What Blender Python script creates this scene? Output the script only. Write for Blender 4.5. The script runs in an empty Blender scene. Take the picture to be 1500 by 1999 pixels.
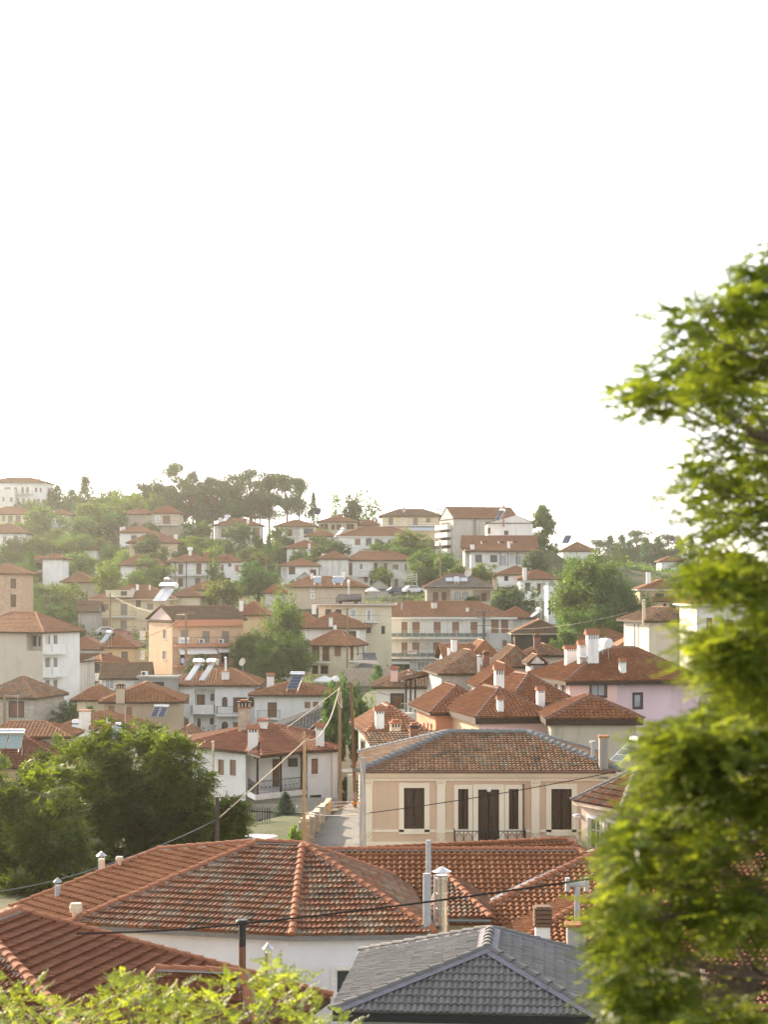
import bpy, math, random
import numpy as np
from mathutils import Vector
rd = math.radians
random.seed(11); RNG = np.random.default_rng(5)
SC = bpy.context.scene; COL = SC.collection
F, CX, YH, ZC = 3600., 750., 1150., 15.

# ---------------------------------------------------------------- camera, sky, sun, exposure
cam = bpy.data.cameras.new('camera'); camo = bpy.data.objects.new('camera', cam); COL.objects.link(camo)
camo.location = (0, 0, ZC); camo.rotation_euler = (rd(90), 0, 0)
cam.sensor_fit = 'VERTICAL'; cam.sensor_height = 36; cam.lens = F/1999*36
cam.shift_y = (YH-999.5)/1999; cam.clip_start = .5; cam.clip_end = 6000
cam.dof.use_dof = True; cam.dof.focus_distance = 85; cam.dof.aperture_fstop = 2.4
SC.camera = camo
SUN_AZ, SUN_EL = -36, 20          # degrees clockwise from +Y, and above the horizon
world = bpy.data.worlds.new('World'); SC.world = world; world.use_nodes = True
nt = world.node_tree; sky = nt.nodes.new('ShaderNodeTexSky'); sky.sky_type = 'NISHITA'; sky.sun_disc = False
sky.sun_elevation = rd(SUN_EL); sky.sun_rotation = rd(SUN_AZ); sky.air_density = 1.0; sky.dust_density = 1.5; sky.ozone_density = 1.0
bg = nt.nodes['Background']; bg.inputs['Strength'].default_value = .15
hs = nt.nodes.new('ShaderNodeHueSaturation'); hs.inputs['Saturation'].default_value = .28
nt.links.new(sky.outputs[0], hs.inputs['Color']); nt.links.new(hs.outputs[0], bg.inputs['Color'])
sl = bpy.data.lights.new('sun', 'SUN'); sl.energy = 4.4; sl.angle = rd(.5); sl.color = (1, .80, .56)
so = bpy.data.objects.new('sun', sl); COL.objects.link(so)
sd = Vector((math.sin(rd(SUN_AZ))*math.cos(rd(SUN_EL)), math.cos(rd(SUN_AZ))*math.cos(rd(SUN_EL)), math.sin(rd(SUN_EL))))
so.rotation_euler = sd.to_track_quat('Z', 'Y').to_euler(); so.location = (-60, 20, 80)
SC.view_settings.view_transform = 'Standard'; SC.view_settings.look = 'None'
SC.view_settings.exposure = 1.52; SC.view_settings.gamma = 1
HAZE = .000125
SC.cycles.volume_bounces = 1; SC.cycles.max_bounces = 6; SC.cycles.transparent_max_bounces = 8
SC.cycles.use_denoising = True

# ---------------------------------------------------------------- materials
MAT = {}
def newmat(name):
    m = bpy.data.materials.new(name); m.use_nodes = True; m.node_tree.nodes['Principled BSDF'].inputs['Specular IOR Level'].default_value = .2
    return m, m.node_tree, m.node_tree.nodes['Principled BSDF']
def rgb(c): return (c[0], c[1], c[2], 1)
def noise(t, scale, detail=4, vec=None, rough=.6):
    n = t.nodes.new('ShaderNodeTexNoise'); n.inputs['Scale'].default_value = scale
    n.inputs['Detail'].default_value = detail; n.inputs['Roughness'].default_value = rough
    if vec: t.links.new(vec, n.inputs['Vector'])
    return n.outputs['Fac']
def ramp(t, fac, stops):
    r = t.nodes.new('ShaderNodeValToRGB'); e = r.color_ramp.elements
    while len(e) < len(stops): e.new(.5)
    for el, (p, c) in zip(e, stops): el.position = p; el.color = rgb(c)
    t.links.new(fac, r.inputs[0]); return r.outputs[0]
def mix(t, fac, a, b, mode='MIX'):
    n = t.nodes.new('ShaderNodeMix'); n.data_type = 'RGBA'; n.blend_type = mode
    for s, x in ((0, fac), (6, a), (7, b)):
        if isinstance(x, (int, float)): n.inputs[s].default_value = x
        elif isinstance(x, tuple): n.inputs[s].default_value = rgb(x)
        else: t.links.new(x, n.inputs[s])
    return n.outputs[2]
def mth(t, op, a, b=None):
    n = t.nodes.new('ShaderNodeMath'); n.operation = op
    for i, x in enumerate((a, b)):
        if x is None: continue
        if isinstance(x, (int, float)): n.inputs[i].default_value = x
        else: t.links.new(x, n.inputs[i])
    return n.outputs[0]
def bump(t, h, strength, dist, bsdf):
    b = t.nodes.new('ShaderNodeBump'); b.inputs['Strength'].default_value = strength; b.inputs['Distance'].default_value = dist
    t.links.new(h, b.inputs['Height']); t.links.new(b.outputs[0], bsdf.inputs['Normal'])
def pos(t): return t.nodes.new('ShaderNodeNewGeometry').outputs['Position']
def scaled(t, v, s):
    n = t.nodes.new('ShaderNodeVectorMath'); n.operation = 'MULTIPLY'; t.links.new(v, n.inputs[0]); n.inputs[1].default_value = s
    return n.outputs[0]
def plaster(name, c, dirt=.35, stain=(.30, .25, .19)):
    if name in MAT: return MAT[name]
    m, t, b = newmat(name); p = pos(t)
    big = noise(t, .55, 5, p); st = noise(t, 1., 4, scaled(t, p, (1.7, 1.7, .12))); fine = noise(t, 9, 3, p)
    col = mix(t, ramp(t, big, [(.35, (0,)*3), (.75, (1,)*3)]), c, tuple(x*.86 for x in c))
    col = mix(t, mth(t, 'MULTIPLY', ramp(t, st, [(.52, (0,)*3), (.80, (1,)*3)]), dirt), col, stain)
    col = mix(t, mth(t, 'MULTIPLY', fine, .16), col, tuple(x*.6 for x in c))
    t.links.new(col, b.inputs['Base Color']); b.inputs['Roughness'].default_value = .88
    bump(t, fine, .25, .02, b); MAT[name] = m; return m
def plain(name, c, rough=.6, metal=0, ns=6, var=.25, coat=0):
    if name in MAT: return MAT[name]
    m, t, b = newmat(name); n = noise(t, ns, 4, pos(t))
    t.links.new(mix(t, n, tuple(x*(1-var) for x in c), tuple(min(1, x*(1+var)) for x in c)), b.inputs['Base Color'])
    b.inputs['Roughness'].default_value = rough; b.inputs['Metallic'].default_value = metal
    MAT[name] = m; return m
def wood(name, c):
    if name in MAT: return MAT[name]
    m, t, b = newmat(name); p = pos(t); n = noise(t, 1, 5, scaled(t, p, (14, 14, 1.2)))
    t.links.new(mix(t, n, tuple(x*.55 for x in c), tuple(x*1.4 for x in c)), b.inputs['Base Color']); b.inputs['Roughness'].default_value = .75
    bump(t, n, .3, .02, b); MAT[name] = m; return m
def glassm(name='window_glass', c=(.05, .06, .065)):
    if name in MAT: return MAT[name]
    m, t, b = newmat(name); n = noise(t, .8, 2, pos(t))
    t.links.new(mix(t, n, tuple(x*.5 for x in c), tuple(x*1.8 for x in c)), b.inputs['Base Color'])
    b.inputs['Roughness'].default_value = .08; b.inputs['Specular IOR Level'].default_value = .7; MAT[name] = m; return m
def stonem(name, c1, c2, scale=2.2, mortar=(.36, .33, .28)):
    if name in MAT: return MAT[name]
    m, t, b = newmat(name); p = pos(t)
    v = t.nodes.new('ShaderNodeTexVoronoi'); v.inputs['Scale'].default_value = scale; t.links.new(scaled(t, p, (1, 1, 1.7)), v.inputs['Vector'])
    e = t.nodes.new('ShaderNodeTexVoronoi'); e.feature = 'DISTANCE_TO_EDGE'; e.inputs['Scale'].default_value = scale; t.links.new(scaled(t, p, (1, 1, 1.7)), e.inputs['Vector'])
    sep = t.nodes.new('ShaderNodeSeparateColor'); t.links.new(v.outputs['Color'], sep.inputs[0])
    col = mix(t, sep.outputs[0], c1, c2); edge = ramp(t, e.outputs['Distance'], [(.02, (0,)*3), (.09, (1,)*3)])
    t.links.new(mix(t, edge, mortar, col), b.inputs['Base Color']); b.inputs['Roughness'].default_value = .9
    bump(t, edge, .5, .04, b); MAT[name] = m; return m
def rooftile(name, c1, c2, c3, patch=.0, patchc=(.20, .19, .17), roll_bump=False, rough=.8):
    """per-tile colours from the tile-unit UV, lichen and soot patches from noise"""
    if name in MAT: return MAT[name]
    m, t, b = newmat(name); uv = t.nodes.new('ShaderNodeUVMap').outputs[0]
    fl = t.nodes.new('ShaderNodeVectorMath'); fl.operation = 'FLOOR'; t.links.new(uv, fl.inputs[0])
    w = t.nodes.new('ShaderNodeTexWhiteNoise'); w.noise_dimensions = '2D'; t.links.new(fl.outputs[0], w.inputs['Vector'])
    col = ramp(t, w.outputs['Value'], [(0, c1), (.5, c2), (1, c3)])
    p = pos(t); big = noise(t, .45, 5, p); fine = noise(t, 7, 4, p)
    col = mix(t, mth(t, 'MULTIPLY', ramp(t, big, [(.35, (0,)*3), (.7, (1,)*3)]), .45), col, tuple(x*.55 for x in c2))
    col = mix(t, mth(t, 'MULTIPLY', fine, .35), col, tuple(x*.5 for x in c2))
    if patch > 0:
        w2 = t.nodes.new('ShaderNodeSeparateColor'); t.links.new(w.outputs['Color'], w2.inputs[0])
        pn = mth(t, 'ADD', noise(t, 1.1, 5, p, .75), mth(t, 'MULTIPLY', w2.outputs[1], .22))
        pcol = mix(t, ramp(t, noise(t, .8, 3, p), [(.42, (0,)*3), (.58, (1,)*3)]), tuple(x*.5 for x in patchc), tuple(min(1, x*1.45) for x in patchc))
        col = mix(t, ramp(t, pn, [(.80-patch*.4, (0,)*3), (.86-patch*.3, (.85,)*3)]), col, pcol)
    t.links.new(col, b.inputs['Base Color']); b.inputs['Roughness'].default_value = rough
    if roll_bump:
        sep = t.nodes.new('ShaderNodeSeparateXYZ'); t.links.new(uv, sep.inputs[0])
        s = mth(t, 'SINE', mth(t, 'MULTIPLY', sep.outputs[0], 2*math.pi)); bump(t, s, .55, .05, b)
    MAT[name] = m; return m
def leafm(name, c1, c2, tr=.45, vary=True):
    if name in MAT: return MAT[name]
    m, t, b = newmat(name); t.nodes.remove(b)
    oi = t.nodes.new('ShaderNodeObjectInfo'); gi = t.nodes.new('ShaderNodeNewGeometry')
    at = t.nodes.new('ShaderNodeAttribute'); at.attribute_name = 'clump'
    f = mth(t, 'ADD', mth(t, 'MULTIPLY', at.outputs['Fac'], .5), mth(t, 'MULTIPLY', gi.outputs['Random Per Island'], .5))
    col = mix(t, f, c1, c2)
    h = t.nodes.new('ShaderNodeHueSaturation'); t.links.new(col, h.inputs['Color'])
    if vary:
        t.links.new(mth(t, 'ADD', mth(t, 'MULTIPLY', oi.outputs['Random'], .03), .49), h.inputs['Hue'])
        t.links.new(mth(t, 'ADD', mth(t, 'MULTIPLY', oi.outputs['Random'], .5), .75), h.inputs['Value'])
    d = t.nodes.new('ShaderNodeBsdfDiffuse'); tl = t.nodes.new('ShaderNodeBsdfTranslucent'); g = t.nodes.new('ShaderNodeBsdfGlossy')
    g.inputs['Roughness'].default_value = .45
    t.links.new(h.outputs[0], d.inputs[0])
    tc = mix(t, .8, h.outputs[0], (1.6, 1.58, .45), 'MULTIPLY'); t.links.new(tc, tl.inputs[0])
    ms = t.nodes.new('ShaderNodeMixShader'); ms.inputs[0].default_value = tr; t.links.new(d.outputs[0], ms.inputs[1]); t.links.new(tl.outputs[0], ms.inputs[2])
    m2 = t.nodes.new('ShaderNodeMixShader'); m2.inputs[0].default_value = .04; t.links.new(ms.outputs[0], m2.inputs[1]); t.links.new(g.outputs[0], m2.inputs[2])
    t.links.new(m2.outputs[0], t.nodes['Material Output'].inputs[0]); MAT[name] = m; return m

WH = plaster('white_plaster', (.82, .81, .78), .32)
WH2 = plaster('worn_white_plaster', (.74, .72, .67), .75)
CREAM = plaster('cream_plaster', (.72, .64, .47), .3)
YEL = plaster('yellow_plaster', (.72, .60, .40), .4)
OCH = plaster('ochre_plaster', (.60, .44, .26), .4)
ORA = plaster('apricot_plaster', (.68, .46, .30), .35)
PINK = plaster('pink_plaster', (.80, .54, .48), .2)
LILAC = plaster('lilac_plaster', (.80, .60, .64), .45)
SALM = plaster('salmon_plaster', (.62, .27, .17), .2)
TAN = plaster('tan_plaster', (.52, .44, .34), .5)
GREYP = plaster('grey_render', (.44, .42, .38), .7)
BEIGE = plaster('beige_stucco', (.62, .465, .33), .16)
TRIM = plaster('cream_stucco_trim', (.80, .73, .57), .12)
CONC = plaster('concrete', (.36, .35, .32), .8, (.12, .11, .10))
BLUEG = plaster('bluish_plaster', (.50, .54, .58), .3)
STONE = stonem('rubble_stone', (.34, .31, .27), (.50, .45, .38), 2.4)
STONE2 = stonem('warm_rubble_stone', (.42, .30, .22), (.50, .42, .33), 3.5)
BRICK = stonem('old_brick', (.50, .26, .14), (.56, .42, .30), 3.0)
BROWN = wood('brown_wood', (.17, .085, .045)); DARKW = wood('dark_wood', (.055, .036, .026)); POLE = wood('pole_wood', (.26, .17, .10)); RUST = wood('rusty_wood', (.20, .10, .055))
OLIVE = wood('weathered_shutter', (.075, .052, .034))
ROLL = plain('roller_shutter_brown', (.26, .145, .085), .55, 0, 4, .2); ROLLG = plain('roller_shutter_grey', (.25, .22, .18), .55)
WFR = plain('white_frame', (.75, .74, .72), .5); DFR = plain('dark_frame', (.06, .05, .045), .5)
GLASS = glassm(); CURT = glassm('curtained_glass', (.30, .32, .34))
METAL = plain('galvanised_metal', (.55, .55, .54), .35, .9); STEEL = plain('polished_steel', (.75, .74, .72), .22, 1.0); IRON = plain('dark_iron', (.05, .05, .055), .5, .5)
GPIPE = plain('grey_pipe', (.36, .37, .38), .6); BPIPE = plain('beige_pipe', (.58, .48, .36), .6); BLACKM = plain('black_metal_and_opening_shade', (.025, .024, .024), .5)
PANEL = plain('solar_panel', (.045, .06, .11), .12, 0, 2); PANELW = plain('pale_and_reflecting_solar_glass', (.55, .58, .62), .15, 0, 2)
TERRA = plain('terracotta', (.31, .125, .065), .8, 0, 5, .3); MORT = plain('mortar', (.24, .21, .185), .9, 0, 5, .3); LMORT = plain('lilac_mortar', (.20, .185, .21), .9, 0, 4, .25)
GREYC = plain('dark_grey_tile', (.13, .125, .12), .6, 0, 5, .3)
AWN = plain('white_canvas', (.80, .79, .76), .8); GUT = plain('gutter_metal', (.20, .20, .20), .5, .3)
T_NEW = rooftile('new_orange_tiles', (0.237, 0.089, 0.037), (0.278, 0.110, 0.045), (0.329, 0.143, 0.061), .12, (0.119, 0.083, 0.046))
T_MAIN = rooftile('weathered_red_tiles', (0.187, 0.072, 0.035), (0.234, 0.092, 0.045), (0.290, 0.128, 0.066), .56, (0.160, 0.128, 0.090))
T_RED = rooftile('deep_red_tiles', (0.153, 0.052, 0.026), (0.177, 0.058, 0.028), (0.201, 0.071, 0.034), .12, (0.104, 0.063, 0.037))
T_OLD = rooftile('old_mossy_tiles', (0.187, 0.096, 0.052), (0.285, 0.155, 0.085), (0.373, 0.235, 0.139), .42, (0.147, 0.138, 0.103))
T_MID = rooftile('sunburnt_tiles', (0.256, 0.107, 0.049), (0.315, 0.137, 0.061), (0.373, 0.182, 0.085), .25, (0.158, 0.107, 0.067))
T_FAR = rooftile('far_orange_tiles', (0.275, 0.126, 0.063), (0.323, 0.155, 0.074), (0.364, 0.186, 0.094), .25, (0.176, 0.128, 0.081), roll_bump=True)
T_BRN = rooftile('brown_tiles', (0.158, 0.096, 0.054), (0.196, 0.118, 0.064), (0.235, 0.144, 0.081), .3, (0.127, 0.107, 0.071), roll_bump=True)
T_GREY = rooftile('grey_concrete_tiles', (.15, .145, .138), (.178, .172, .163), (.21, .20, .19), .12, rough=.6)
T_GFAR = rooftile('grey_far_tiles', (.10, .10, .095), (.125, .12, .115), (.155, .15, .14), .15)
T_GBR = rooftile('greybrown_tiles', (.20, .165, .14), (.235, .20, .17), (.27, .23, .20), .2, roll_bump=True)

# ---------------------------------------------------------------- mesh building
def V(x, y, z): return Vector((x, y, z))
def at(px, py, D): return V((px-CX)/F*D, D, ZC+(YH-py)/F*D)
class MB:
    def __init__(s): s.v = []; s.f = []; s.m = []; s.uv = {}
    def add(s, vs, fs, mat=0, uvs=None):
        o = len(s.v); s.v.extend([tuple(p) for p in vs]); k = len(s.f)
        for i, f in enumerate(fs):
            s.f.append([o+j for j in f]); s.m.append(mat)
            if uvs is not None: s.uv[k+i] = uvs[i]
        return s
    def quad(s, a, b, c, d, mat=0): return s.add([a, b, c, d], [(0, 1, 2, 3)], mat)
    def obox(s, o, ax, ay, az, mat=0):
        o, ax, ay, az = Vector(o), Vector(ax), Vector(ay), Vector(az)
        p = [o, o+ax, o+ax+ay, o+ay]; p += [q+az for q in p]
        return s.add(p, [(3, 2, 1, 0), (4, 5, 6, 7), (0, 1, 5, 4), (1, 2, 6, 5), (2, 3, 7, 6), (3, 0, 4, 7)], mat)
    def cbox(s, c, sx, sy, sz, mat=0, yaw=0):      # centre of the base
        a = V(math.cos(yaw), math.sin(yaw), 0); b = V(-math.sin(yaw), math.cos(yaw), 0)
        return s.obox(Vector(c)-a*sx/2-b*sy/2, a*sx, b*sy, V(0, 0, sz), mat)
    def tube(s, pts, r, n=8, mat=0, caps=True):
        pts = [Vector(p) for p in pts]; rs = r if isinstance(r, (list, tuple)) else [r]*len(pts); vs = []; fs = []
        for i, p in enumerate(pts):
            d = (pts[min(i+1, len(pts)-1)]-pts[max(i-1, 0)]).normalized()
            a = d.cross(V(0, 0, 1) if abs(d.z) < .9 else V(1, 0, 0)).normalized(); b = d.cross(a)
            for k in range(n):
                t = 2*math.pi*k/n; vs.append(p+(a*math.cos(t)+b*math.sin(t))*rs[i])
        for i in range(len(pts)-1):
            for k in range(n):
                fs.append((i*n+k, i*n+(k+1) % n, (i+1)*n+(k+1) % n, (i+1)*n+k))
        if caps: fs.append(tuple(range(n))[::-1]); fs.append(tuple(range((len(pts)-1)*n, len(pts)*n)))
        return s.add(vs, fs, mat)
    def bar(s, a, b, t, mat=0): return s.tube([a, b], t, 4, mat)
    def build(s, name, mats, parent=None, base=None, smooth=False, attr=None):
        if not isinstance(mats, (list, tuple)): mats = [mats]
        b = Vector(base) if base is not None else (Vector(parent['_b']) if parent is not None else V(0, 0, 0))
        me = bpy.data.meshes.new(name)
        me.from_pydata([(x-b.x, y-b.y, z-b.z) for x, y, z in s.v], [], s.f)
        for m in mats: me.materials.append(m)
        if len(mats) > 1: me.polygons.foreach_set('material_index', s.m)
        if s.uv:
            lay = me.uv_layers.new(name='UVMap'); flat = []
            for i, f in enumerate(s.f):
                u = s.uv.get(i)
                for j in range(len(f)): flat.extend(u[j] if u else (0, 0))
            lay.data.foreach_set('uv', flat)
        if attr is not None:
            a = me.attributes.new('clump', 'FLOAT', 'FACE'); a.data.foreach_set('value', attr)
        if smooth: me.polygons.foreach_set('use_smooth', [True]*len(s.f))
        me.update()
        o = bpy.data.objects.new(name, me); COL.objects.link(o)
        if parent is not None: o.parent = parent; o['_b'] = list(b)
        else: o.location = b; o['_b'] = list(b)
        return o
def tag(o, label, cat, group=None, kind=None):
    if label: o['label'] = label
    if cat: o['category'] = cat
    if group: o['group'] = group
    if kind: o['kind'] = kind
    return o
def empty(name, loc, label, cat, group=None):
    o = bpy.data.objects.new(name, None); COL.objects.link(o); o.location = loc; o['_b'] = list(loc); o.empty_display_size = .3
    return tag(o, label, cat, group)
def copy_tree(o, parent=None):
    c = o.copy(); COL.objects.link(c)
    if parent is not None: c.parent = parent
    for ch in list(o.children): copy_tree(ch, c)
    return c

# ---------------------------------------------------------------- roofs
PROF = {0: [0, .12, .26, .42, .58, .74, .88], 1: [0, .25, .5, .75], 2: [0, .5], 3: None}
def hprof(t): return max(0., math.sin(math.pi*min(1, max(0, (t-.12)/.76))))**.8 if .12 <= t <= .88 else 0.
def tile_face(mb, pts, row=.36, roll=.24, lod=1, amp=.05, lift=.055, mat=0):
    P = []
    for p in pts:
        if not P or (Vector(p)-P[-1]).length > 1e-3: P.append(Vector(p))
    if (P[0]-P[-1]).length < 1e-3: P.pop()
    if len(P) < 3: return
    u = (P[1]-P[0]).normalized(); n = u.cross(P[2]-P[0]).normalized(); v = n.cross(u)
    q = [((p-P[0]).dot(u), (p-P[0]).dot(v)) for p in P]; vm = max(b for a, b in q)
    def rng(y):
        xs = []
        for i in range(len(q)):
            (a0, b0), (a1, b1) = q[i], q[(i+1) % len(q)]
            if (b0-y)*(b1-y) <= 0 and abs(b1-b0) > 1e-9: xs.append(a0+(a1-a0)*(y-b0)/(b1-b0))
        return (min(xs), max(xs)) if xs else (0, 0)
    prof = PROF[lod]; nr = max(1, int(math.ceil(vm/row-.02)))
    p0 = np.array(P[0]); un, vn, nn = np.array(u), np.array(v), np.array(n)
    for k in range(nr):
        vb = k*row; vt = min(vb+row, vm); b0, b1 = rng(min(vb+1e-4, vm-2e-4)); t0, t1 = rng(vt-1e-4)
        lo, hi = min(b0, t0), max(b1, t1)
        if hi-lo < .02: continue
        if prof is None: us = np.linspace(lo, hi, max(2, int((hi-lo)/3)+1)); hh = np.zeros(len(us)); jit = hh
        else:
            i0, i1 = int(math.floor(lo/roll)), int(math.ceil(hi/roll))
            idx = np.repeat(np.arange(i0, i1+1), len(prof)); us = idx*roll+np.tile(prof, i1-i0+1)*roll
            hh = amp*np.tile([hprof(t) for t in prof], i1-i0+1)
            jit = RNG.normal(0, .007 if lod < 2 else .004, i1-i0+2)[idx-i0]
        jv = 0 if prof is None else (RNG.normal(0, .008, len(us)) if lod == 0 else 0)
        ub = np.clip(us, b0, b1); ut = np.clip(us, t0, t1); m = len(us)
        A = p0+ub[:, None]*un+vb*vn+(hh*.3)[:, None]*nn-(.03)*nn
        B = p0+ub[:, None]*un+(vb-.02+jv*np.ones(m))[:, None]*vn+(hh+lift+jit)[:, None]*nn
        C = p0+ut[:, None]*un+vt*vn+(hh+.012)[:, None]*nn
        vs = np.concatenate([A, B, C]).tolist(); fs = []; uvs = []
        ul = us/roll
        for j in range(m-1):
            if us[j+1] <= lo or us[j] >= hi: continue
            x0 = math.floor(ul[j]+1e-6)+.1; x1 = x0+.8
            if prof is None or True: x0, x1 = ul[j]+1e-4, ul[j+1]-1e-4
            fs.append((j, j+1, m+j+1, m+j)); uvs.append(((x0, k+.1), (x1, k+.1), (x1, k+.2), (x0, k+.2)))
            fs.append((m+j, m+j+1, 2*m+j+1, 2*m+j)); uvs.append(((x0, k+.2), (x1, k+.2), (x1, k+.9), (x0, k+.9)))
        mb.add(vs, fs, mat, uvs)
def ridge_caps(mb, a, b, lod, r=.13, mat=0, mort=1, mw=1.75):
    a, b = Vector(a), Vector(b); d = b-a; L = d.length
    if L < .2: return
    d.normalize(); s = d.cross(V(0, 0, 1)).normalized(); up = s.cross(d)
    if lod >= 2:
        vs = []; 
        for p in (a, b):
            for t in range(5):
                g = math.pi*t/4; vs.append(p+s*math.cos(g)*r+up*(math.sin(g)*r*.8+.02))
        mb.add(vs, [(i, i+1, i+6, i+5) for i in range(4)]+[(0, 1, 2, 3, 4), (9, 8, 7, 6, 5)], mat); return
    step = .40; n = max(1, int(L/step)); st = L/n
    if mort is not None:
        for sg in (-1, 1):
            mb.add([a+s*sg*r*.3+up*.075, a+s*sg*r*mw-up*.0, b+s*sg*r*mw-up*.0, b+s*sg*r*.3+up*.075], [(0, 1, 2, 3)], mort)
    for i in range(n):
        p = a+d*(i*st-.05); q = a+d*((i+1)*st+.03); vs = []; r0, r1 = r*1.12, r*.9
        w = random.uniform(-.012, .012)
        for pp, rr, h in ((p, r0, .045), (q, r1, .02)):
            for t in range(7):
                g = math.pi*t/6; vs.append(pp+s*(math.cos(g)*rr+w)+up*(math.sin(g)*rr*.85+h))
        mb.add(vs, [(k, k+1, k+8, k+7) for k in range(6)]+[tuple(range(7)), tuple(range(13, 6, -1))], mat)
SIGHT = []      # (px0, px1, D, base py): the ground in front must not hide a house base
ANCH = []      # ground anchors (x, y, z)
# ---------------------------------------------------------------- houses
def lodfor(D): return 0 if D < 82 else 1 if D < 135 else 2 if D < 210 else 3
class Face:
    """one wall plane: p = lower left corner seen from outside, u = direction to the right"""
    def __init__(s, p, u, w, z0, z1): s.p, s.u, s.w, s.z0, s.z1 = p, u, w, z0, z1; s.n = V(u.y, -u.x, 0); s.holes = []
    def hit(s, px, py, off=0):
        a = (px-CX)/F; p = s.p-s.n*off; den = a*s.n.x+s.n.y
        t = (p.x*s.n.x+p.y*s.n.y)/den; P = V(a*t, t, 0)
        return (P-V(p.x, p.y, 0)).dot(s.u), ZC+(YH-py)/F*t
    def rect(s, x0, y0, x1, y1, off=0):
        l0, za = s.hit(x0, y0, off); l1, zb = s.hit(x1, y1, off)
        return min(l0, l1), min(za, zb), max(l0, l1), max(za, zb)
    def P(s, l, z, out=0): return V(s.p.x, s.p.y, 0)+s.u*l+s.n*out+V(0, 0, z)
KIND = {'s': ('window', ROLL, None), 'S': ('window', ROLL, WFR), 'g': ('window', GLASS, WFR), 'b': ('window', GLASS, DFR), 'w': ('window', CURT, WFR), 'k': ('window', CURT, DFR),
        'd': ('door', BROWN, None), 'e': ('window', ROLLG, None), 'h': ('opening', BLACKM, None), 'o': ('window', OLIVE, TRIM), 'O': ('door', OLIVE, TRIM),  # opening: a black panel painted for the shade inside
        'G': ('garage_door', AWN, None), 'r': ('window', SALM, None), 'm': ('window', BROWN, DFR)}
class House:
    def __init__(s, name, label, cat='house', group=None): s.name, s.label, s.cat, s.group, s.e = name, label, cat, group, None; s.roofs = []; s.faces = {}
    def base(s, p):
        if s.e is None: s.e = empty(s.name, p, s.label, s.cat, s.group)
    def block(s, x0, x1, D, ye, yb, dep, yaw=0, wall=WH, roof=None, rm=None, F_=(), L=(), R_=(), under=7, lod=None, fm=None, anchor=True, plinth=None):
        y = rd(yaw); u = V(math.cos(y), math.sin(y), 0); sd_ = V(-math.sin(y), math.cos(y), 0)
        p0 = V((x0-CX)/F*D, D, 0); a1 = (x1-CX)/F; w = (a1*p0.y-p0.x)/(u.x-a1*u.y)
        z1 = ZC+(YH-ye)/F*D; z0 = ZC+(YH-yb)/F*D; zb = z0-under
        ctr = p0+u*w/2+sd_*dep/2
        s.base(V(ctr.x, ctr.y, z0)); s.D = D; s.u, s.sd, s.p0, s.w, s.dep, s.z1, s.z0 = u, sd_, p0, w, dep, z1, z0
        if under > 0 and D > 100: SIGHT.append((x0-8, x1+8, D, yb))
        if anchor: ANCH.append((ctr.x, ctr.y, z0)); ANCH.append((p0.x+u.x*w/2, p0.y, z0))
        fc = {'F': Face(p0, u, w, zb, z1), 'L': Face(p0+sd_*dep, -sd_, dep, zb, z1), 'R': Face(p0+u*w, sd_, dep, zb, z1), 'B': Face(p0+u*w+sd_*dep, -u, w, zb, z1)}
        s.faces = fc
        for k, lst in (('F', F_), ('L', L), ('R', R_)):
            for it in lst: s.window(fc[k], *it)
        mb = MB()
        wm = wall if isinstance(wall, dict) else {k: wall for k in fc}; wl = list(dict.fromkeys(wm.values())); wl.sort(key=lambda m_: m_ is not wm['F'])
        for k, f in fc.items():
            n0 = len(mb.f); s.wallface(mb, f); mb.m[n0:] = [wl.index(wm[k])]*(len(mb.f)-n0)
        lod = lodfor(D) if lod is None else lod
        if roof: s.roof(roof, rm or T_FAR, mb, lod, fm)
        s.wallobj = mb.build('wall', wl, s.e)
        return s
    def wallface(s, mb, f):
        hs = [h for h in f.holes if h[0] < h[2] and h[1] < h[3]]
        xs = sorted({0, f.w} | {min(max(v, 0), f.w) for h in hs for v in (h[0], h[2])}); zs = sorted({f.z0, f.z1} | {min(max(v, f.z0), f.z1) for h in hs for v in (h[1], h[3])})
        for i in range(len(xs)-1):
            for j in range(len(zs)-1):
                cx, cz = (xs[i]+xs[i+1])/2, (zs[j]+zs[j+1])/2
                if any(h[0] < cx < h[2] and h[1] < cz < h[3] for h in hs): continue
                mb.quad(f.P(xs[i], zs[j]), f.P(xs[i+1], zs[j]), f.P(xs[i+1], zs[j+1]), f.P(xs[i], zs[j+1]))
        for (a, b, c, d, dp, back) in hs:
            a, c = max(a, 0), min(c, f.w)
            e = [f.P(a, b), f.P(c, b), f.P(c, d), f.P(a, d)]; g = [f.P(a, b, -dp), f.P(c, b, -dp), f.P(c, d, -dp), f.P(a, d, -dp)]
            for k in range(4): mb.quad(e[k], e[(k+1) % 4], g[(k+1) % 4], g[k])
            if back: mb.quad(*g)
    def window(s, f, x0, y0, x1, y1, kind, dp=None, inner=()):
        if kind == 'l':
            dp = dp or 1.5; r = f.rect(x0, y0, x1, y1); f.holes.append(r+(dp, True))
            for it in inner: s.panelwin(f, f.rect(*it[:4], dp), it[4], -dp)
            return
        if kind == 'a':
            s.archwin(f, f.rect(x0, y0, x1, y1), 0); return
        r = f.rect(x0, y0, x1, y1); dp = dp or .16; f.holes.append(r+(dp, False)); s.panelwin(f, r, kind, -dp+.03)
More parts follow.
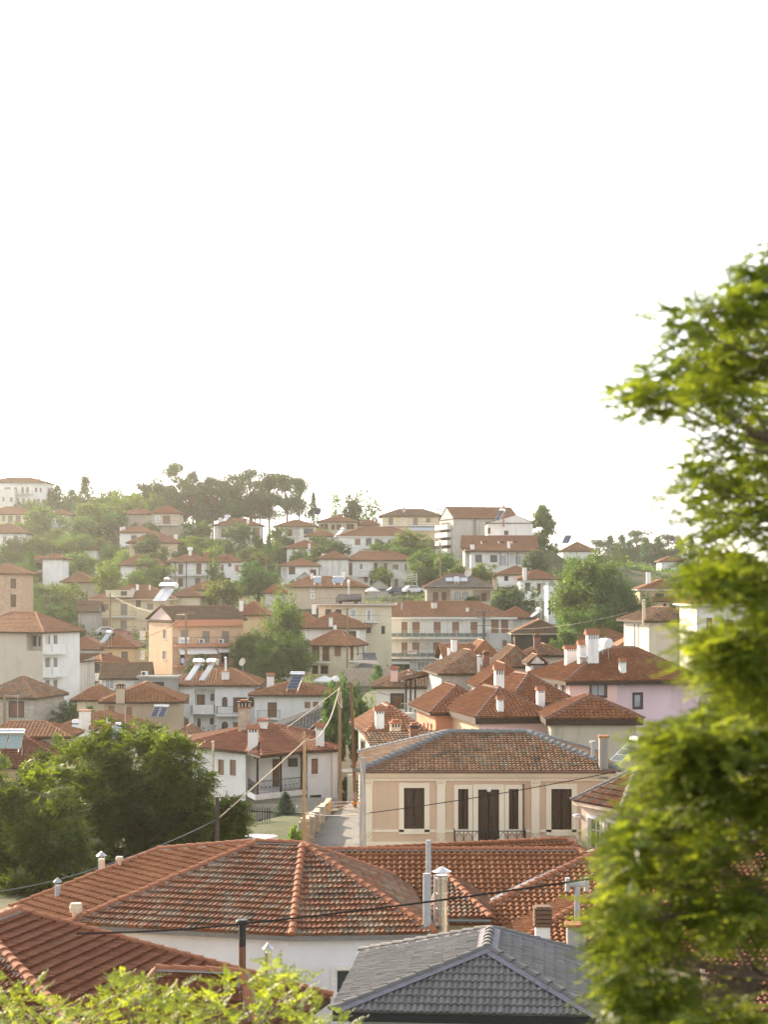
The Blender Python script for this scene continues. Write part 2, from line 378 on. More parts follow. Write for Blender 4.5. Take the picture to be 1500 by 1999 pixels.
    def archwin(s, f, r, o):
        a, b, c, d = r; w = (c-a)/2; zc = d-w; mb = MB(); m2 = MB()
        def out(k, ex): return [f.P(a-ex, b, k), f.P(c+ex, b, k)]+[f.P(a+w+math.cos(t)*(w+ex), zc+math.sin(t)*(w+ex), k) for t in [math.pi*i/8 for i in range(9)]]
        A, B = out(o+.05, .09), out(o, .09); n = len(A)
        mb.add(A+B, [tuple(range(n))]+[(i, i+n, (i+1) % n+n, (i+1) % n) for i in range(n)])
        m2.add(out(o+.055, -.02), [tuple(range(n))])
        for i in (1, 2): mb.obox(f.P(a+2*w*i/3-.02, b, o+.056), f.u*.04, f.n*.02, V(0, 0, d-b-w*.3))
        mb.obox(f.P(a, zc-.02, o+.056), f.u*(c-a), f.n*.02, V(0, 0, .05))
        q = mb.build('window', [BROWN if s.D < 260 else DFR], s.e); m2.build('pane', [CURT if s.D > 260 else GLASS], q)
    def panelwin(s, f, r, kind, o):
        name, pm, tr = KIND[kind]; a, b, c, d = r; mb = MB(); m2 = MB(); fw = min(.07, (c-a)*.12)
        if c-a < .05 or d-b < .05: return
        for (l, z, ll, zz) in ((a, b, fw, d-b), (c-fw, b, fw, d-b), (a+fw, d-fw, c-a-2*fw, fw), (a+fw, b, c-a-2*fw, fw)):
            mb.obox(f.P(l, z, o), f.u*ll, f.n*.05, V(0, 0, zz))
        if tr and o > -.3:      # flat moulding round the opening
            t = .14 if kind not in 'oO' else .2 if c-a < .6 else .25
            for (l, z, ll, zz) in ((a-t, b-(t if name != 'door' else 0), t, d-b+t*(2 if name != 'door' else 1)), (c, b-(t if name != 'door' else 0), t, d-b+t*(2 if name != 'door' else 1)), (a, d, c-a, t)):
                mb.obox(f.P(l, z, .002), f.u*ll, f.n*.05, V(0, 0, zz), 1)
            if name != 'door': mb.obox(f.P(a, b-t, .002), f.u*(c-a), f.n*.09, V(0, 0, t), 1)
        elif name == 'window' and o > -.3: mb.obox(f.P(a-.06, b-.07, .002), f.u*(c-a+.12), f.n*.08, V(0, 0, .06), 1)
        fm = {'s': ROLL, 'S': ROLL, 'e': ROLLG, 'd': DARKW, 'h': DARKW, 'o': OLIVE, 'O': OLIVE, 'b': DFR, 'k': DFR, 'G': WFR, 'r': SALM, 'm': DFR}.get(kind, WFR)
        q = mb.build(name, [fm, tr or WH], s.e)
        pan = 'shutter' if kind in 'sSeoO' else 'pane' if name == 'window' else 'leaf_panel' if name == 'door' else 'panel'
        k = .03
        A, B, C, D_ = a+fw, b+fw, c-fw, d-fw
        if kind in 'sSeoOG' and s.D < 330:
            leaves = 2 if kind in 'oO' else 1; st = .075 if s.D < 170 else .16
            if kind in 'oO': st = .10
            lw = (C-A)/leaves
            for li in range(leaves):
                xa = A+lw*li+(.02 if li else 0); xb = A+lw*(li+1)-(.02 if li == 0 and leaves == 2 else 0)
                if leaves == 2:
                    for l in (xa, xb-.07): m2.obox(f.P(l, B, o+.005), f.u*.07, f.n*.04, V(0, 0, D_-B))
                    for z in (B, B+(D_-B)*.48, D_-.08): m2.obox(f.P(xa+.07, z, o+.005), f.u*(xb-xa-.14), f.n*.038, V(0, 0, .08))
                nz = max(2, int((D_-B)/st)); hz = (D_-B)/nz
                for i in range(nz):
                    z = B+i*hz; m2.quad(f.P(xa, z, o+.04 if leaves == 1 else o+.03), f.P(xb, z, o+.04 if leaves == 1 else o+.03), f.P(xb, z+hz, o+.015), f.P(xa, z+hz, o+.015))
                    m2.quad(f.P(xa, z, o+.012), f.P(xb, z, o+.012), f.P(xb, z, o+.04 if leaves == 1 else o+.03), f.P(xa, z, o+.04 if leaves == 1 else o+.03))
        else:
            m2.quad(f.P(A, B, o+k), f.P(C, B, o+k), f.P(C, D_, o+k), f.P(A, D_, o+k))
            if kind in 'gbwk' and C-A > .5:
                nm = 1 if C-A < 1.6 else int((C-A)/.8)
                m3 = MB()
                for i in range(1, nm+1): m3.obox(f.P(A+(C-A)*i/(nm+1)-.03, B, o+k), f.u*.06, f.n*.02, V(0, 0, D_-B))
                if s.D < 100: m3.obox(f.P(A, B+(D_-B)*.62, o+k+.001), f.u*(C-A), f.n*.022, V(0, 0, .05))
                m3.build('mullion', [fm], q)
            if kind == 'd' and C-A > 1.0: m2.obox(f.P((A+C)/2-.02, B, o+k), f.u*.04, f.n*.015, V(0, 0, D_-B))
        m2.build(pan, [pm], q)
    # -------- roofs in the block's own axes
    def W(s, x, y, z): return s.p0+s.u*x+s.sd*y+V(0, 0, z)
    def roof(s, r, rm, wallmb, lod, fm=None):
        t = r.get('t', 'hip'); ov = r.get('ov', .5); ovs = r.get('ovs', ov); rise = r.get('rise', 1.8); w, d = s.w, s.dep
        x0, x1, y0, y1 = -ovs, w+ovs, -ov, d+ov; ze = s.z1+.06; zr = ze+rise; Wd, Dp = x1-x0, y1-y0
        E = [s.W(x0, y0, ze), s.W(x1, y0, ze), s.W(x1, y1, ze), s.W(x0, y1, ze)]
        ax = r.get('ax', 'x' if Wd >= Dp else 'y'); caps = []; faces = []
        if t == 'flat':
            mb = MB(); h = r.get('h', .5)
            mb.obox(s.W(x0, y0, s.z1), s.u*Wd, s.sd*Dp, V(0, 0, .18)); tk = .15
            if h > 0:
                for o, a, b in ((s.W(x0, y0, s.z1+.18), s.u*Wd, s.sd*tk), (s.W(x0, y1-tk, s.z1+.18), s.u*Wd, s.sd*tk), (s.W(x0, y0+tk, s.z1+.18), s.u*tk, s.sd*(Dp-2*tk)), (s.W(x1-tk, y0+tk, s.z1+.18), s.u*tk, s.sd*(Dp-2*tk))):
                    mb.obox(o, a, b, V(0, 0, h))
            s.lastroof = mb.build('roof', [fm or WH2], s.e); s.roofs.append([E[0], E[1], E[2], E[3]]); return
        if t in ('hip', 'gx', 'gy'):
            if t == 'gx': ax, il, ir = 'x', 0, 0
            elif t == 'gy': ax, il, ir = 'y', 0, 0
            else: il = r.get('il', (Dp if ax == 'x' else Wd)/2); ir = r.get('ir', il)
            if ax == 'x':
                if il+ir > Wd-.02: k = (Wd-.02)/(il+ir); il *= k; ir *= k
                ym = y0+Dp*r.get('ry', .5); A, B = s.W(x0+il, ym, zr), s.W(x1-ir, ym, zr)
                faces = [[E[0], E[1], B, A], [E[2], E[3], A, B]]
                if t == 'hip': faces += [[E[1], E[2], B], [E[3], E[0], A]]; caps = [(E[0], A), (E[3], A), (E[1], B), (E[2], B)]
                caps.append((A, B))
            else:
                if il+ir > Dp-.02: k = (Dp-.02)/(il+ir); il *= k; ir *= k
                xm = x0+Wd*r.get('rx', .5); A, B = s.W(xm, y0+il, zr), s.W(xm, y1-ir, zr)
                faces = [[E[1], E[2], B, A], [E[3], E[0], A, B]]
                if t == 'hip': faces += [[E[0], E[1], A], [E[2], E[3], B]]; caps = [(E[0], A), (E[1], A), (E[2], B), (E[3], B)]
                caps.append((A, B))
            sl = rise/(Dp*.5 if ax == 'x' else Wd*.5)
            if t == 'gx':
                for x in (0, w): wallmb.add([s.W(x, 0, s.z1), s.W(x, d, s.z1), s.W(x, (ym), zr-.02)], [(0, 1, 2)])
            if t == 'gy':
                for y in (0, d): wallmb.add([s.W(0, y, s.z1), s.W(w, y, s.z1), s.W(xm, y, zr-.02)], [(0, 1, 2)])
        elif t == 'shed':
            faces = [[E[0], E[1], E[2]+V(0, 0, rise), E[3]+V(0, 0, rise)]]
            for x in (0, w): wallmb.add([s.W(x, 0, s.z1), s.W(x, d, s.z1), s.W(x, d, s.z1+rise-.04)], [(0, 1, 2)])
            wallmb.quad(s.W(0, d, s.z1), s.W(w, d, s.z1), s.W(w, d, s.z1+rise-.04), s.W(0, d, s.z1+rise-.04))
        s.roofpoly(faces, caps, rm, lod, E, fm, r)
    def roofpoly(s, faces, caps, rm, lod, E=None, fm=None, r={}):
        mb = MB()
        for fc in faces: tile_face(mb, fc, r.get('row', .36), r.get('roll', .24), lod, r.get('amp', .05 if lod < 2 else .07), r.get('lift', .075 if lod < 3 else .08))
        if E:     # fascia and soffit
            n = len(E); h = r.get('fh', .16)
            for i in range(n):
                a, b = E[i], E[(i+1) % n]
                if len(faces) == 1 and (abs(a.z-E[0].z) > .01 or abs(b.z-E[0].z) > .01): continue
                mb.quad(a-V(0, 0, h+.03), b-V(0, 0, h+.03), b-V(0, 0, .03), a-V(0, 0, .03), 1)
            mb.add([p-V(0, 0, h+.02) for p in E], [tuple(range(n))[::-1]], 1)
        ro = mb.build('roof', [rm, fm or DARKW], s.e); s.lastroof = ro
        s.roofs += [[Vector(p) for p in fc] for fc in faces]
        if caps and lod < 4:
            m2 = MB(); cm = r.get('cm', (TERRA, MORT))
            for a, b in caps: ridge_caps(m2, a, b, lod, r.get('cr', .13 if lod < 2 else .12), mw=r.get('mw', 1.75))
            m2.build('ridge_cap', list(cm), ro)
        return s
    def rhit(s, px, py, Df=None):
        o = V(0, 0, ZC); d = V((px-CX)/F, 1, (YH-py)/F); best = None
        for P in s.roofs:
            n = (P[1]-P[0]).cross(P[2]-P[0]); den = d.dot(n)
            if abs(den) < 1e-9: continue
            t = (P[0]-o).dot(n)/den; q = o+d*t; ok = True
            if t <= 0: continue
            Q = [p for i, p in enumerate(P) if (p-P[i-1]).length > 1e-3]
            for i in range(len(Q)):
                if (Q[(i+1) % len(Q)]-Q[i]).cross(q-Q[i]).dot(n) < -1e-6*n.length: ok = False; break
            if ok and (best is None or t < best): best = t
        D = best or Df or s.D+3
        return at(px, py, D)
    # -------- additions
    def chimney(s, px, yt, yb, w, kind='cap', Df=None, mat=None, wide=None):
        p = s.rhit(px, yb, Df); h = (yb-yt)/F*p.y; mb = MB(); mats = [mat or WH, TERRA, BLACKM, METAL]; yw = math.atan2(s.u.y, s.u.x); b = p-V(0, 0, .5)
        wd = wide or w
        if kind in ('cap', 'brick', 'crown'):
            hb = h*.72 if h < 2.5 else h-.75
            mb.cbox(b, w, wd, hb+.5, 0, yw); z = p.z+hb; a = V(math.cos(yw), math.sin(yw), 0); c = V(-math.sin(yw), math.cos(yw), 0); t = w*.13; hs = (h-hb)*.5; nx = 3 if wide is None else 4
            if kind == 'brick':
                mb.cbox(V(p.x, p.y, z), w*1.15, wd*1.15, .1, 1, yw); z += .1
            mb.cbox(V(p.x, p.y, z-.02), w*.7, wd*.7, hs+.02, 2, yw)
            for i in range(nx+1):
                for j in (0, 1):
                    f = i/nx-.5
                    mb.cbox(V(p.x, p.y, z)+a*(f*(w-t))+c*((j-.5)*(wd-t)), t, t, hs, 0, yw)
                    mb.cbox(V(p.x, p.y, z)+a*((j-.5)*(w-t))+c*(f*(wd-t)), t*.98, t*.98, hs, 0, yw)
            z += hs; W1, W2 = w*.66, wd*.66
            if kind == 'cap':
                q = [V(p.x, p.y, z)+a*i*W1+c*j*W2 for i, j in ((-1, -1), (1, -1), (1, 1), (-1, 1))]; r1 = [V(p.x, p.y, z+(h-hb-hs)*1.0+.12)+a*i*W1 for i in (-.98, .98)]
                mb.add(q+[k+V(0, 0, .06) for k in q]+r1, [(3, 2, 1, 0), (0, 1, 5, 4), (1, 2, 6, 5), (2, 3, 7, 6), (3, 0, 4, 7), (4, 5, 9, 8), (6, 7, 8, 9), (5, 6, 9), (7, 4, 8)], 1)
            else:
                mb.cbox(V(p.x, p.y, z), w*1.2, wd*1.2, .09, 1 if kind == 'crown' else 2, yw); mb.cbox(V(p.x, p.y, z+.09), w*.7, wd*.7, .16, 1, yw)
            return mb.build('chimney', mats, s.lastroof)
        if kind == 'plain':
            mb.cbox(b, w, wd, h+.4, 0, yw); mb.cbox(V(p.x, p.y, p.z+h-.1), w*1.2, wd*1.2, .1, 1, yw); return mb.build('chimney', mats, s.lastroof)
        if kind == 'block':       # white shaft, louvred block top
            mb.cbox(b, w*.8, wd*.8, h*.5+.5, 0, yw)
            n = 4
            for i in range(n): mb.cbox(V(p.x, p.y, p.z+h*.5+i*h*.11), w, wd, h*.085, 1, yw); mb.cbox(V(p.x, p.y, p.z+h*.5+i*h*.11+h*.085), w*.8, wd*.8, h*.025, 2, yw)
            mb.cbox(V(p.x, p.y, p.z+h*.94), w*1.05, wd*1.05, h*.04, 1, yw); mb.cbox(V(p.x, p.y, p.z+h*.98), w*.8, wd*.8, h*.03, 1, yw)
            return mb.build('chimney', [mat or WH, MAT['louvre_block'], BLACKM], s.lastroof)
        r = w/2
        if kind == 'pipe': mb.tube([b, V(p.x, p.y, p.z+h)], r, 12)
        if kind == 'flue':
            mb.tube([b, V(p.x, p.y, p.z+h-.18)], r, 14)
            for i in range(int(h/.5)): mb.tube([V(p.x, p.y, p.z+.3+i*.5), V(p.x, p.y, p.z+.34+i*.5)], r*1.06, 14)
            for k in range(4): g = k*math.pi/2+.3; mb.bar(V(p.x+math.cos(g)*r*.9, p.y+math.sin(g)*r*.9, p.z+h-.2), V(p.x+math.cos(g)*r*.9, p.y+math.sin(g)*r*.9, p.z+h-.05), .012)
            mb.tube([V(p.x, p.y, p.z+h-.07), V(p.x, p.y, p.z+h+.10)], [r*1.6, .01], 16)
        if kind == 'pot':
            mb.tube([b, V(p.x, p.y, p.z+h*.55), V(p.x, p.y, p.z+h*.6), V(p.x, p.y, p.z+h*.8), V(p.x, p.y, p.z+h)], [r*.7, r*.7, r*1.25, r*1.35, r*1.1], 12)
        return mb.build('flue_pipe', [mat or METAL], s.lastroof, smooth=False)
    def balcony(s, face, x0, y, x1, d, rail='bars', rh=1.0, th=.2, mat=None, rmat=None, off=0):
        f = s.faces[face]; l0, z = f.hit(x0, y, off); l1, _ = f.hit(x1, y, off)
        if l1 < l0: l0, l1 = l1, l0
        o = -off; mb = MB(); mb.obox(f.P(l0, z-th, o+.003), f.u*(l1-l0), f.n*d, V(0, 0, th)); sl_ = mb.build('balcony', [mat or WH], s.e)
        m = MB(); rmat = rmat or IRON; pts = [f.P(l0+.03, z, o+.01), f.P(l0+.03, z, o+d-.03), f.P(l1-.03, z, o+d-.03), f.P(l1-.03, z, o+.01)]
        for a, b in zip(pts, pts[1:]):
            L_ = (b-a).length
            if rail in ('bars', 'diamond'):
                m.obox(a+V(0, 0, rh-.04), b-a, f.n*.035, V(0, 0, .04)); m.obox(a+V(0, 0, .08), b-a, f.n*.03, V(0, 0, .03)); n = max(1, int(L_/(.13 if s.D < 160 else .22 if s.D < 260 else .45)))
                tk = .012 if s.D < 120 else .018
                if rail == 'bars':
                    for i in range(n+1): c = a+(b-a)*i/n; m.obox(c+V(-tk/2, 0, 0), V(tk, 0, 0), V(0, tk, 0), V(0, 0, rh-.03))
                else:
                    n = max(1, int(L_/.42))
                    for i in range(n+1): c = a+(b-a)*i/n; m.bar(c, c+V(0, 0, rh), .018)
                    for i in range(n):
                        c = a+(b-a)*i/n; e = a+(b-a)*(i+1)/n; h = (c+e)/2
                        for p_, q_ in ((c+V(0, 0, .5*rh), h+V(0, 0, rh-.05)), (h+V(0, 0, rh-.05), e+V(0, 0, .5*rh)), (c+V(0, 0, .5*rh), h+V(0, 0, .1)), (h+V(0, 0, .1), e+V(0, 0, .5*rh))): m.bar(p_, q_, .012)
            elif rail == 'solid': m.obox(a, b-a, (f.n*-.12) if abs((b-a).normalized().dot(f.u)) > .5 else f.u*(.12 if a is pts[0] else -.12), V(0, 0, rh))
            elif rail == 'sheet':
                m.obox(a+V(0, 0, .12), b-a, f.n*.03, V(0, 0, rh*.5)); m.obox(a+V(0, 0, rh-.05), b-a, f.n*.04, V(0, 0, .05), 1); m.obox(a+V(0, 0, rh*.72), b-a, f.n*.03, V(0, 0, .035), 1)
                n = max(1, int(L_/1.2))
                for i in range(n+1): m.obox(a+(b-a)*i/n+V(-.025, 0, 0), V(.05, 0, 0), f.n*.05, V(0, 0, rh), 1)
        m.build('railing', [rmat, WFR], sl_); return s
    def post(s, px, yt, yb, D, w=.14, mat=None):
        a, b = at(px, yt, D), at(px, yb, D); mb = MB(); mb.cbox(b, w, w, a.z-b.z); mb.build('post', [mat or DARKW], s.e); return s
    def trim(s, face, x0, y0, x1, y1, pr=.06, mat=None, name='moulding'):
        f = s.faces[face]; a, b, c, d = f.rect(x0, y0, x1, y1); mb = MB(); mb.obox(f.P(a, b, .002), f.u*(c-a), f.n*pr, V(0, 0, d-b)); mb.build(name, [mat or TRIM], s.e); return s
    def awning(s, face, x0, y0, x1, y1, d, mat=None):
        f = s.faces[face]; a, b, c, e = f.rect(x0, y0, x1, y1); mb = MB()
        p = [f.P(a, e, .01), f.P(c, e, .01), f.P(c, b+.15, d), f.P(a, b+.15, d)]; q = [k-V(0, 0, .04) for k in p]
        mb.add(p+q, [(0, 1, 2, 3), (7, 6, 5, 4), (0, 4, 5, 1), (1, 5, 6, 2), (2, 6, 7, 3), (3, 7, 4, 0)]); mb.obox(f.P(a, b, d), f.u*(c-a), f.n*.02, V(0, 0, .17)); mb.build('awning', [mat or AWN], s.e); return s
plain('louvre_block', (.16, .09, .055), .7)

# ---------------------------------------------------------------- things on the roofs and walls
def solar_heater(p, yaw, label, L=1.9, W=1.0, tank=1.3, r=.27, tilt=38, n=1, pm=None, tm=None, group='solar water heaters on the roofs'):
    e = empty('solar_water_heater', p, label, 'water heater', group); y = rd(yaw); a = V(math.cos(y), math.sin(y), 0); f = V(math.sin(y), -math.cos(y), 0)   # f = downhill side
    tl = rd(tilt); dn = f*math.cos(tl)-V(0, 0, math.sin(tl)); nn = (a.cross(dn)).normalized()
    if nn.z < 0: nn = -nn
    low = p+V(0, 0, .15)+f*L*.5; top = low-dn*L
    for i in range(n):
        o = (i-(n-1)/2)*(W+.12); mb = MB(); mb.obox(top+a*(o-W/2), a*W, dn*L, nn*.09); q = mb.build('collector_panel', [METAL], e)
        m = MB(); k = 4
        for j in range(k): m.obox(top+a*(o-W/2+.05)+dn*(.05+j*(L-.06)/k)+nn*.09, a*(W-.1), dn*((L-.1)/k-.03), nn*.012)
        m.build('collector_glass', [pm or PANEL], q)
    tc = top+V(0, 0, r*.95)-f*.12; tw = tank*max(1, n*.85); mb = MB()
    mb.tube([tc-a*(tw/2+.05), tc-a*tw/2, tc+a*tw/2, tc+a*(tw/2+.05)], [r*.75, r, r, r*.75], 16); mb.tube([tc+V(0, 0, r), tc+V(0, 0, r+.12)], .03, 6)
    mb.build('tank', [tm or STEEL], e, smooth=False)
    mb = MB()
    for sgn in (-1, 1):
        mb.bar(tc+a*sgn*tw*.4-V(0, 0, r), V(tc.x, tc.y, p.z-.5)+a*sgn*tw*.4-f*.1, .025); mb.bar(top+a*sgn*tw*.4, V(low.x, low.y, p.z-.1)+a*sgn*tw*.4, .02)
    mb.bar(tc-a*tw*.4-V(0, 0, r), tc+a*tw*.4-V(0, 0, r), .025); mb.build('frame', [METAL], e); return e
def dish(p, label, r=.45, face=(-.5, -.8, .35)):
    e = empty('satellite_dish', p, label, 'satellite dish'); n = Vector(face).normalized(); a = n.cross(V(0, 0, 1)).normalized(); b = n.cross(a); c = p+V(0, 0, .9); vs = [c]; fs = []
    for k in range(3):
        rr = r*(k+1)/3
        for i in range(14): t = i*math.pi/7; vs.append(c+(a*math.cos(t)+b*math.sin(t)*1.1)*rr+n*(rr*rr*.35/r))
    for i in range(14): fs.append((0, 1+i, 1+(i+1) % 14))
    for k in range(2):
        for i in range(14): fs.append((1+k*14+i, 15+k*14+i, 15+k*14+(i+1) % 14, 1+k*14+(i+1) % 14))
    mb = MB(); mb.add(vs, fs); o = mb.build('reflector', [plain('dish_paint', (.55, .50, .42), .5)], e); sm = o.modifiers.new('thick', 'SOLIDIFY'); sm.thickness = .02
    mb = MB(); mb.bar(p-V(0, 0, .3), c-n*.05, .03); mb.bar(c-b*r*.9, c+n*r*.9, .012); mb.cbox(c+n*r*.9, .08, .08, .1); mb.build('mast', [METAL], e); return e
def ac_unit(p, label, u=V(1, 0, 0)):
    e = empty('air_conditioner', p, label, 'air conditioner', 'air conditioner units on walls'); n = V(u.y, -u.x, 0); mb = MB(); mb.obox(p-u*.42, u*.84, n*.3, V(0, 0, .58)); mb.obox(p-u*.3-V(0, 0, .08), u*.05, n*.3, V(0, 0, .08)); mb.obox(p+u*.25-V(0, 0, .08), u*.05, n*.3, V(0, 0, .08)); mb.build('casing', [WFR], e)
    mb = MB(); c = p-u*.1+n*.302+V(0, 0, .29); mb.tube([c, c+n*.02], .23, 16); mb.build('fan_grille', [plain('fan_dark', (.08, .08, .09), .6)], e); return e
def antenna(p, h, label, el=6, L=1.1, dir=V(-1, 0, 0), mat=None):
    e = empty('tv_antenna', p, label, 'antenna', 'tv aerials above the roofs'); mat = mat or METAL; mb = MB(); mb.bar(p-V(0, 0, .4), p+V(0, 0, h), .022); mb.build('mast', [mat], e)
    mb = MB(); t = p+V(0, 0, h-.1); s_ = V(-dir.y, dir.x, 0); mb.bar(t-dir*.15, t+dir*L, .015)
    for i in range(el): c = t+dir*(L*i/(el-1)); w = .28-.02*i; mb.bar(c-s_*w, c+s_*w, .009)
    for z in (-.12, .12): mb.bar(t-dir*.1+V(0, 0, z)-s_*.3, t-dir*.1+V(0, 0, z)+s_*.3, .009)
    mb.build('aerial', [mat], e); return e
def umbrella(p, label, r=1.5, h=2.4, mat=None, group='white parasols on the terraces'):
    e = empty('parasol', p, label, 'umbrella', group); mb = MB(); mb.tube([p, p+V(0, 0, h)], .03, 6); mb.build('pole', [METAL], e); mb = MB(); n = 8
    vs = [p+V(0, 0, h+.05)]+[p+V(math.cos(i*2*math.pi/n)*r, math.sin(i*2*math.pi/n)*r, h-.62) for i in range(n)]+[p+V(math.cos(i*2*math.pi/n)*r, math.sin(i*2*math.pi/n)*r, h-.8) for i in range(n)]
    mb.add(vs, [(0, 1+i, 1+(i+1) % n) for i in range(n)]+[(1+i, 9+i, 9+(i+1) % n, 1+(i+1) % n) for i in range(n)]); mb.build('canopy', [mat or AWN], e); return e
def car(p, yaw, col, label):
    e = empty('parked_car', p, label, 'car', 'cars parked between the houses'); y = rd(yaw); a = V(math.cos(y), math.sin(y), 0); b = V(-math.sin(y), math.cos(y), 0)
    prof = [(-2.0, .3), (-2.05, .75), (-1.7, .95), (-1.1, 1.38), (.35, 1.42), (1.0, .98), (1.9, .82), (2.05, .5), (2.0, .3)]; mb = MB(); n = len(prof)
    vs = [p+a*x+b*(sg*(.84 if z < 1.1 else .66))+V(0, 0, z) for sg in (-1, 1) for x, z in prof]
    mb.add(vs, [tuple(range(n)), tuple(range(2*n-1, n-1, -1))]+[(i, i+n, (i+1) % n+n, (i+1) % n) for i in range(n)]); mb.build('body', [plain('car_'+col[0], col[1], .3)], e)
    for sg in (-1, 1):
        mb = MB(); q = [p+a*x+b*(sg*w)+V(0, 0, z) for x, z, w in ((-1.4, 1.0, .845), (.75, 1.0, .845), (.25, 1.33, .72), (-1.0, 1.31, .72))]; mb.quad(*q); mb.build('side_window', [GLASS], e)
    for x in (-1.3, 1.3):
        for sg in (-1, 1): mb = MB(); mb.tube([p+a*x+b*sg*.68+V(0, 0, .3), p+a*x+b*sg*.87+V(0, 0, .3)], .31, 14); mb.build('wheel', [BLACKM], e)
    return e
def pole(px, yt, yb, D, r=.13, mat=None, label='', arms=(), lean=0, group='wooden utility poles', name='utility_pole', mname='pole'):
    b = at(px, yb, D); t = at(px+lean, yt, D); e = empty(name, b, label, 'utility pole', group); mb = MB(); k = 6
    mb.tube([b-V(0, 0, .6)]+[b+(t-b)*i/k+V(random.uniform(-.02, .02), 0, 0) for i in range(1, k)]+[t], [r*1.15]+[r*(1.1-.25*i/k) for i in range(1, k)]+[r*.82], 10); mb.build(mname, [mat or POLE], e, smooth=False)
    for (f, w) in arms:
        c = b+(t-b)*f; mb = MB(); mb.obox(c-V(w/2, r+.08, .05), V(w, 0, 0), V(0, .09, 0), V(0, 0, .1)); q = mb.build('crossarm', [mat or POLE], e); n = max(2, int(w/.45)); m = MB()
        for i in range(n): x = c+V(-w/2+.08+(w-.16)*i/(n-1), -r-.035, .05); m.tube([x, x+V(0, 0, .07), x+V(0, 0, .1), x+V(0, 0, .18)], [.02, .05, .035, .05], 6)
        m.build('insulator', [plain('porcelain', (.55, .5, .45), .3)], q)
    return e
def cable(pts, r, label, mat=None, sag=.3, group='overhead cables', name='overhead_cable'):
    P = []
    for a, b in zip(pts, pts[1:]):
        n = 12
        for i in range(n): t = i/n; P.append(a+(b-a)*t-V(0, 0, sag*4*t*(1-t)))
    P.append(pts[-1]); mb = MB(); mb.tube(P, r, 5); o = mb.build(name, [mat or BLACKM], base=pts[0]); tag(o, label, 'cable', group); return o
# ---------------------------------------------------------------- polygon-plan houses
def R3(x, y, z): return V(x, y, ZC+z)
def prism(h, pts, zt, zb, wall, wins={}, base=None):
    n = len(pts); c = sum((V(p[0], p[1], 0) for p in pts), V(0, 0, 0))/n; h.base(V(c.x, c.y, zb)); h.D = min(p[1] for p in pts); h.u = V(1, 0, 0); mb = MB(); h.pf = []
    ANCH.append((c.x, c.y, zb))
    for i in range(n):
        p, q = V(pts[i][0], pts[i][1], 0), V(pts[(i+1) % n][0], pts[(i+1) % n][1], 0); f = Face(p, (q-p).normalized(), (q-p).length, zb-1.5, zt); h.pf.append(f)
        for it in wins.get(i, ()): h.window(f, *it)
        h.wallface(mb, f)
    mb.add([V(p[0], p[1], zt) for p in pts], [tuple(range(n))]); h.faces = dict(enumerate(h.pf))
    return mb.build('wall', [wall], h.e)
def poly_walls_from(E, inset):
    c = sum(E, V(0, 0, 0))/len(E); return [((p.x-c.x)*(1-inset/(p-c).length)+c.x, (p.y-c.y)*(1-inset/(p-c).length)+c.y) for p in E]

# grey-tiled roof in the foreground
h = House('grey_roof_house', 'house with dark grey tiled hip roof and lilac mortar along its hips')
h.block(683, 1140, 46.4, 1972, 2190, 6.8, -5, wall=GREYP, rm=T_GREY, roof=dict(ax='y', rise=1.15, il=2.4, ir=2.4, rx=.57, ov=.4, roll=.165, row=.31, amp=.042, lift=.05, cm=(GREYC, LMORT), cr=.12, fh=.22, mw=2.3), fm=BLACKM  , F_=[(740, 2005, 800, 2080, 'h')])

# big roof with the white wall
h = House('white_wall_house', 'long white-walled house under a broad weathered red tile roof with mortared hips')
ze, zr = -11.2, -9.13
FL, FM, FR, BR, BB, BL = R3(-10.6, 61.7, ze), R3(-2.98, 59.6, ze), R3(1.67, 60, ze), R3(.85, 70.8, ze), R3(-4.5, 73, ze), R3(-13.1, 64.8, ze)
RR_, RL_, KK = R3(-2.93, 66, zr), R3(-4.58, 66.44, zr), R3(-8.3, 68, -9.62)
E = [FL, FM, FR, BR, BB, BL]
pw = poly_walls_from(E, .45)
prism(h, pw, ZC+ze-.02, 1.0, plaster('shade_tinted_white_plaster', (.78, .80, .85), .10), {1: [(655, 1893, 686, 1942, 'g')]})  # blue tint of the shaded white wall is put into its colour
rr = dict(row=.40, roll=.17, amp=.03, lift=.09)
h.roofpoly([[FL, FM, RR_, RL_], [FM, FR, RR_], [FR, BR, RR_], [BR, BB, RL_, RR_]], [(FL, RL_), (RL_, RR_), (FM, RR_), (FR, RR_), (BR, RR_)], T_MAIN, 0, E, GUT, rr)
h.roofpoly([[BL, FL, RL_, KK], [BB, BL, KK]], [(BL, KK), (KK, RL_)], T_NEW, 0, None, None, dict(row=.36, roll=.24, amp=.055))
main = h
h.chimney(834, 1705, 1812, .26, 'pipe', 61.5, GPIPE); h.chimney(837, 1640, 1716, .17, 'pipe', 61.8, GPIPE); h.chimney(853, 1708, 1790, .2, 'pipe', 63, GPIPE)
h.chimney(863, 1697, 1822, .40, 'flue', 60.8, STEEL)
h.chimney(148, 1763, 1806, .34, 'pot', 62, BPIPE); h.chimney(198, 1667, 1697, .24, 'flue', 69, METAL); h.chimney(112, 1718, 1752, .2, 'flue', 65.5, GPIPE); h.chimney(233, 1672, 1692, .22, 'pot', 69, BPIPE)

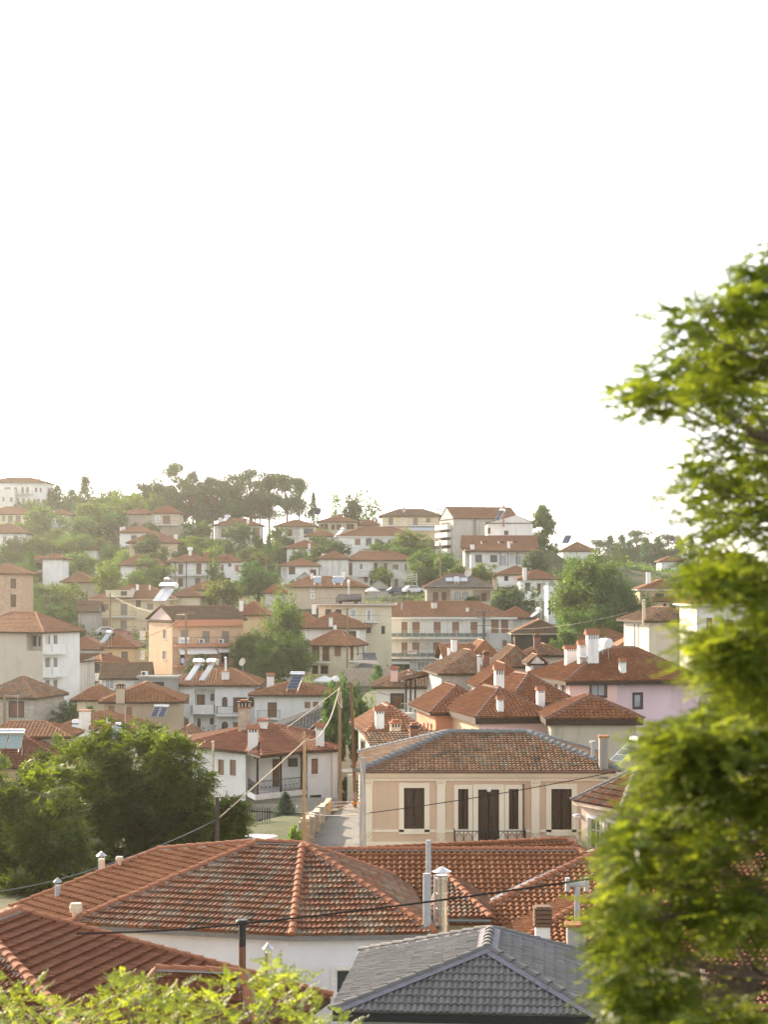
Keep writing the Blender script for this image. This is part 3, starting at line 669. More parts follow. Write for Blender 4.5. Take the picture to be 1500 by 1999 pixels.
# red roof lower left
h = House('red_roof_house', 'house with deep red pantile roof whose hip runs down towards the white wall')
A_, N_ = R3(-10.95, 55, -9.61), R3(-11.6, 52.6, -9.61); r_, p_ = V(.27, .96, 0), V(.96, -.27, 0); dz = V(0, 0, -2.59)
C1, C2 = A_+p_*8.97+r_*2.73+dz, N_+p_*8.97-r_*8+dz; C3, C4 = N_-p_*8.97-r_*8+dz, A_-p_*8.97+r_*2.73+dz
E = [C2, C1, C4, C3]
prism(h, poly_walls_from(E, .5), ZC-12.25, .8, CREAM)
h.roofpoly([[C2, C1, A_, N_], [C1, C4, A_], [C4, C3, N_, A_], [C3, C2, N_]], [(A_, N_), (C1, A_), (C2, N_), (C4, A_), (C3, N_)], T_RED, 0, E, DARKW, dict(row=.37, roll=.155, amp=.05, lift=.08, cr=.15))
h.chimney(473, 1800, 1912, .21, 'pipe', 51, RUST); h.chimney(473, 1795, 1812, .27, 'pot', 51, BLACKM); h.chimney(523, 1847, 1925, .20, 'flue', 50, METAL)
# low hip over the side porch of the same house
q0, q1, q2, q3 = R3(-7.0, 49.2, -11.55), R3(-3.4, 49.0, -11.6), R3(-3.2, 51.6, -11.6), R3(-6.8, 51.9, -11.5)
k0, k1 = R3(-6.2, 50.5, -10.42), R3(-3.9, 50.3, -10.46)
h.roofpoly([[q0, q1, k1, k0], [q1, q2, k1], [q2, q3, k0, k1], [q3, q0, k0]], [(k0, k1), (q0, k0), (q1, k1)], T_RED, 0, None, None, dict(row=.36, roll=.2))

# long orange roof and its neighbours on the right
h = House('orange_roof_house', 'house with long bright orange tile ridge just in front of the beige villa')
ze, zr = -12.3, -10.2
E = [R3(-3, 66.5, ze), R3(9.5, 66.5, ze), R3(9.5, 77.4, ze), R3(-3, 77.4, ze)]; a, b = R3(-3, 72, zr), R3(7.6, 72, zr)
prism(h, [(-2.6, 67), (9.1, 67), (9.1, 77), (-2.6, 77)], ZC+ze, .8, CREAM)
h.roofpoly([[E[0], E[1], b, a], [E[1], E[2], b], [E[2], E[3], a, b]], [(a, b), (E[1], b)], T_NEW, 0, E, GUT, dict(row=.36, roll=.235, amp=.058))
e0, e1, e2, ap = R3(1.6, 65.2, -11.62), R3(3.75, 65.2, -11.62), R3(4.0, 70.5, -11.5), R3(2.35, 69.2, -10.75)
h.roofpoly([[e0, e1, ap], [e1, e2, ap]], [(e1, ap), (e0, ap)], T_MAIN, 0, None, None, dict(row=.36, roll=.2))
mb = MB(); mb.obox(R3(1.7, 65.9, -13.5), V(1.75, 0, 0), V(0, 3, 0), V(0, 0, 1.82)); mb.build('wall', [OCH], h.e)
mb = MB(); mb.tube([R3(1.6, 65.1, -11.7), R3(3.8, 65.1, -11.72)], .06, 8); mb.tube([R3(1.62, 65.12, -11.7), R3(1.5, 65.5, -12.0), R3(1.5, 65.7, -14)], .05, 8); mb.build('gutter', [GUT], h.e)
h = House('orange_roof_house', 'orange hip roof house half hidden behind the blurred tree, with metal valley flashing')
ze, zr = -12.02, -10.17
E = [R3(2.4, 65.9, ze), R3(20, 65.9, ze), R3(20, 79, ze), R3(2.4, 79, ze)]; a, b = R3(8.63, 72.2, zr), R3(15, 72.2, zr)
prism(h, [(9.8, 66.4), (19.5, 66.4), (19.5, 78.5), (9.8, 78.5)], ZC+ze, .8, WH2)
h.roofpoly([[E[0], E[1], b, a], [E[1], E[2], b], [E[2], E[3], a, b], [E[3], E[0], a]], [(E[0], a), (a, b), (E[1], b)], T_NEW, 0, None, None, dict(row=.36, roll=.235, amp=.058))
mb = MB(); mb.add([R3(2.0, 66.3, -12.02), R3(2.4, 66.1, -11.93), R3(8.5, 72.2, -10.1), R3(8.1, 72.3, -10.2)], [(0, 1, 2, 3)]); mb.build('valley_flashing', [plain('zinc_flashing', (.20, .22, .26), .6, .1)], h.e)
h = House('orange_roof_house', 'low orange tiled wing with dark louvre-topped chimney behind the grey roof')
ze, zr = -12.2, -11.12
E = [R3(3.9, 61.6, ze), R3(16, 61.6, ze), R3(16, 71.4, ze), R3(3.9, 71.4, ze)]; a, b = R3(7.5, 66.5, zr), R3(12.4, 66.5, zr)
prism(h, [(4.4, 62.1), (15.5, 62.1), (15.5, 71), (4.4, 71)], ZC+ze, .8, CREAM)
h.roofpoly([[E[0], E[1], b, a], [E[1], E[2], b], [E[2], E[3], a, b], [E[3], E[0], a]], [(E[0], a), (a, b), (E[1], b)], T_NEW, 0, E, GUT, dict(row=.36, roll=.235, amp=.058))
h.chimney(1060, 1769, 1846, .60, 'block', 62)
h.chimney(1125, 1802, 1850, .6, 'plain', 62.2, CONC); h.chimney(1128, 1722, 1806, .21, 'pipe', 62.4, GPIPE)
mb = MB(); t = at(1128, 1726, 64); mb.tube([t-V(.28, 0, 0), t+V(.28, 0, 0)], .1, 10); mb.obox(t+V(-.4, -.02, -.25), V(.14, 0, 0), V(0, .3, 0), V(0, 0, .45)); mb.obox(t+V(.26, -.02, -.25), V(.14, 0, 0), V(0, .3, 0), V(0, 0, .45)); mb.build('flue_cowl', [GPIPE], h.lastroof)
h = House('tiled_shed', 'narrow tiled shed roof sloping up to the right below the villa balcony')
A8, B8 = R3(-3.0, 80.2, -11.42), R3(8.3, 84, -11.42); e0, e1, b0, b1 = R3(-2.2, 77.6, -12.4), R3(10.0, 82.0, -12.4), R3(-4, 83, -12.4), R3(9.0, 86.5, -12.4)
prism(h, [(-1.9, 78.2), (9.5, 82.3), (8.6, 86), (-3.7, 82.8)], ZC-12.42, .8, WH2)
h.roofpoly([[e0, e1, B8, A8], [e1, b1, B8], [b1, b0, A8, B8]], [(A8, B8), (e1, B8)], T_NEW, 0, None, None, dict(row=.36, roll=.22, amp=.055))

# beige villa
h = House('beige_villa', 'beige neoclassical villa with cream pilasters, tall brown louvred shutters and old hip roof')
h.block(712, 1198, 90, 1507, 1668, 9.6, 0, wall=BEIGE, rm=T_OLD, roof=dict(ax='x', rise=1.5, il=4.6, ir=4.2, ov=.35, roll=.2, row=.30, amp=.035, lift=.085, cm=(plain('grey_mortar', (.19, .195, .195), .9, 0, 4, .3), MAT['grey_mortar']), cr=.17, fh=.12), fm=TRIM, lod=0,
   F_=[(789, 1538, 829, 1618, 'o'), (895, 1540, 915, 1619, 'o'), (1077, 1540, 1117, 1621, 'o'), (994, 1540, 1013, 1619, 'o'), (934, 1541, 975, 1647, 'O')])
h.trim('F', 711, 1510, 1199, 1515, .22, name='cornice'); h.trim('F', 711, 1515, 1199, 1524, .10, name='frieze')
f = h.faces['F']; mb = MB()
for i in range(92):
    x = 714+i*5.24; a = f.rect(x, 1518 if i % 2 else 1517, x+3.6, 1520.5 if i % 2 else 1519.5); mb.obox(f.P(a[0], a[1], .10), f.u*(a[2]-a[0]), f.n*.025, V(0, 0, a[3]-a[1]))
mb.build('wave_ornament', [BEIGE], h.e)
for x0, x1 in ((711.5, 727), (853.5, 869.5), (1038, 1054), (1181, 1198.5)):
    h.trim('F', x0, 1532, x1, 1662, .07, name='pilaster'); h.trim('F', x0-1.5, 1524.3, x1+1.5, 1532, .12, name='capital')
    mb = MB()
    for k in range(4): a = f.rect(x0+1.5+k*(x1-x0-3)/4, 1527, x0+3.5+k*(x1-x0-3)/4, 1529.5); mb.obox(f.P(a[0], a[1], .12), f.u*(a[2]-a[0]), f.n*.02, V(0, 0, a[3]-a[1]))
    a = f.rect(x0+2, 1626, x1-2, 1641)
    for (l0, z0, l1, z1) in ((a[0], a[1], a[2], a[3]), (a[0], a[3], a[2], a[1])): mb.bar(f.P(l0, z0, .075), f.P(l1, z1, .075), .012)
    for (l0, z0, l1, z1) in ((a[0], a[1], a[2], a[1]), (a[0], a[3], a[2], a[3]), (a[0], a[1], a[0], a[3]), (a[2], a[1], a[2], a[3])): mb.bar(f.P(l0, z0, .075), f.P(l1, z1, .075), .012)
    mb.build('ornament', [BEIGE], h.e)
for x0, x1 in ((728, 853), (870, 886), (1026, 1037), (1055, 1180)): h.trim('F', x0, 1619.5, x1, 1624, .05, name='string_course')
h.trim('F', 727.2, 1643, 1180, 1668, .06, name='plinth')
h.balcony('F', 886, 1649, 1025, .9, 'diamond', .80, .16)
mb = MB(); a, b = f.hit(1022.5, 1530)[0], f.hit(1022.5, 1650); mb.tube([f.P(a, f.hit(0, 1530)[1], .1), f.P(a, b[1], .1)], .04, 8); mb.tube([at(704, 1507, 89.5), at(1203, 1507.5, 89.5)], .065, 8); mb.build('drain_pipe', [plain('rusty_pipe', (.16, .09, .06), .7)], h.e)
mb = MB(); c = at(955, 1542, 89.6); mb.tube([c+V(0, 0, .1), c+V(0, 0, .05), c-V(0, 0, .06), c-V(0, 0, .1)], [.04, .1, .1, .03], 12); mb.build('door_lamp', [WFR], h.e)
h.chimney(1179, 1436, 1500, .42, 'plain', 97, CONC); h.chimney(1179, 1434, 1452, .46, 'block', 97, CONC); h.chimney(1158.5, 1447, 1484, .18, 'pipe', 99, GPIPE); h.chimney(1158.5, 1446, 1460, .27, 'pot', 99, GPIPE)
villa = h
solar_heater(at(1222, 1503, 97), -60, 'steel solar heater with slanting frame behind the villa roof, by the concrete chimney', 2.0, 1.0, .75, .22, 36)

h = House('cottage', 'small pinkish cottage with two tall grey windows at the right end of the villa')
h.block(1136, 1219, 84, 1566, 1730, 6.5, -63, wall=plaster('pale_pink_plaster', (.68, .55, .45), .2), rm=T_MAIN, roof=dict(rise=1.5, il=2.2, ir=2.6, ov=.3, roll=.22, row=.36, amp=.05, cm=(GREYC, MORT)), lod=0, F_=[(1150, 1596, 1173, 1662, 'g'), (1182, 1603, 1204, 1670, 'g')], fm=BPIPE)

# white house with the posted balcony
h = House('white_house', 'white house with dark balcony posts under a red hip roof, beside the leafy trees')
z = -12.75; E = [R3(-16.85, 150.5, z), R3(-10.74, 144.3, z), R3(-9.47, 140.8, z), R3(-6.05, 145.3, z), R3(-3.5, 146.6, z), R3(-3.2, 158, z), R3(-17, 160.5, z)]
A1, A2 = R3(-10.45, 150.5, -11.1), R3(-9.0, 151, -11.1)
prism(h, [(-15.6, 150.1), (-10.9, 145.1), (-10.7, 146.9), (-6.15, 147.3), (-6.05, 145.9), (-3.75, 147), (-3.75, 157.5), (-16.2, 160)], ZC+z-.05, ZC-18.6, WH,
   {0: [(425, 1482, 437, 1513.5, 's'), (448, 1482.5, 460.5, 1515, 's')], 2: [(532, 1482, 545.5, 1536, 'd'), (566, 1483.5, 577.5, 1493, 'b')], 4: [(607.5, 1481, 621, 1511, 'S'), (605, 1552.5, 628, 1565, 'h')]})
h.roofpoly([[E[0], E[1], A1], [E[1], E[2], A1], [E[2], E[3], A2, A1], [E[3], E[4], A2], [E[4], E[5], A2], [E[5], E[6], A1, A2], [E[6], E[0], A1]], [(E[0], A1), (E[1], A1), (A1, A2), (E[4], A2), (E[5], A2)], rooftile('red_interlocking_tiles', (.25, .098, .055), (.29, .118, .065), (.34, .145, .085), .2, (.22, .10, .06)), 1, E, DARKW, dict(row=.38, roll=.3, amp=.07, lift=.07))
zs = ZC-15.8; s3 = [V(-10.72, 144.4, zs), V(-9.9, 141.6, zs), V(-6.5, 145.2, zs), V(-6.1, 145.95, zs), V(-6.15, 147.2, zs), V(-10.7, 146.8, zs)]
mb = MB(); lo = [p-V(0, 0, .42) for p in s3]; n = 6; mb.add(s3+lo, [tuple(range(n)), tuple(range(2*n-1, n-1, -1))]+[(i, i+n, (i+1) % n+n, (i+1) % n) for i in range(n)]); bal = mb.build('balcony', [WH], h.e)
mb = MB()
for a, b in ((s3[0], s3[1]), (s3[1], s3[2])):
    a, b = a+V(.05, .12, 0), b+V(.0, .12, 0); mb.bar(a+V(0, 0, .98), b+V(0, 0, .98), .03); mb.bar(a+V(0, 0, .1), b+V(0, 0, .1), .02); n = int((b-a).length/.14)
    for i in range(n+1): c = a+(b-a)*i/n; mb.bar(c, c+V(0, 0, .98), .012)
    for i in range(n//3): c = a+(b-a)*(i*3+1.5)/n; mb.cbox(c+V(0, 0, .45), .1, .02, .1)
mb.build('railing', [IRON], bal)
for x, yy in ((-9.75, 141.9), (-8.05, 143.6), (-6.5, 145.3)): mb = MB(); mb.cbox(V(x, yy, zs), .17, .17, ZC+z-zs-.1); mb.cbox(V(x, yy, ZC+z-.3), .5, .2, .16); mb.build('post', [DARKW], h.e)
h.chimney(494, 1417, 1461, .78, 'cap', 146); h.chimney(625, 1413, 1456, .66, 'cap', 148); h.chimney(514, 1404, 1420, .7, 'cap', 152, None, 1.4)
h.chimney(477, 1366, 1424, .95, 'brick', 152, STONE2); h.chimney(416, 1447, 1498, .2, 'flue', 147, BPIPE)
mb = MB(); mb.tube([at(416, 1500, 146.4), at(416, 1600, 146.4)], .09, 8); mb.tube([at(648, 1470, 146.6), at(648, 1585, 146.6)], .05, 8); mb.build('drain_pipe', [BPIPE], h.e)

# walls, gate and stepped wall round the lane
h = House('concrete_wall', 'grey concrete garden wall with dark doorway behind the blue spruce', 'wall')
h.block(492, 580, 127, 1577, 1650, 2.2, 4, wall=CONC, F_=[(505, 1600, 511, 1634, 'h')], under=1)
h = House('concrete_wall', 'grey concrete terrace wall below the dark window of the white balconied house', 'wall')
h.block(570, 655, 133, 1566, 1625, 3, 0, wall=CONC, under=1)
e = empty('stepped_wall', at(610, 1640, 108), 'stepped stone and concrete wall climbing along the left of the lane', 'wall')
mb = MB(); pts = [(596, 1650, 101.5, 1606), (606, 1640, 105, 1602), (616, 1625, 109, 1592), (627, 1610, 113, 1582), (638, 1600, 117, 1575), (648, 1592, 122, 1570)]
for (x0, y0, D0, t0), (x1, y1, D1, t1) in zip(pts, pts[1:]):
    a, b = at(x0, y0, D0), at(x1, y1, D1); zt = at(x0, t0, D0).z; d = V(b.x-a.x, b.y-a.y, 0); s_ = V(-d.y, d.x, 0).normalized()*.35
    mb.obox(V(a.x, a.y, -.5), d*.98, s_, V(0, 0, zt+.5))
    mb.cbox(V(a.x, a.y, -.5), .5, .5, zt+.75)
mb.build('wall', [STONE], e)
e = empty('metal_gate', at(700, 1590, 127), 'dark metal yard gate at the top of the lane', 'gate'); mb = MB(); a = at(691, 1586, 127)
for i in range(9): mb.obox(a+V(0, 0, .1+i*.24), V(.95, 0, 0), V(0, .05, 0), V(0, 0, .2))
mb.build('leaf_panel', [plain('dark_green_metal', (.06, .075, .07), .5)], e); mb = MB(); mb.cbox(a-V(.25, 0, .3), .4, .4, 2.9); mb.cbox(a+V(1.2, 0, -.3), .4, .4, 2.9); mb.build('gate_post', [CONC], e)
e = empty('garden_fence', at(465, 1610, 118), 'dark iron garden fence beside the leafy tree and the concrete wall', 'fence'); mb = MB()
for i in range(14): p = at(463, 1622, 118)+V(i*.16, 0, 0); mb.cbox(p, .05, .05, 1.5)
mb.obox(at(462, 1622, 118)+V(0, 0, 1.2), V(2.3, 0, 0), V(0, .04, 0), V(0, 0, .06)); mb.obox(at(462, 1622, 118)+V(0, 0, .2), V(2.3, 0, 0), V(0, .04, 0), V(0, 0, .06)); mb.build('railing', [IRON], e)
ANCH.append((-7, 98, -.4)); ANCH.append((-12, 98, -.4)); SIGHT.append((375, 657, 145, 1608))
for x, y, D in ((560, 1645, 128), (620, 1650, 110), (560, 1650, 108), (700, 1600, 121), (660, 1640, 106), (650, 1602, 114)): p = at(x, y, D); ANCH.append((p.x, p.y, .45))
# white van with its roof showing over the ridge
b = V(-7.2, 98, -.35); e = empty('white_van', b, 'white van of which only the roof shows above the tiled ridge', 'van'); prof = [(-2.6, .4), (-2.6, 1.9), (-2.35, 2.32), (1.5, 2.36), (1.8, 2.2), (2.3, 1.3), (2.9, 1.05), (3.0, .4)]; mb = MB(); n = len(prof)
ca, sa = math.cos(rd(72)), math.sin(rd(72)); TX = lambda x, yy, zz: b+V(x*ca*.85-yy*sa, x*sa*.85+yy*ca, zz*.88)
mb.add([TX(-x, yy*(1 if zz < 1.9 else .9), zz) for yy in (-.98, .98) for x, zz in prof], [tuple(range(n)), tuple(range(2*n-1, n-1, -1))]+[(i, i+n, (i+1) % n+n, (i+1) % n) for i in range(n)])
mb.build('body', [plain('white_paint', (.78, .78, .78), .3)], e)
mb = MB()
for k in range(5): mb.obox(TX(-1.2+k*.8, -.85, 2.37), (TX(1, 0, 0)-b)*.05, (TX(0, 1, 0)-b)*1.7, V(0, 0, .03))
mb.build('roof_rib', [WFR], e)
mb = MB(); mb.add([TX(-1.86, -.8, 2.12), TX(-1.86, .8, 2.12), TX(-2.32, .85, 1.35), TX(-2.32, -.85, 1.35)], [(0, 1, 2, 3)]); mb.build('windscreen', [GLASS], e)
for x in (-1.9, 1.6):
    for yy in (-.8, .8): mb = MB(); mb.tube([TX(x, yy-.1, .34), TX(x, yy+.1, .34)], .34, 14); mb.build('wheel', [BLACKM], e)

# second row: houses right of the lane
h = House('grey_tile_house', 'cream house with dark grey hip roof and arched gable behind the utility poles')
h.block(540, 733, 165, 1428, 1540, 11, 0, wall=CREAM, rm=T_GFAR, roof=dict(rise=1.9, il=5, ir=4, ov=.5, cm=(GREYC, GREYC), roll=.3, amp=.06), F_=[(652, 1444, 676, 1486, 'l', 1.2, [(654, 1448, 664, 1484, 'b'), (668, 1448, 675, 1475, 'b')]), (700, 1450, 710, 1480, 'b')])
h.block(603, 652, 163.2, 1434, 1540, 1.9, 0, wall=CREAM, rm=T_GFAR, roof=dict(t='gy', rise=1.15, ov=.35, cm=(GREYC, GREYC), roll=.3), F_=[(634, 1440, 650, 1462, 'a')], anchor=False)
h.balcony('F', 652, 1501, 690, .8, 'bars', 1.0, .2, None, WFR, 0)

h = House('stone_sided_house', 'white house with stone side wall and lit tile roof right beside the leaning pole')
h.block(727, 824, 116, 1433, 1520, 8, 7, wall={'F': WH2, 'L': STONE2, 'R': WH2, 'B': WH2}, rm=T_MID, roof=dict(rise=1.45, il=4.2, ir=2, ov=.45, roll=.26, amp=.06), F_=[(764, 1454, 771, 1480, 'b'), (731, 1448, 735, 1478, 'e')], L=[(706, 1445, 712, 1470, 'b')])
h.chimney(741, 1382, 1421, .55, 'cap', 119); h.chimney(772, 1405, 1456, .62, 'crown', 113, STONE2); h.chimney(808.5, 1417, 1452, .5, 'brick', 109, plaster('dark_brick', (.22, .11, .08), .3))
h = House('tiled_lean_to', 'low old-tiled lean-to with a dark metal sheet tucked behind the villa roof')
h.block(745, 880, 106, 1487, 1560, 4, 12, wall=WH2, rm=T_OLD, roof=dict(t='shed', rise=1.3, ov=.3, roll=.22), anchor=False)
mb = MB(); mb.add([at(772, 1486, 105.5), at(800, 1487, 105.5), at(884, 1436, 109), at(862, 1440, 109)], [(0, 1, 2, 3)]); mb.build('metal_sheet', [plain('dark_sheet', (.07, .07, .075), .5, .4)], h.e)

h = House('pergola_house', 'white house with dark square window and mossy tile roof behind the tall pergola posts')
h.block(735, 864, 186, 1342, 1405, 8, 0, wall=WH, rm=T_OLD, roof=dict(rise=1.35, il=3.6, ir=1, ov=.5, roll=.3, amp=.08), F_=[(765, 1356, 787, 1381, 'm')])
h.chimney(770, 1302, 1330, .72, 'cap', 189, PINK)
for x in (793, 802, 811): h.post(x, 1326, 1392, 180, .17, BLACKM)
a = [at(783, 1328, 178), at(838, 1316, 178), at(843, 1308, 183), at(795, 1311, 183)]; h.roofpoly([a], [], T_OLD, 2, a, DARKW, dict(roll=.3)); h.faces = {'F': Face(V(at(783, 0, 179).x, 179, 0), V(1, 0, 0), 3, 0, 9)}
h.balcony('F', 783, 1391, 812, .8, 'bars', .95, .2, WH2, WFR)

h = House('grey_render_house', 'bare grey rendered house with small white garage panel and lit tile hip')
h.block(862, 938, 170, 1316, 1380, 9, 7, wall=GREYP, rm=T_OLD, roof=dict(ax='y', rise=2.0, il=4, ir=2, ov=.4, roll=.3, rx=.85, amp=.08), F_=[(895, 1346, 929, 1361, 'G')])
h.chimney(935.5, 1279, 1326, .28, 'flue', 169, METAL); h.chimney(949.5, 1272, 1308, .56, 'brick', 172, plaster('dark_brick', (.2, .1, .07), .2))
h = House('tiled_cottage', 'cottage with undulating orange tiles right behind the tall white chimney')
h.block(938, 1036, 160, 1343, 1400, 8, 3, wall=CREAM, rm=T_NEW, roof=dict(rise=2.0, il=.5, ir=2.5, ov=.4, roll=.3, amp=.09, row=.34))
h.block(1036, 1063, 161, 1296, 1340, 3, 3, wall=WH2, rm=T_OLD, roof=dict(t='gy', rise=.7, ov=.3, roll=.3), F_=[(1041, 1300, 1055, 1316, 'w')], anchor=False)
h = House('old_tiled_house', 'crumbling old-tiled roof with slumped ridge below the long white apartment house')
h.block(972, 1042, 177, 1302, 1345, 7, 2, wall=TAN, rm=T_OLD, roof=dict(rise=1.9, il=.2, ir=1, ov=.4, roll=.3, amp=.09))
h.block(1031, 1102, 181, 1280, 1330, 5, 0, wall=TAN, rm=T_OLD, roof=dict(rise=1.0, il=1.4, ir=.6, ov=.4, roll=.3, amp=.09), anchor=False)
h.chimney(1049, 1240, 1266, .62, 'brick', 182, plaster('dark_brick', (.2, .1, .07), .2))
h = House('tin_roof_house', 'house with pale orange ribbed roof and white gable left of the old tile roofs')
h.block(872, 925, 205, 1289, 1330, 7, 5, wall=WH, rm=T_MID, roof=dict(t='gx', rise=1.6, ov=.5, roll=.34), F_=[(878, 1296, 886, 1318, 'm')])
h.block(925, 968, 207, 1280, 1320, 7, 5, wall=WH, rm=T_MID, roof=dict(rise=1.6, il=.2, ir=2, ov=.4, roll=.34), anchor=False)
h.chimney(887, 1247, 1273, .6, 'plain', 207, WH); h.chimney(877, 1263, 1290, .3, 'plain', 204, WH); h.chimney(967, 1266, 1284, .5, 'plain', 209, WH2)

h = House('pink_lilac_house', 'large pink and lilac house under a bright orange hip roof with a solar heater')
h.block(1113, 1206, 150, 1331, 1430, 11, 13, wall=PINK, F_=[(1155, 1336, 1183, 1359, 'k')], L=[(1070, 1333, 1080, 1356, 'g'), (1082, 1333, 1092, 1358, 'g'), (1095, 1334, 1107, 1362, 'g')])
p_save = (h.p0.copy(), h.z1)
h.block(1203, 1365, 151.6, 1331, 1470, 9, 13, wall=LILAC, F_=[(1239, 1355, 1253, 1381, 'k')], anchor=False)
h.block(1113, 1365, 150, 1331, 1332, 11, 13, wall=PINK, rm=T_NEW, lod=1, under=0, anchor=False, roof=dict(rise=2.5, il=5.6, ir=4, ov=.45, ovs=.5, roll=.3, amp=.09, row=.34, fh=.3, cm=(plain('brown_ridge', (.20, .10, .07), .8), MORT)))
h.chimney(1216, 1288, 1313, .5, 'cap', 153); h.chimney(1115, 1262, 1296, .95, 'cap', 155, None, .6); h.chimney(1136, 1252, 1296, .55, 'cap', 155.3, None, .6); h.chimney(1157, 1230, 1294, .95, 'cap', 155.6, None, .6)
solar_heater(h.rhit(1160, 1288, 154), -62, 'white solar heater with long pale panel on the bright orange roof of the pink house', 2.4, 1.0, 1.0, .42, 20, 1, PANELW, WFR)

h = House('salmon_house', 'salmon walled house with three narrow red windows and a lit tile hip')
h.block(851, 968, 136, 1393, 1480, 9, 8, wall=SALM, rm=T_NEW, roof=dict(rise=1.75, il=4.3, ir=1, ov=.5, roll=.3, amp=.09, row=.34, cm=(MAT['brown_ridge'], MORT)), L=[(827, 1410, 831, 1434, 'r'), (834, 1411, 838, 1435, 'r'), (841, 1412, 845, 1436, 'r')], lod=1)
h.chimney(975, 1299, 1362, .66, 'cap', 139)
h = House('pink_house', 'pink walled house with dark fascia and two white chimneys on wavy orange tiles')
h.block(937, 1074, 128, 1402, 1490, 9.5, 11, wall={'F': plaster('rose_plaster', (.84, .57, .55), .15), 'L': ORA, 'R': PINK, 'B': PINK}, rm=T_NEW, roof=dict(rise=1.75, il=4.6, ir=1.2, ov=.4, ovs=.4, roll=.3, amp=.09, row=.34, fh=.42, cm=(MAT['brown_ridge'], MORT)), lod=1)
h.block(1000, 1118, 137, 1374, 1450, 8, 11, wall=PINK, rm=T_NEW, roof=dict(rise=1.95, il=4.2, ir=1.0, ov=.4, roll=.3, amp=.09, row=.34, cm=(MAT['brown_ridge'], MORT)), lod=1, anchor=False)
h.chimney(1056, 1342, 1379, .52, 'cap', 131); h.chimney(977, 1361, 1390, .42, 'cap', 128)
h = House('stained_tan_house', 'low house with stained tan rear wall and small tile hip behind the villa')
h.block(1078, 1243, 124, 1404, 1520, 7.5, 0, wall=plaster('stained_tan', (.52, .46, .36), .75, (.22, .18, .13)), rm=T_NEW, roof=dict(rise=1.4, il=2.6, ir=4.0, ov=.35, ovs=.45, roll=.3, amp=.09, row=.34, fh=.42, cm=(MAT['brown_ridge'], MORT)), lod=1)

h = House('tan_house', 'plain tan house wall with slim flue and shallow tile roof partly behind the blurred tree')
h.block(1268, 1368, 200, 1213, 1300, 9, 10, wall=plaster('pale_tan_plaster', (.60, .53, .44), .2), rm=T_OLD, roof=dict(rise=1.4, il=3, ir=2, ov=.7, roll=.3, amp=.08), lod=2)
h.chimney(1258, 1171, 1212, .36, 'flue', 199, BPIPE)
for x in (1240, 1247): h.post(x, 1218, 1262, 198, .08, IRON)
h = House('white_apartment', 'white apartment house with brown shutters seen through the gaps of the blurred tree', 'apartment house')
h.block(1361, 1560, 176, 1180, 1340, 10, 0, wall=WH2, rm=T_MID, roof=dict(rise=2, il=4, ir=4, ov=.6), fm=WFR, F_=[(1419, 1210, 1433, 1241, 'S'), (1458, 1208, 1472, 1241, 'S'), (1505, 1208, 1520, 1241, 'S'), (1380, 1206, 1392, 1236, 'S')])
h = House('cream_outbuilding', 'cream outbuilding with small tiled roof at the foot of the blurred tree')
h.block(1425, 1640, 55, 1976, 2200, 5, 0, wall=CREAM, rm=T_RED, roof=dict(t='shed', rise=1.2, ov=.3, roll=.2), lod=0)
# ---------------------------------------------------------------- middle distance and hill
def simple(name, label, cat='house', *blocks):
    h = House(name, label, cat)
    for b in blocks: h.block(*b[0], **b[1])
    return h
def hip(rise, **k): return dict(dict(rise=rise, ov=.6), **k)
h = House('balcony_house', 'white three-storey house with two stacked loggias and arched windows under a wide tile roof')
h.block(326, 497, 240, 1338, 1430, 11, 0, wall=WH, rm=T_MID, lod=2, roof=hip(1.9, il=6.5, ir=4, ov=.8, roll=.4, amp=.09),
  F_=[(338.7, 1354.8, 348, 1374, 's'), (359, 1354.8, 368.6, 1374, 's'), (338.7, 1402.6, 347.5, 1421.4, 's'), (358.6, 1402.6, 367.8, 1421.4, 's'),
      (379.7, 1345, 419.3, 1391, 'l', 1.6, [(384, 1355.7, 399.7, 1388, 'd'), (411, 1355, 418, 1368, 'm')]), (378, 1394, 419.3, 1424, 'l', 1.6, [(385, 1402, 391.5, 1424, 'd'), (410, 1402, 417, 1414, 'm')]),
      (434.6, 1361.5, 442.7, 1379.7, 'a'), (485.5, 1361.5, 494.5, 1379.7, 'a'), (455, 1361.5, 482, 1391, 'd'), (434, 1409.6, 443.7, 1428, 'a'), (455, 1409.6, 464.8, 1424, 's')])
h.balcony('F', 374, 1391.5, 420, .5, 'solid', 1.05, .15, None, WH); h.balcony('F', 424, 1393, 470, 1.2, 'bars', 1.0, .3)
h.chimney(440, 1310, 1326, .95, 'plain', 246); h.chimney(440.5, 1283, 1311, .28, 'flue', 246, WFR); roof1 = h
S1 = solar_heater(h.rhit(381, 1330, 243), -40, 'steel solar heater, left one of the pair on the wide roof of the loggia house', 2.7, 1.0, 1.5, .45, 46, 1, PANELW)  # pale panel glass: bright sky reflection is painted into its colour
S2 = solar_heater(h.rhit(408, 1330, 243), -40, 'steel solar heater, right one of the pair on the wide roof of the loggia house', 2.7, 1.0, 1.5, .45, 46, 1, PANELW)  # same painted reflection in the pale colour of this panel
dish(at(474, 1306, 246), 'tan satellite dish on the ridge of the loggia house', .5)
h.block(497, 640, 236, 1357, 1430, 10, 0, wall=WH, rm=T_MID, lod=2, anchor=False, roof=hip(1.5, il=3, ir=5, ov=.8, roll=.4, amp=.09), F_=[(522.5, 1371, 540.4, 1400, 'd'), (594.7, 1370, 606, 1382.6, 's'), (611, 1370, 621.7, 1382, 's')])
h.balcony('F', 503, 1401, 547, 1.0); h.chimney(528, 1315, 1338, .9, 'cap', 241)
solar_heater(h.rhit(577, 1347, 240), -20, 'solar heater with single deep blue panel on the right wing roof', 2.4, 1.5, 1.9, .33, 40)

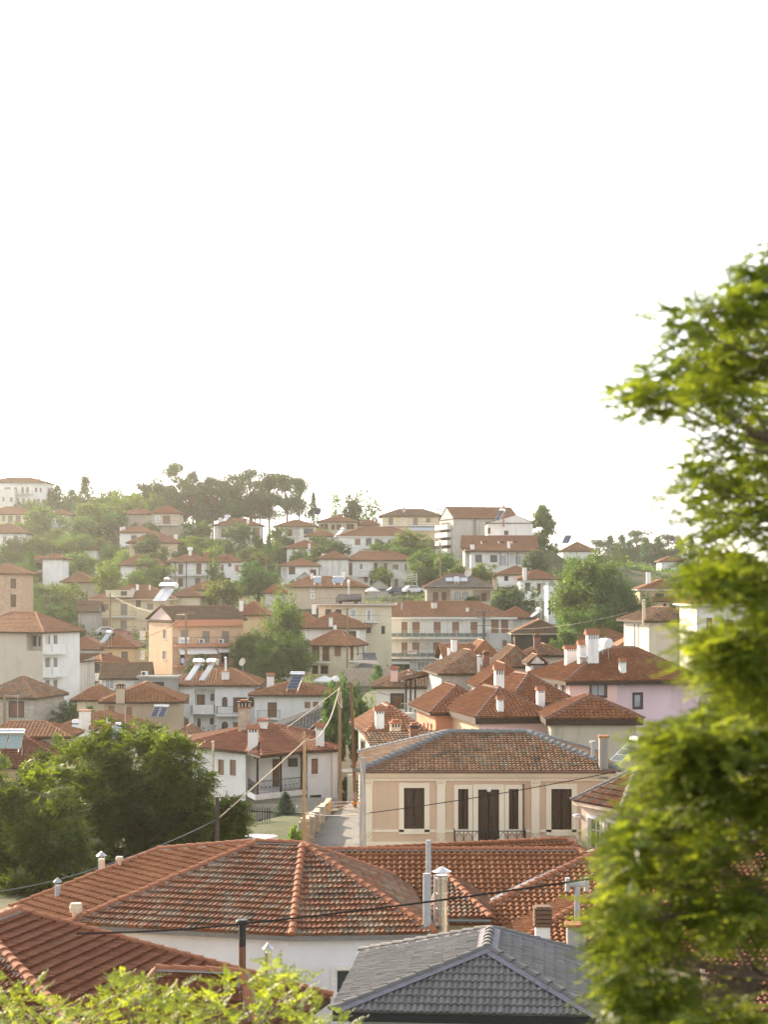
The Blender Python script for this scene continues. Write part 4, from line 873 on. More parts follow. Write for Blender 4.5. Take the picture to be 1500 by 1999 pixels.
h = House('apricot_building', 'apricot three-storey building with pink gable, brown roof and white awnings', 'apartment house')
h.block(336, 475, 261, 1211, 1335, 8.9, 29, wall=ORA, rm=T_BRN, lod=3, roof=dict(t='gx', rise=1.9, ov=.7, ovs=.3, ry=.45), L=[(271, 1230, 282.5, 1247.5, 'e'), (318, 1230, 325, 1247.5, 'e'), (272, 1269, 281.5, 1286.4, 'e'), (317, 1271, 324.5, 1287.6, 'e')],
  F_=[(353, 1230, 367, 1254, 'e'), (395, 1232, 409, 1255, 'e'), (433, 1232, 447, 1255, 'e'), (352, 1276, 366, 1302, 'h'), (395, 1274, 410, 1300, 'e'), (432, 1272, 446, 1300, 'h')])
h.balcony('F', 338, 1258, 470, 1.2, 'bars', 1.0, .35, SALM); h.balcony('F', 338, 1298, 470, 1.2, 'bars', 1.0, .35, SALM)
h.trim('F', 337, 1210, 470, 1221, .8, SALM, 'fascia'); h.awning('F', 345, 1263, 418, 1276, 1.3); h.awning('F', 420, 1263, 448, 1273, 1.3); h.trim('L', 263, 1213, 336, 1214.6, .1, DARKW, 'string_course')
mb = MB(); f = h.faces['L']; w = f.w; mb.add([f.P(0.05, h.z1+.02, .012), f.P(w-.05, h.z1+.02, .012), f.P(w*.55, h.z1+1.78, .012)], [(0, 1, 2)]); mb.build('gable', [plaster('pale_pink', (.66, .50, .47), .1)], h.e)
apr = h; f = h.faces['F']
for x0 in (362, 436): mb = MB(); a = at(x0, 1200, 252); 
for k, (x, y) in enumerate(((391, 1255.5), (429, 1255.5))): l, z_ = f.hit(x, y); ac_unit(f.P(l, z_, .25), ('white air conditioner by the middle balcony door of the apricot building', 'white air conditioner by the right balcony door of the apricot building')[k], f.u)
a = f.rect(342, 1243.5, 361.5, 1255.2); sg = empty('shop_sign', f.P((a[0]+a[2])/2, a[1], 1.3), 'white shop sign with blue lettering on the balcony of the apricot building', 'sign'); mb = MB(); mb.obox(f.P(a[0], a[1], 1.25), f.u*(a[2]-a[0]), f.n*.08, V(0, 0, a[3]-a[1])); pb = mb.build('board', [AWN], sg)
fc = bpy.data.curves.new('lettering', 'FONT'); fc.body = 'Sigma'; fc.size = 1.0; tmp = bpy.data.objects.new('tmp_text', fc); me = bpy.data.meshes.new_from_object(tmp); bpy.data.objects.remove(tmp)
xs = [v.co.x for v in me.vertices]; sc_ = (a[2]-a[0])*.9/(max(xs)-min(xs)); mb = MB(); mb.add([f.P(a[0]+(a[2]-a[0])*.05+v.co.x*sc_, a[1]+.22+v.co.y*min(sc_, .75), 1.34) for v in me.vertices], [tuple(p.vertices) for p in me.polygons]); mb.build('lettering', [plain('sign_blue', (.10, .22, .42), .5)], pb)
cl = MB(); 
for i, (x, y0, y1) in enumerate(((349, 1284, 1294), (353, 1285, 1300), (358, 1284, 1297))): a = f.rect(x-2.3, y0, x+2.3, y1); cl.obox(f.P(a[0], a[1], 1.26), f.u*(a[2]-a[0]), f.n*.03, V(0, 0, a[3]-a[1]), i % 2)
o = cl.build('laundry', [plain('white_cloth', (.6, .64, .75), .9), plain('blue_cloth', (.28, .36, .55), .9)], base=f.P(2, h.z0, 1.3)); tag(o, 'pale blue laundry hung on the lower balcony of the apricot building', 'laundry')

h = House('corner_house', 'cream two-storey house with brown doors and iron balcony behind the white parasols')
h.block(603, 681, 270, 1260, 1325, 6, -19, wall=CREAM, rm=T_MID, lod=3, roof=hip(2.1, il=3.5, ir=3, ov=.7), F_=[(609, 1261.5, 623.5, 1290, 'd'), (629.5, 1261.5, 643, 1290, 'd'), (652.8, 1261, 665.5, 1281.7, 's'), (609, 1299, 621, 1316, 'h'), (626, 1299, 641, 1316, 'h')], R_=[(684, 1259, 691, 1288, 'd'), (697, 1262, 701, 1280, 'e')])
h.balcony('F', 604, 1291, 647, 1.1); h.balcony('R', 681, 1290, 698, 1.0)
h = House('tiled_house', 'house with broad orange hip and three white chimneys between big tree and white flats')
h.block(590, 714, 290, 1226, 1275, 10, 0, wall=WH2, rm=T_FAR, lod=3, roof=hip(2.4, il=3.5, ir=6, ov=.9), F_=[(682, 1234, 696, 1243, 'b'), (700, 1255, 712, 1275, 'e')])
h.chimney(646, 1202, 1221, .6, 'cap', 292); h.chimney(654, 1219, 1233, .55, 'plain', 288); h.chimney(699, 1229, 1249, .5, 'plain', 285)
h = House('white_flats', 'long worn white apartment house with two full-length balconies and brown roller shutters', 'apartment house')
top = [(752, 1214, 763, 1243, 'S'), (784, 1214, 796, 1243, 'S'), (805, 1214, 820, 1243, 'S'), (847, 1214, 861, 1243, 'S'), (883, 1214, 897, 1243, 'S'), (919, 1214, 933, 1243, 'S'), (959.5, 1210, 974, 1236, 's'), (979, 1210, 993, 1236, 's'), (982, 1250, 990, 1262, 's')]
low = [(752, 1254, 764, 1280, 'S'), (784, 1254, 796, 1280, 'S'), (805, 1254, 819.5, 1280, 'S'), (846, 1254, 860, 1280, 'S'), (885, 1254, 896, 1280, 'S'), (815, 1291, 838, 1309, 'w'), (843, 1291, 851, 1309, 'w'), (745, 1296, 800, 1312, 'h')]
h.block(735, 1002, 313, 1205, 1315, 12, 0, wall=WH2, rm=T_FAR, lod=3, roof=hip(2.6, il=5, ir=6.5, ov=.7, fh=.35), fm=WFR, F_=top+low)
gl = plain('greenish_glass', (.16, .19, .17), .3); h.balcony('F', 732, 1243.5, 950, 1.3, 'sheet', 1.1, .35, WH2, gl); h.balcony('F', 732, 1282, 950, 1.3, 'sheet', 1.1, .35, WH2, gl); h.awning('F', 745, 1287, 800, 1296, 1.5, BLUEG)
h.chimney(848, 1173, 1186, .95, 'brick', 318, WH2); h.chimney(913, 1184, 1194, .5, 'cap', 316, WH2); h.chimney(785, 1176, 1190, .3, 'pipe', 317, GPIPE); flats = h
f = h.faces['F']; a = f.rect(795.5, 1268.5, 814, 1276.5); sg = empty('banner', f.P(a[0], a[1], 1.4), 'white banner with red lettering hanging on the lower balcony of the white flats', 'banner'); mb = MB(); mb.obox(f.P(a[0], a[1], 1.36), f.u*(a[2]-a[0]), f.n*.03, V(0, 0, a[3]-a[1])); pb = mb.build('cloth', [AWN], sg); mb = MB()
for r_i, (zf, n_, hh) in enumerate(((.52, 9, .26), (.2, 7, .12))):
    for i in range(n_): mb.obox(f.P(a[0]+.1+i*(a[2]-a[0]-.2)/n_, a[1]+(a[3]-a[1])*zf, 1.395), f.u*((a[2]-a[0]-.2)/n_*random.uniform(.45, .75)), f.n*.006, V(0, 0, hh*random.uniform(.8, 1)))
mb.build('lettering', [plain('banner_red', (.42, .06, .10), .6)], pb)
dish(f.P(f.hit(834, 1266)[0], f.hit(834, 1272)[1], .3), 'pale satellite dish between the shutters on the lower balcony of the white flats', .55)
simple('workshop', 'long brown roofed workshop with shade painted into its dark front right of the white flats', 'workshop', ((1006, 1104, 300, 1237, 1268, 9), dict(wall=DARKW, rm=T_BRN, lod=3, roof=hip(2.2, il=1.2, ir=4, ov=.7), fm=CREAM, F_=[(1012, 1241, 1098, 1266, 'h')])))  # dark wall and black front panel stand in for shade under the roof
simple('tiled_house', 'salmon tiled house tucked behind the white flats, left of the grey-green tree', 'house', ((978, 1042, 318, 1207, 1230, 7), dict(wall=WH2, rm=T_MID, lod=3, roof=hip(1.9))))
h = simple('arched_house', 'greyish tan house with arched windows, white roof panels and grey-brown hip roof', 'house', ((833, 962, 350, 1147, 1180, 10), dict(wall=TAN, rm=T_GBR, lod=3, roof=hip(2.6, il=5, ir=5, ov=.6), F_=[(837, 1151, 880, 1176, 'l', 1.4, [(846, 1156, 856, 1172, 'm'), (863, 1156, 872, 1172, 'm')]), (889, 1156, 898, 1171, 'a'), (905, 1156, 914, 1171, 'a'), (924, 1153, 958, 1174, 'l', 1.4, [(940, 1158, 950, 1174, 'd')])])))
h.chimney(967, 1127, 1146, .8, 'crown', 351, STONE2); solar_heater(h.rhit(892, 1137, 353), 0, 'row of three pale solar panels on the grey-brown roof', 1.4, 1.3, .3, .15, 30, 3, PANELW, WFR); dish(at(916, 1128, 354), 'white satellite dish on the ridge of the grey-brown roof', .8)
h = House('terrace_house', 'cream flat-topped house with a railed roof terrace and dark canopy below the twin-panel roof')
h.block(622, 765, 300, 1182, 1240, 8, 0, wall=CREAM, roof=dict(t='flat', h=.12, ov=.9), fm=plaster('pinkish_fascia', (.62, .48, .40), .4), F_=[(637, 1191, 645, 1199, 'b'), (657, 1191, 665, 1212, 'b'), (685, 1191, 694.5, 1204, 'w'), (717, 1191, 724, 1212, 'w'), (745, 1222, 752, 1238, 'h'), (718, 1222, 723, 1234, 'b')])
h.balcony('F', 662, 1213, 740, 1.2); h.faces = {'F': Face(V(at(620, 0, 299).x, 299, 0), V(1, 0, 0), 13, 0, 9)}; h.balcony('F', 618, 1179.5, 766, .1, 'bars', 1.0, .1)
a = [at(655, 1171, 301), at(706, 1170, 301), at(706, 1159, 304), at(660, 1166, 304)]; h.roofpoly([a], [], GREYC, 3, a, DARKW)
for x in (657, 705): h.post(x, 1166, 1180, 301, .12)
h.chimney(681, 1131, 1161, .35, 'pot', 305, METAL); h.chimney(613, 1178, 1193, .7, 'plain', 298)
car(at(680, 1178.5, 304), 4, ('dark', (.05, .055, .065)), 'dark car parked under the terrace canopy')
h = simple('tan_house', 'tan walled house with orange hip roof carrying two blue solar panels', 'house', ((562, 712, 340, 1146, 1182, 9), dict(wall=TAN, rm=T_FAR, lod=3, roof=hip(1.9, il=4.5, ir=4.5, ov=.8), F_=[(607, 1148, 612, 1154, 'w'), (608, 1160, 613, 1167, 'w')])))
h.chimney(609, 1118, 1130, .5, 'plain', 345, WH); h.chimney(671, 1114, 1131, .6, 'plain', 345, WH)
solar_heater(h.rhit(620, 1140, 342), 0, 'solar heater, left one of two on the tan house below the white gabled house', 1.6, 1.4, 1.3, .22, 34, 1, plain('blue_solar_glass', (.30, .38, .46), .15)); solar_heater(h.rhit(660, 1140, 342), 0, 'solar heater, right one of two on the tan house below the white gabled house', 1.6, 2.2, 1.6, .22, 34, 1, MAT['blue_solar_glass'])
h = House('white_house', 'big white house with blank left wall, recessed balcony and laundry lines')
h.block(624, 680, 402, 1091, 1140, 9, 0, wall=WH2, rm=T_FAR, lod=3, roof=hip(1.7, il=4, ir=1))
h.block(680, 808, 404, 1094, 1155, 10, 0, wall=WH2, rm=T_FAR, lod=3, roof=hip(2.0, il=3, ir=5), anchor=False, F_=[(681.5, 1099, 688, 1123, 'd'), (703, 1101, 708, 1111, 'e'), (729, 1098, 765, 1123, 'l', 1.3, [(731, 1099, 737, 1123, 'd'), (750, 1100, 756, 1123, 'd')]), (767, 1102, 778, 1112, 's'), (791, 1101, 795, 1114, 's'), (801, 1104, 805, 1114, 's'), (791, 1132, 795, 1142, 's'), (801, 1132, 805, 1142, 's'), (711, 1126, 718, 1137, 's'), (755, 1130, 763, 1146, 'd'), (768, 1130, 777, 1148, 'd')])
h.balcony('F', 700, 1124, 766, 1.2); h.chimney(632, 1080, 1092, .9, 'plain', 404)
simple('brown_cottage', 'small brown roofed cottage just left of the laundry lines, by a parasol', 'house', ((716, 764, 372, 1150, 1170, 6), dict(wall=GREYP, rm=T_BRN, lod=3, roof=dict(t='gy', rise=1.9, ov=.6))))
umbrella(at(727, 1172, 352), 'white parasol beside the small brown roofed cottage', 1.4, 2.5)
h = House('white_house', 'white house, dark square window and brown porch roof beside the blank white wall')
h.block(549, 622, 400, 1105, 1140, 8, 0, wall=WH, rm=T_FAR, lod=3, roof=hip(1.6), F_=[(565, 1108, 575, 1120, 'm'), (607, 1113, 616, 1122, 'm'), (551, 1110, 561, 1135, 'l', 1.2)])
h.block(582, 608, 394, 1131, 1142, 4, 0, wall=TAN, rm=T_BRN, lod=3, roof=dict(t='gy', rise=1.4, ov=.4), anchor=False)
h = simple('white_house', 'white house with three tall brown shutters and bright orange roof', 'house', ((560, 628, 430, 1070, 1098, 8), dict(wall=WH, rm=T_NEW, lod=3, roof=hip(1.9), F_=[(570, 1077, 575.5, 1090, 's'), (581, 1077, 586.5, 1090, 's'), (595, 1077, 601, 1094, 'S')])))
h.chimney(604, 1060, 1069, .6, 'plain', 433)
simple('white_house', 'white house with pale orange roof and slanting solar panel above the three-shutter house', 'house', ((598, 654, 448, 1047, 1070, 7), dict(wall=WH, rm=T_FAR, lod=3, roof=hip(1.6), F_=[(620, 1050, 626, 1057, 'b')])))
solar_heater(at(664, 1050, 446), -50, 'white solar panel leaning beside the pale orange roof on the hill', 2.6, 1.6, 1.2, .3, 42, 1, PANELW, WFR)
h = simple('white_house', 'white hill house with a dark railed loggia and triple window', 'house', ((537, 617, 470, 1028, 1070, 9), dict(wall=WH2, rm=T_FAR, lod=3, roof=hip(1.8), F_=[(557, 1031, 584, 1047, 'l', 1.5, [(560, 1034, 570, 1047, 'm')]), (594, 1032.5, 599, 1042, 'b'), (600.5, 1032.5, 605, 1042, 'b'), (606.5, 1032.5, 611, 1042, 'b'), (561, 1053, 575, 1065, 'h')])))
h.balcony('F', 556, 1047.5, 585, .9)
simple('tan_house', 'long tan hill house with a row of small brown windows behind the white loggia house', 'house', ((622, 697, 492, 1019, 1055, 9), dict(wall=TAN, rm=T_FAR, lod=3, roof=hip(1.7), F_=[(626, 1024, 631, 1032, 'm'), (634, 1024, 639, 1032, 'm'), (648, 1025, 653, 1033, 'm'), (658, 1025, 665, 1033, 'm'), (678, 1024, 682.5, 1032, 'm'), (685, 1024, 690, 1032, 'm')])))
simple('tan_house', 'small brownish house end with orange roof left of the yellow balcony house', 'house', ((697, 740, 496, 1025, 1050, 8), dict(wall=plaster('brown_plaster', (.46, .34, .25), .2), rm=T_FAR, lod=3, roof=hip(1.6))))
solar_heater(at(615, 1006, 500), -20, 'dark solar heater on the skyline right of the pines', 2.0, 1.8, 1.6, .3, 44, 2)
h = simple('white_house', 'wide white hill house with two brown shutters under a long orange roof', 'house', ((660, 812, 440, 1047, 1085, 10), dict(wall=WH, rm=T_FAR, lod=3, roof=hip(2.3, il=7, ir=6), fm=WFR, F_=[(693, 1052, 704, 1064, 's'), (716, 1052, 724, 1064, 'b'), (732, 1052, 741, 1064, 's'), (760, 1054, 768, 1064, 'b')])))
h.balcony('F', 706, 1070, 745, 1.0)
h = simple('white_house', 'white hill house with a deep brown loggia half hidden by a round tree', 'house', ((418, 510, 472, 1026, 1065, 9), dict(wall=WH2, rm=T_FAR, lod=3, roof=hip(1.9), F_=[(426, 1029, 460, 1049, 'l', 1.5, [(432, 1033, 440, 1049, 'd'), (446, 1033, 452, 1044, 'm')]), (494, 1030, 507, 1052, 's'), (424, 1056, 436, 1064, 'b')])))
h.chimney(430, 1010, 1020, .9, 'plain', 476); h.chimney(484, 1014, 1022, .6, 'plain', 476); solar_heater(h.rhit(441, 1019, 475), -40, 'white solar heater on the roof with the deep brown loggia', 1.6, 1.5, 1.5, .35, 40, 1, PANELW, WFR)
h = House('white_house', 'white two-storey house with brown doors opening on a long thin balcony')
h.block(333, 405, 408, 1097, 1152, 9, 0, wall=WH, rm=T_FAR, lod=3, roof=hip(2.0, il=4.5, ir=1, ov=1.0), F_=[(348, 1101, 357, 1121, 'd'), (383, 1100, 393, 1121, 'd'), (347, 1129, 357, 1145, 'd'), (381, 1129, 391, 1142, 'd')])
h.balcony('F', 322, 1122.5, 410, 1.3); h.block(405, 474, 410, 1097, 1152, 9, 0, wall=WH, rm=T_FAR, lod=3, roof=hip(1.7, il=1, ir=4), anchor=False, F_=[(430.6, 1102, 436.6, 1114, 'S'), (447, 1100, 450, 1105, 'b'), (458.7, 1103, 467, 1116, 'S'), (410, 1128, 450, 1140, 'h')])
for x in (342, 363.5, 405): h.post(x, 1097, 1150, 406.5, .18, IRON)
h.chimney(404, 1078, 1094, .7, 'plain', 412, TERRA); h.chimney(450, 1081, 1094, .6, 'plain', 413, TERRA); h.chimney(371, 1068, 1084, .9, 'pot', 412, WFR)
h = House('yellow_house', 'yellow two-storey house with grey shutters and attic dormer above the apricot building')
h.block(186, 332, 345, 1170, 1242, 11, 0, wall=YEL, rm=T_FAR, lod=3, roof=hip(2.6, il=7, ir=6, ov=1.2), fm=CREAM, F_=[(200, 1179, 212, 1191, 'e'), (235, 1179, 248, 1201, 'e'), (266.5, 1173, 273, 1183, 'b'), (287, 1178, 299, 1190, 'e'), (312, 1180, 322, 1192, 'e'), (199, 1211.6, 211.5, 1222, 'e'), (234.6, 1211, 247, 1232, 'e'), (287, 1212, 299, 1230, 'e')])
h.balcony('F', 186, 1203, 266, 1.4); h.balcony('F', 186, 1233, 266, 1.4); h.chimney(268, 1140, 1152, .5, 'plain', 350); h.chimney(292, 1142, 1152, .4, 'pipe', 350, METAL)
h.block(206, 257, 343, 1154, 1166, 5, 0, wall=CREAM, rm=T_FAR, lod=3, under=0, roof=dict(t='flat', h=0, ov=.15), fm=CREAM, anchor=False, F_=[(237, 1152.5, 246, 1161, 'b')])
dish(at(259, 1165, 342), 'white satellite dish beside the attic dormer of the yellow house', .6)
solar_heater(at(323, 1176, 272), -38, 'steel solar heater with two bright panels on the ridge of the apricot building', 2.6, 1.3, 1.8, .5, 44, 2, PANELW)
solar_heater(at(322, 1146, 352), -38, 'small steel solar heater on the ridge of the yellow house', 1.6, 1.0, 1.0, .35, 40)

h = House('corner_apartments', 'tall beige apartment block with blank front and white balconies on its right side', 'apartment house')
h.block(-60, 83, 235, 1233, 1408, 8.5, -23, wall={'F': plaster('pale_beige_plaster', (.60, .53, .44), .45), 'L': WH2, 'R': WH, 'B': WH}, rm=T_MID, lod=3, roof=hip(2.4, il=4, ir=4.5, ov=.6), F_=[(51, 1234, 82, 1271, 'l', 1.4, [(62, 1241, 71, 1262, 'b'), (75, 1243, 79, 1262, 'b')])], R_=[(88, 1240, 98, 1272, 'e'), (104, 1240, 112, 1270, 'e'), (88, 1284, 97, 1315, 'e'), (104, 1284, 112, 1314, 'e'), (88, 1328, 97, 1360, 'e'), (104, 1328, 112, 1358, 'e'), (84, 1373, 90, 1392, 'b'), (94, 1373, 100, 1391, 'b'), (105, 1372, 112, 1390, 'b')])
for y in (1273, 1318, 1363): h.balcony('R', 83, y, 121, 1.4, 'solid', 1.0, .3, WH, WH)
h = House('narrow_house', 'narrow white house with brown awning roof and small balcony beside the tall apartment block')
h.block(131, 153, 252, 1291, 1405, 6, -12, wall=WH2, rm=T_BRN, lod=3, roof=dict(t='shed', rise=.8, ov=.7), F_=[(135, 1298, 148, 1322, 'h')]); h.balcony('F', 130, 1325, 153, 1.2, 'solid', .6, .2)
h = simple('stone_house', 'grey stone house with wooden window and old tile roof at the left edge', 'house', ((-40, 66, 195, 1362, 1432, 8, -13), dict(wall=STONE, rm=T_OLD, lod=2, roof=hip(2.0, il=4, ir=4, ov=.4, roll=.34, amp=.08), F_=[(19, 1371, 44, 1398, 'm')])))
simple('brick_house', 'patchy brick and render house at the left edge above the apartment block', 'house', ((-40, 44, 300, 1120, 1212, 9), dict(wall=BRICK, rm=T_FAR, lod=3, roof=hip(1.6), F_=[(22, 1131, 29, 1147, 'm'), (22, 1162, 29, 1183, 'm')])))
h = House('small_white_house', 'small white house with three-part balcony window, dark awning and grey side wall')
h.block(160, 198, 262, 1292, 1362, 5, -33, wall={'F': WH, 'L': WH, 'R': BLUEG, 'B': WH}, rm=T_NEW, lod=3, roof=hip(1.0, ov=.4), F_=[(164, 1297, 174, 1312, 'b'), (175.5, 1297, 183, 1321, 'b'), (184, 1297, 194, 1312, 'b'), (165, 1340, 192, 1360, 'h')])
h.balcony('F', 163, 1322, 188, .9); h.awning('F', 156, 1328, 195, 1338, 1.0, plain('dark_canvas', (.10, .10, .11), .8))
h = House('brown_roof_shed', 'low shed with brown roof and white front below the apricot building')
h.block(200, 288, 240, 1325, 1350, 7, 4, wall=WH2, rm=T_BRN, lod=3, roof=dict(t='gx', rise=1.9, ov=.5), F_=[(205, 1327, 222, 1345, 'w'), (228, 1327, 262, 1340, 'G')])
simple('flat_store', 'flat roofed concrete store with dark openings below the apricot building', 'store', ((271, 343, 236, 1324, 1350, 4), dict(wall=CONC, roof=dict(t='flat', h=.1, ov=.3), fm=CONC, F_=[(278, 1331, 290, 1340, 'h'), (297, 1331, 320, 1345, 'h')])))
ac_unit(at(282, 1319, 236), 'white air conditioner standing on the flat concrete store')
h = House('tan_stone_house', 'tan stone house with bright orange roof and two brown doors left of the loggia house')
h.block(203, 350, 205, 1371, 1425, 9, 3, wall=plaster('tan_rubble', (.50, .40, .29), .5), rm=T_MID, lod=2, roof=hip(1.9, il=1.2, ir=3, roll=.36, amp=.08), F_=[(211, 1378, 223, 1408, 's'), (246, 1380, 257, 1408, 's')])
h.chimney(235, 1336, 1364, .95, 'brick', 209, TAN); h.block(150, 203, 212, 1367, 1400, 8, 0, wall=CREAM, rm=T_MID, lod=2, roof=hip(1.4, roll=.36, amp=.08), anchor=False)
solar_heater(at(312, 1402, 203), -15, 'solar heater with twin blue panels in front of the tan stone wall', 1.5, .75, 1.0, .2, 40, 2)
simple('tiled_house', 'low white house with orange roof and two small brown windows left of the grey-sided house', 'house', ((122, 202, 292, 1268, 1305, 8), dict(wall=WH, rm=T_MID, lod=3, roof=hip(1.9), F_=[(156, 1276, 165, 1287, 's'), (181, 1276, 191, 1285, 's')])))
simple('tiled_house', 'ochre house with orange roof hugging the left flank of the apricot building', 'house', ((202, 262, 286, 1264, 1305, 8), dict(wall=OCH, rm=T_MID, lod=3, roof=hip(1.9, il=.5), F_=[(211, 1276, 217, 1284, 'm'), (239, 1274, 247, 1295, 'b')])))
simple('tiled_house', 'small orange roofed house peeping over the white balconies of the apartment block', 'house', ((86, 122, 302, 1257, 1290, 7), dict(wall=CREAM, rm=T_MID, lod=3, roof=hip(1.7))))
solar_heater(at(208, 1256, 284), -38, 'small solar heater with pale blue panel on the ochre house', 1.9, 1.0, .9, .28, 42, 1, MAT['blue_solar_glass'])
h = House('red_tiled_house', 'red tiled house with stepped double roof above the leafy trees at the left edge')
h.block(-60, 136, 160, 1498, 1570, 11, 0, wall=OCH, rm=T_RED, lod=2, roof=hip(2.2, il=4, ir=5, roll=.3, amp=.08))
h.block(-25, 128, 165, 1439, 1455, 6, 0, wall=TAN, rm=T_MID, lod=2, anchor=False, roof=hip(1.1, il=2, ir=3, roll=.34, amp=.08))
solar_heater(at(14, 1464, 158), 0, 'metallic solar heater with greenish panels at the left edge above the leafy trees', 1.7, 1.2, 1.6, .34, 34, 2, plain('greenish_solar_glass', (.25, .33, .32), .15))
h = House('pale_roof_house', 'house with long dusty orange roof and chimneys just above the leafy trees')
h.block(92, 280, 186, 1432, 1500, 10, 0, wall=CREAM, rm=T_MID, lod=2, roof=hip(1.95, il=4.5, ir=5, roll=.36, amp=.07))
h.chimney(165.5, 1386, 1452, 1.0, 'plain', 178, WH); h.chimney(165.5, 1384, 1400, .5, 'pot', 178, TERRA); h.chimney(185, 1418, 1450, .85, 'cap', 177); h.chimney(212, 1395, 1412, .45, 'cap', 192)
solar_heater(at(147, 1440, 180), -10, 'small solar heater left of the tall white chimney', 1.6, 1.0, .9, .28, 40, 1, PANELW); solar_heater(at(224, 1452, 178), -25, 'pale blue slanted solar heater right of the capped chimney', 2.2, 1.2, .6, .2, 42, 1, MAT['blue_solar_glass'])
simple('ruined_house', 'ruined house with broken-down old roof between leafy trees and loggia house', 'house', ((335, 388, 172, 1450, 1480, 6), dict(wall=STONE, rm=T_OLD, lod=2, roof=hip(1.3, roll=.3, amp=.1))))

# upper left hillside
h = House('hillside_hotel', 'long white three-storey building on the skyline at the left edge', 'apartment house')
W_ = [(8, 951, 20, 962, 'e'), (27, 951, 33, 964, 'e'), (41, 951, 46, 964, 'e'), (50.6, 951, 56, 964, 'e'), (67.7, 952, 72, 961, 's'), (77, 952, 81, 961, 's'), (31, 972, 36, 986, 'e'), (43, 973, 48, 986, 'e'), (54, 973, 58, 986, 'e'), (64, 974, 68, 984, 'e'), (72.6, 974, 77, 984, 'e'), (82, 975, 86, 983, 'e')]
h.block(-30, 89, 510, 942, 1000, 12, 0, wall=WH, rm=T_FAR, lod=3, roof=hip(1.6, il=6, ir=6, ov=.9), F_=W_); h.balcony('F', 29, 964, 64, 1.2); h.balcony('F', 28, 986, 64, 1.2); h.chimney(76, 934, 944, .7, 'plain', 516)
h.block(-30, 28, 507, 958, 1000, 3, 0, wall=WH2, roof=dict(t='flat', h=.2, ov=.1), anchor=False, F_=[(4, 970, 8, 979, 'e'), (18.6, 971, 24, 980, 'e')])
simple('hill_house', 'cream hill house with a small white solar tank below the skyline hotel', 'house', ((-30, 64, 482, 1004, 1030, 9), dict(wall=CREAM, rm=T_FAR, lod=3, roof=hip(2.1), F_=[(4, 1007, 9, 1018, 'e'), (15, 1007, 24, 1020, 'e'), (30, 1007, 40, 1020, 'e')])))
h = simple('hill_house', 'tall pale hill house with two thin balconies half behind bushes', 'house', ((98, 137, 470, 1005, 1055, 9), dict(wall=WH2, rm=T_FAR, lod=3, roof=hip(1.4, ov=.9), F_=[(118, 1008, 124, 1024, 'e'), (118, 1033, 124, 1048, 'e')]))); h.balcony('F', 100, 1028, 137, 1.2)
simple('hill_house', 'low white house with two-level orange roof at the left edge below the cream house', 'house', ((-30, 48, 442, 1041, 1070, 9), dict(wall=WH, rm=T_FAR, lod=3, roof=hip(2.5), F_=[(5, 1047, 12, 1058, 'e'), (27, 1047, 33, 1060, 'm')])))
h = simple('hill_house', 'ochre hill house with red roof and terrace rail below the tallest pine', 'house', ((295, 350, 462, 1002, 1046, 9), dict(wall=TAN, rm=T_NEW, lod=3, roof=hip(2.0), F_=[(318, 1007, 332, 1023, 'd'), (304, 1007, 311, 1018, 'w')]))); h.balcony('F', 293, 1024, 348, 1.2)
simple('hill_house', 'low brown roofed house nearly swallowed by bushes left of the ochre hill house', 'house', ((236, 300, 472, 1004, 1032, 8), dict(wall=TAN, rm=T_FAR, lod=3, roof=hip(1.6))))
h = simple('hill_house', 'white cube house with twin chimneys above the yellow house with three shutters', 'house', ((233, 300, 450, 1040, 1066, 7), dict(wall=WH, rm=T_FAR, lod=3, roof=hip(1.6), F_=[(257, 1046, 266, 1052, 'b')]))); h.chimney(236, 1028, 1040, .6, 'plain', 450); h.chimney(242, 1027, 1040, .6, 'plain', 450)
h = simple('yellow_hill_house', 'yellow hill house with three brown shutters and pyramid roof', 'house', ((252, 346, 430, 1060, 1092, 9), dict(wall=YEL, rm=T_FAR, lod=3, roof=hip(2.5, ov=.8), F_=[(263, 1066, 274, 1084, 's'), (290.6, 1067, 301, 1084, 's'), (316, 1067, 327, 1084, 's')]))); h.chimney(343, 1042, 1060, .8, 'plain', 434, WH); h.balcony('F', 288, 1085, 325, 1.0)
h = simple('hill_house', 'white house with single brown door and double orange roof left of the long-balcony house', 'house', ((235, 292, 402, 1104, 1132, 9), dict(wall=WH, rm=T_FAR, lod=3, roof=hip(2.4), F_=[(265, 1109, 278, 1124, 's')])), ((290, 316, 404, 1104, 1130, 8), dict(wall=TAN, rm=T_FAR, lod=3, roof=hip(1.4), anchor=False)))
h = simple('hill_house', 'blank white cube of a house with shaded balconies on its left, beside the dark fir', 'house', ((83, 121, 380, 1091, 1145, 8), dict(wall=WH, rm=T_FAR, lod=3, roof=hip(1.0))), ((60, 83, 383, 1095, 1145, 7), dict(wall=TAN, rm=T_FAR, lod=3, roof=hip(1.0), anchor=False, F_=[(63, 1098, 82, 1112, 'h'), (63, 1118, 82, 1135, 'h')])))
simple('tan_cottage', 'tan cottage with one wooden door behind the round green tree', 'house', ((122, 180, 368, 1137, 1165, 8), dict(wall=TAN, rm=T_FAR, lod=3, roof=hip(1.9, il=2), F_=[(139.5, 1140, 150, 1154, 'd')])))
simple('hill_cottage', 'pair of tiny white cottages under one orange roof in the hillside bushes', 'house', ((100, 142, 430, 1075, 1090, 6), dict(wall=WH, rm=T_FAR, lod=3, roof=hip(1.4))), ((142, 187, 432, 1073, 1090, 6), dict(wall=WH, rm=T_FAR, lod=3, roof=hip(1.3), anchor=False)))
simple('grey_barn', 'grey rendered barn with brown roof beside the yellow house', 'barn', ((152, 187, 335, 1194, 1242, 7), dict(wall=GREYP, rm=T_BRN, lod=3, roof=dict(t='gx', rise=1.8, ov=.6))))
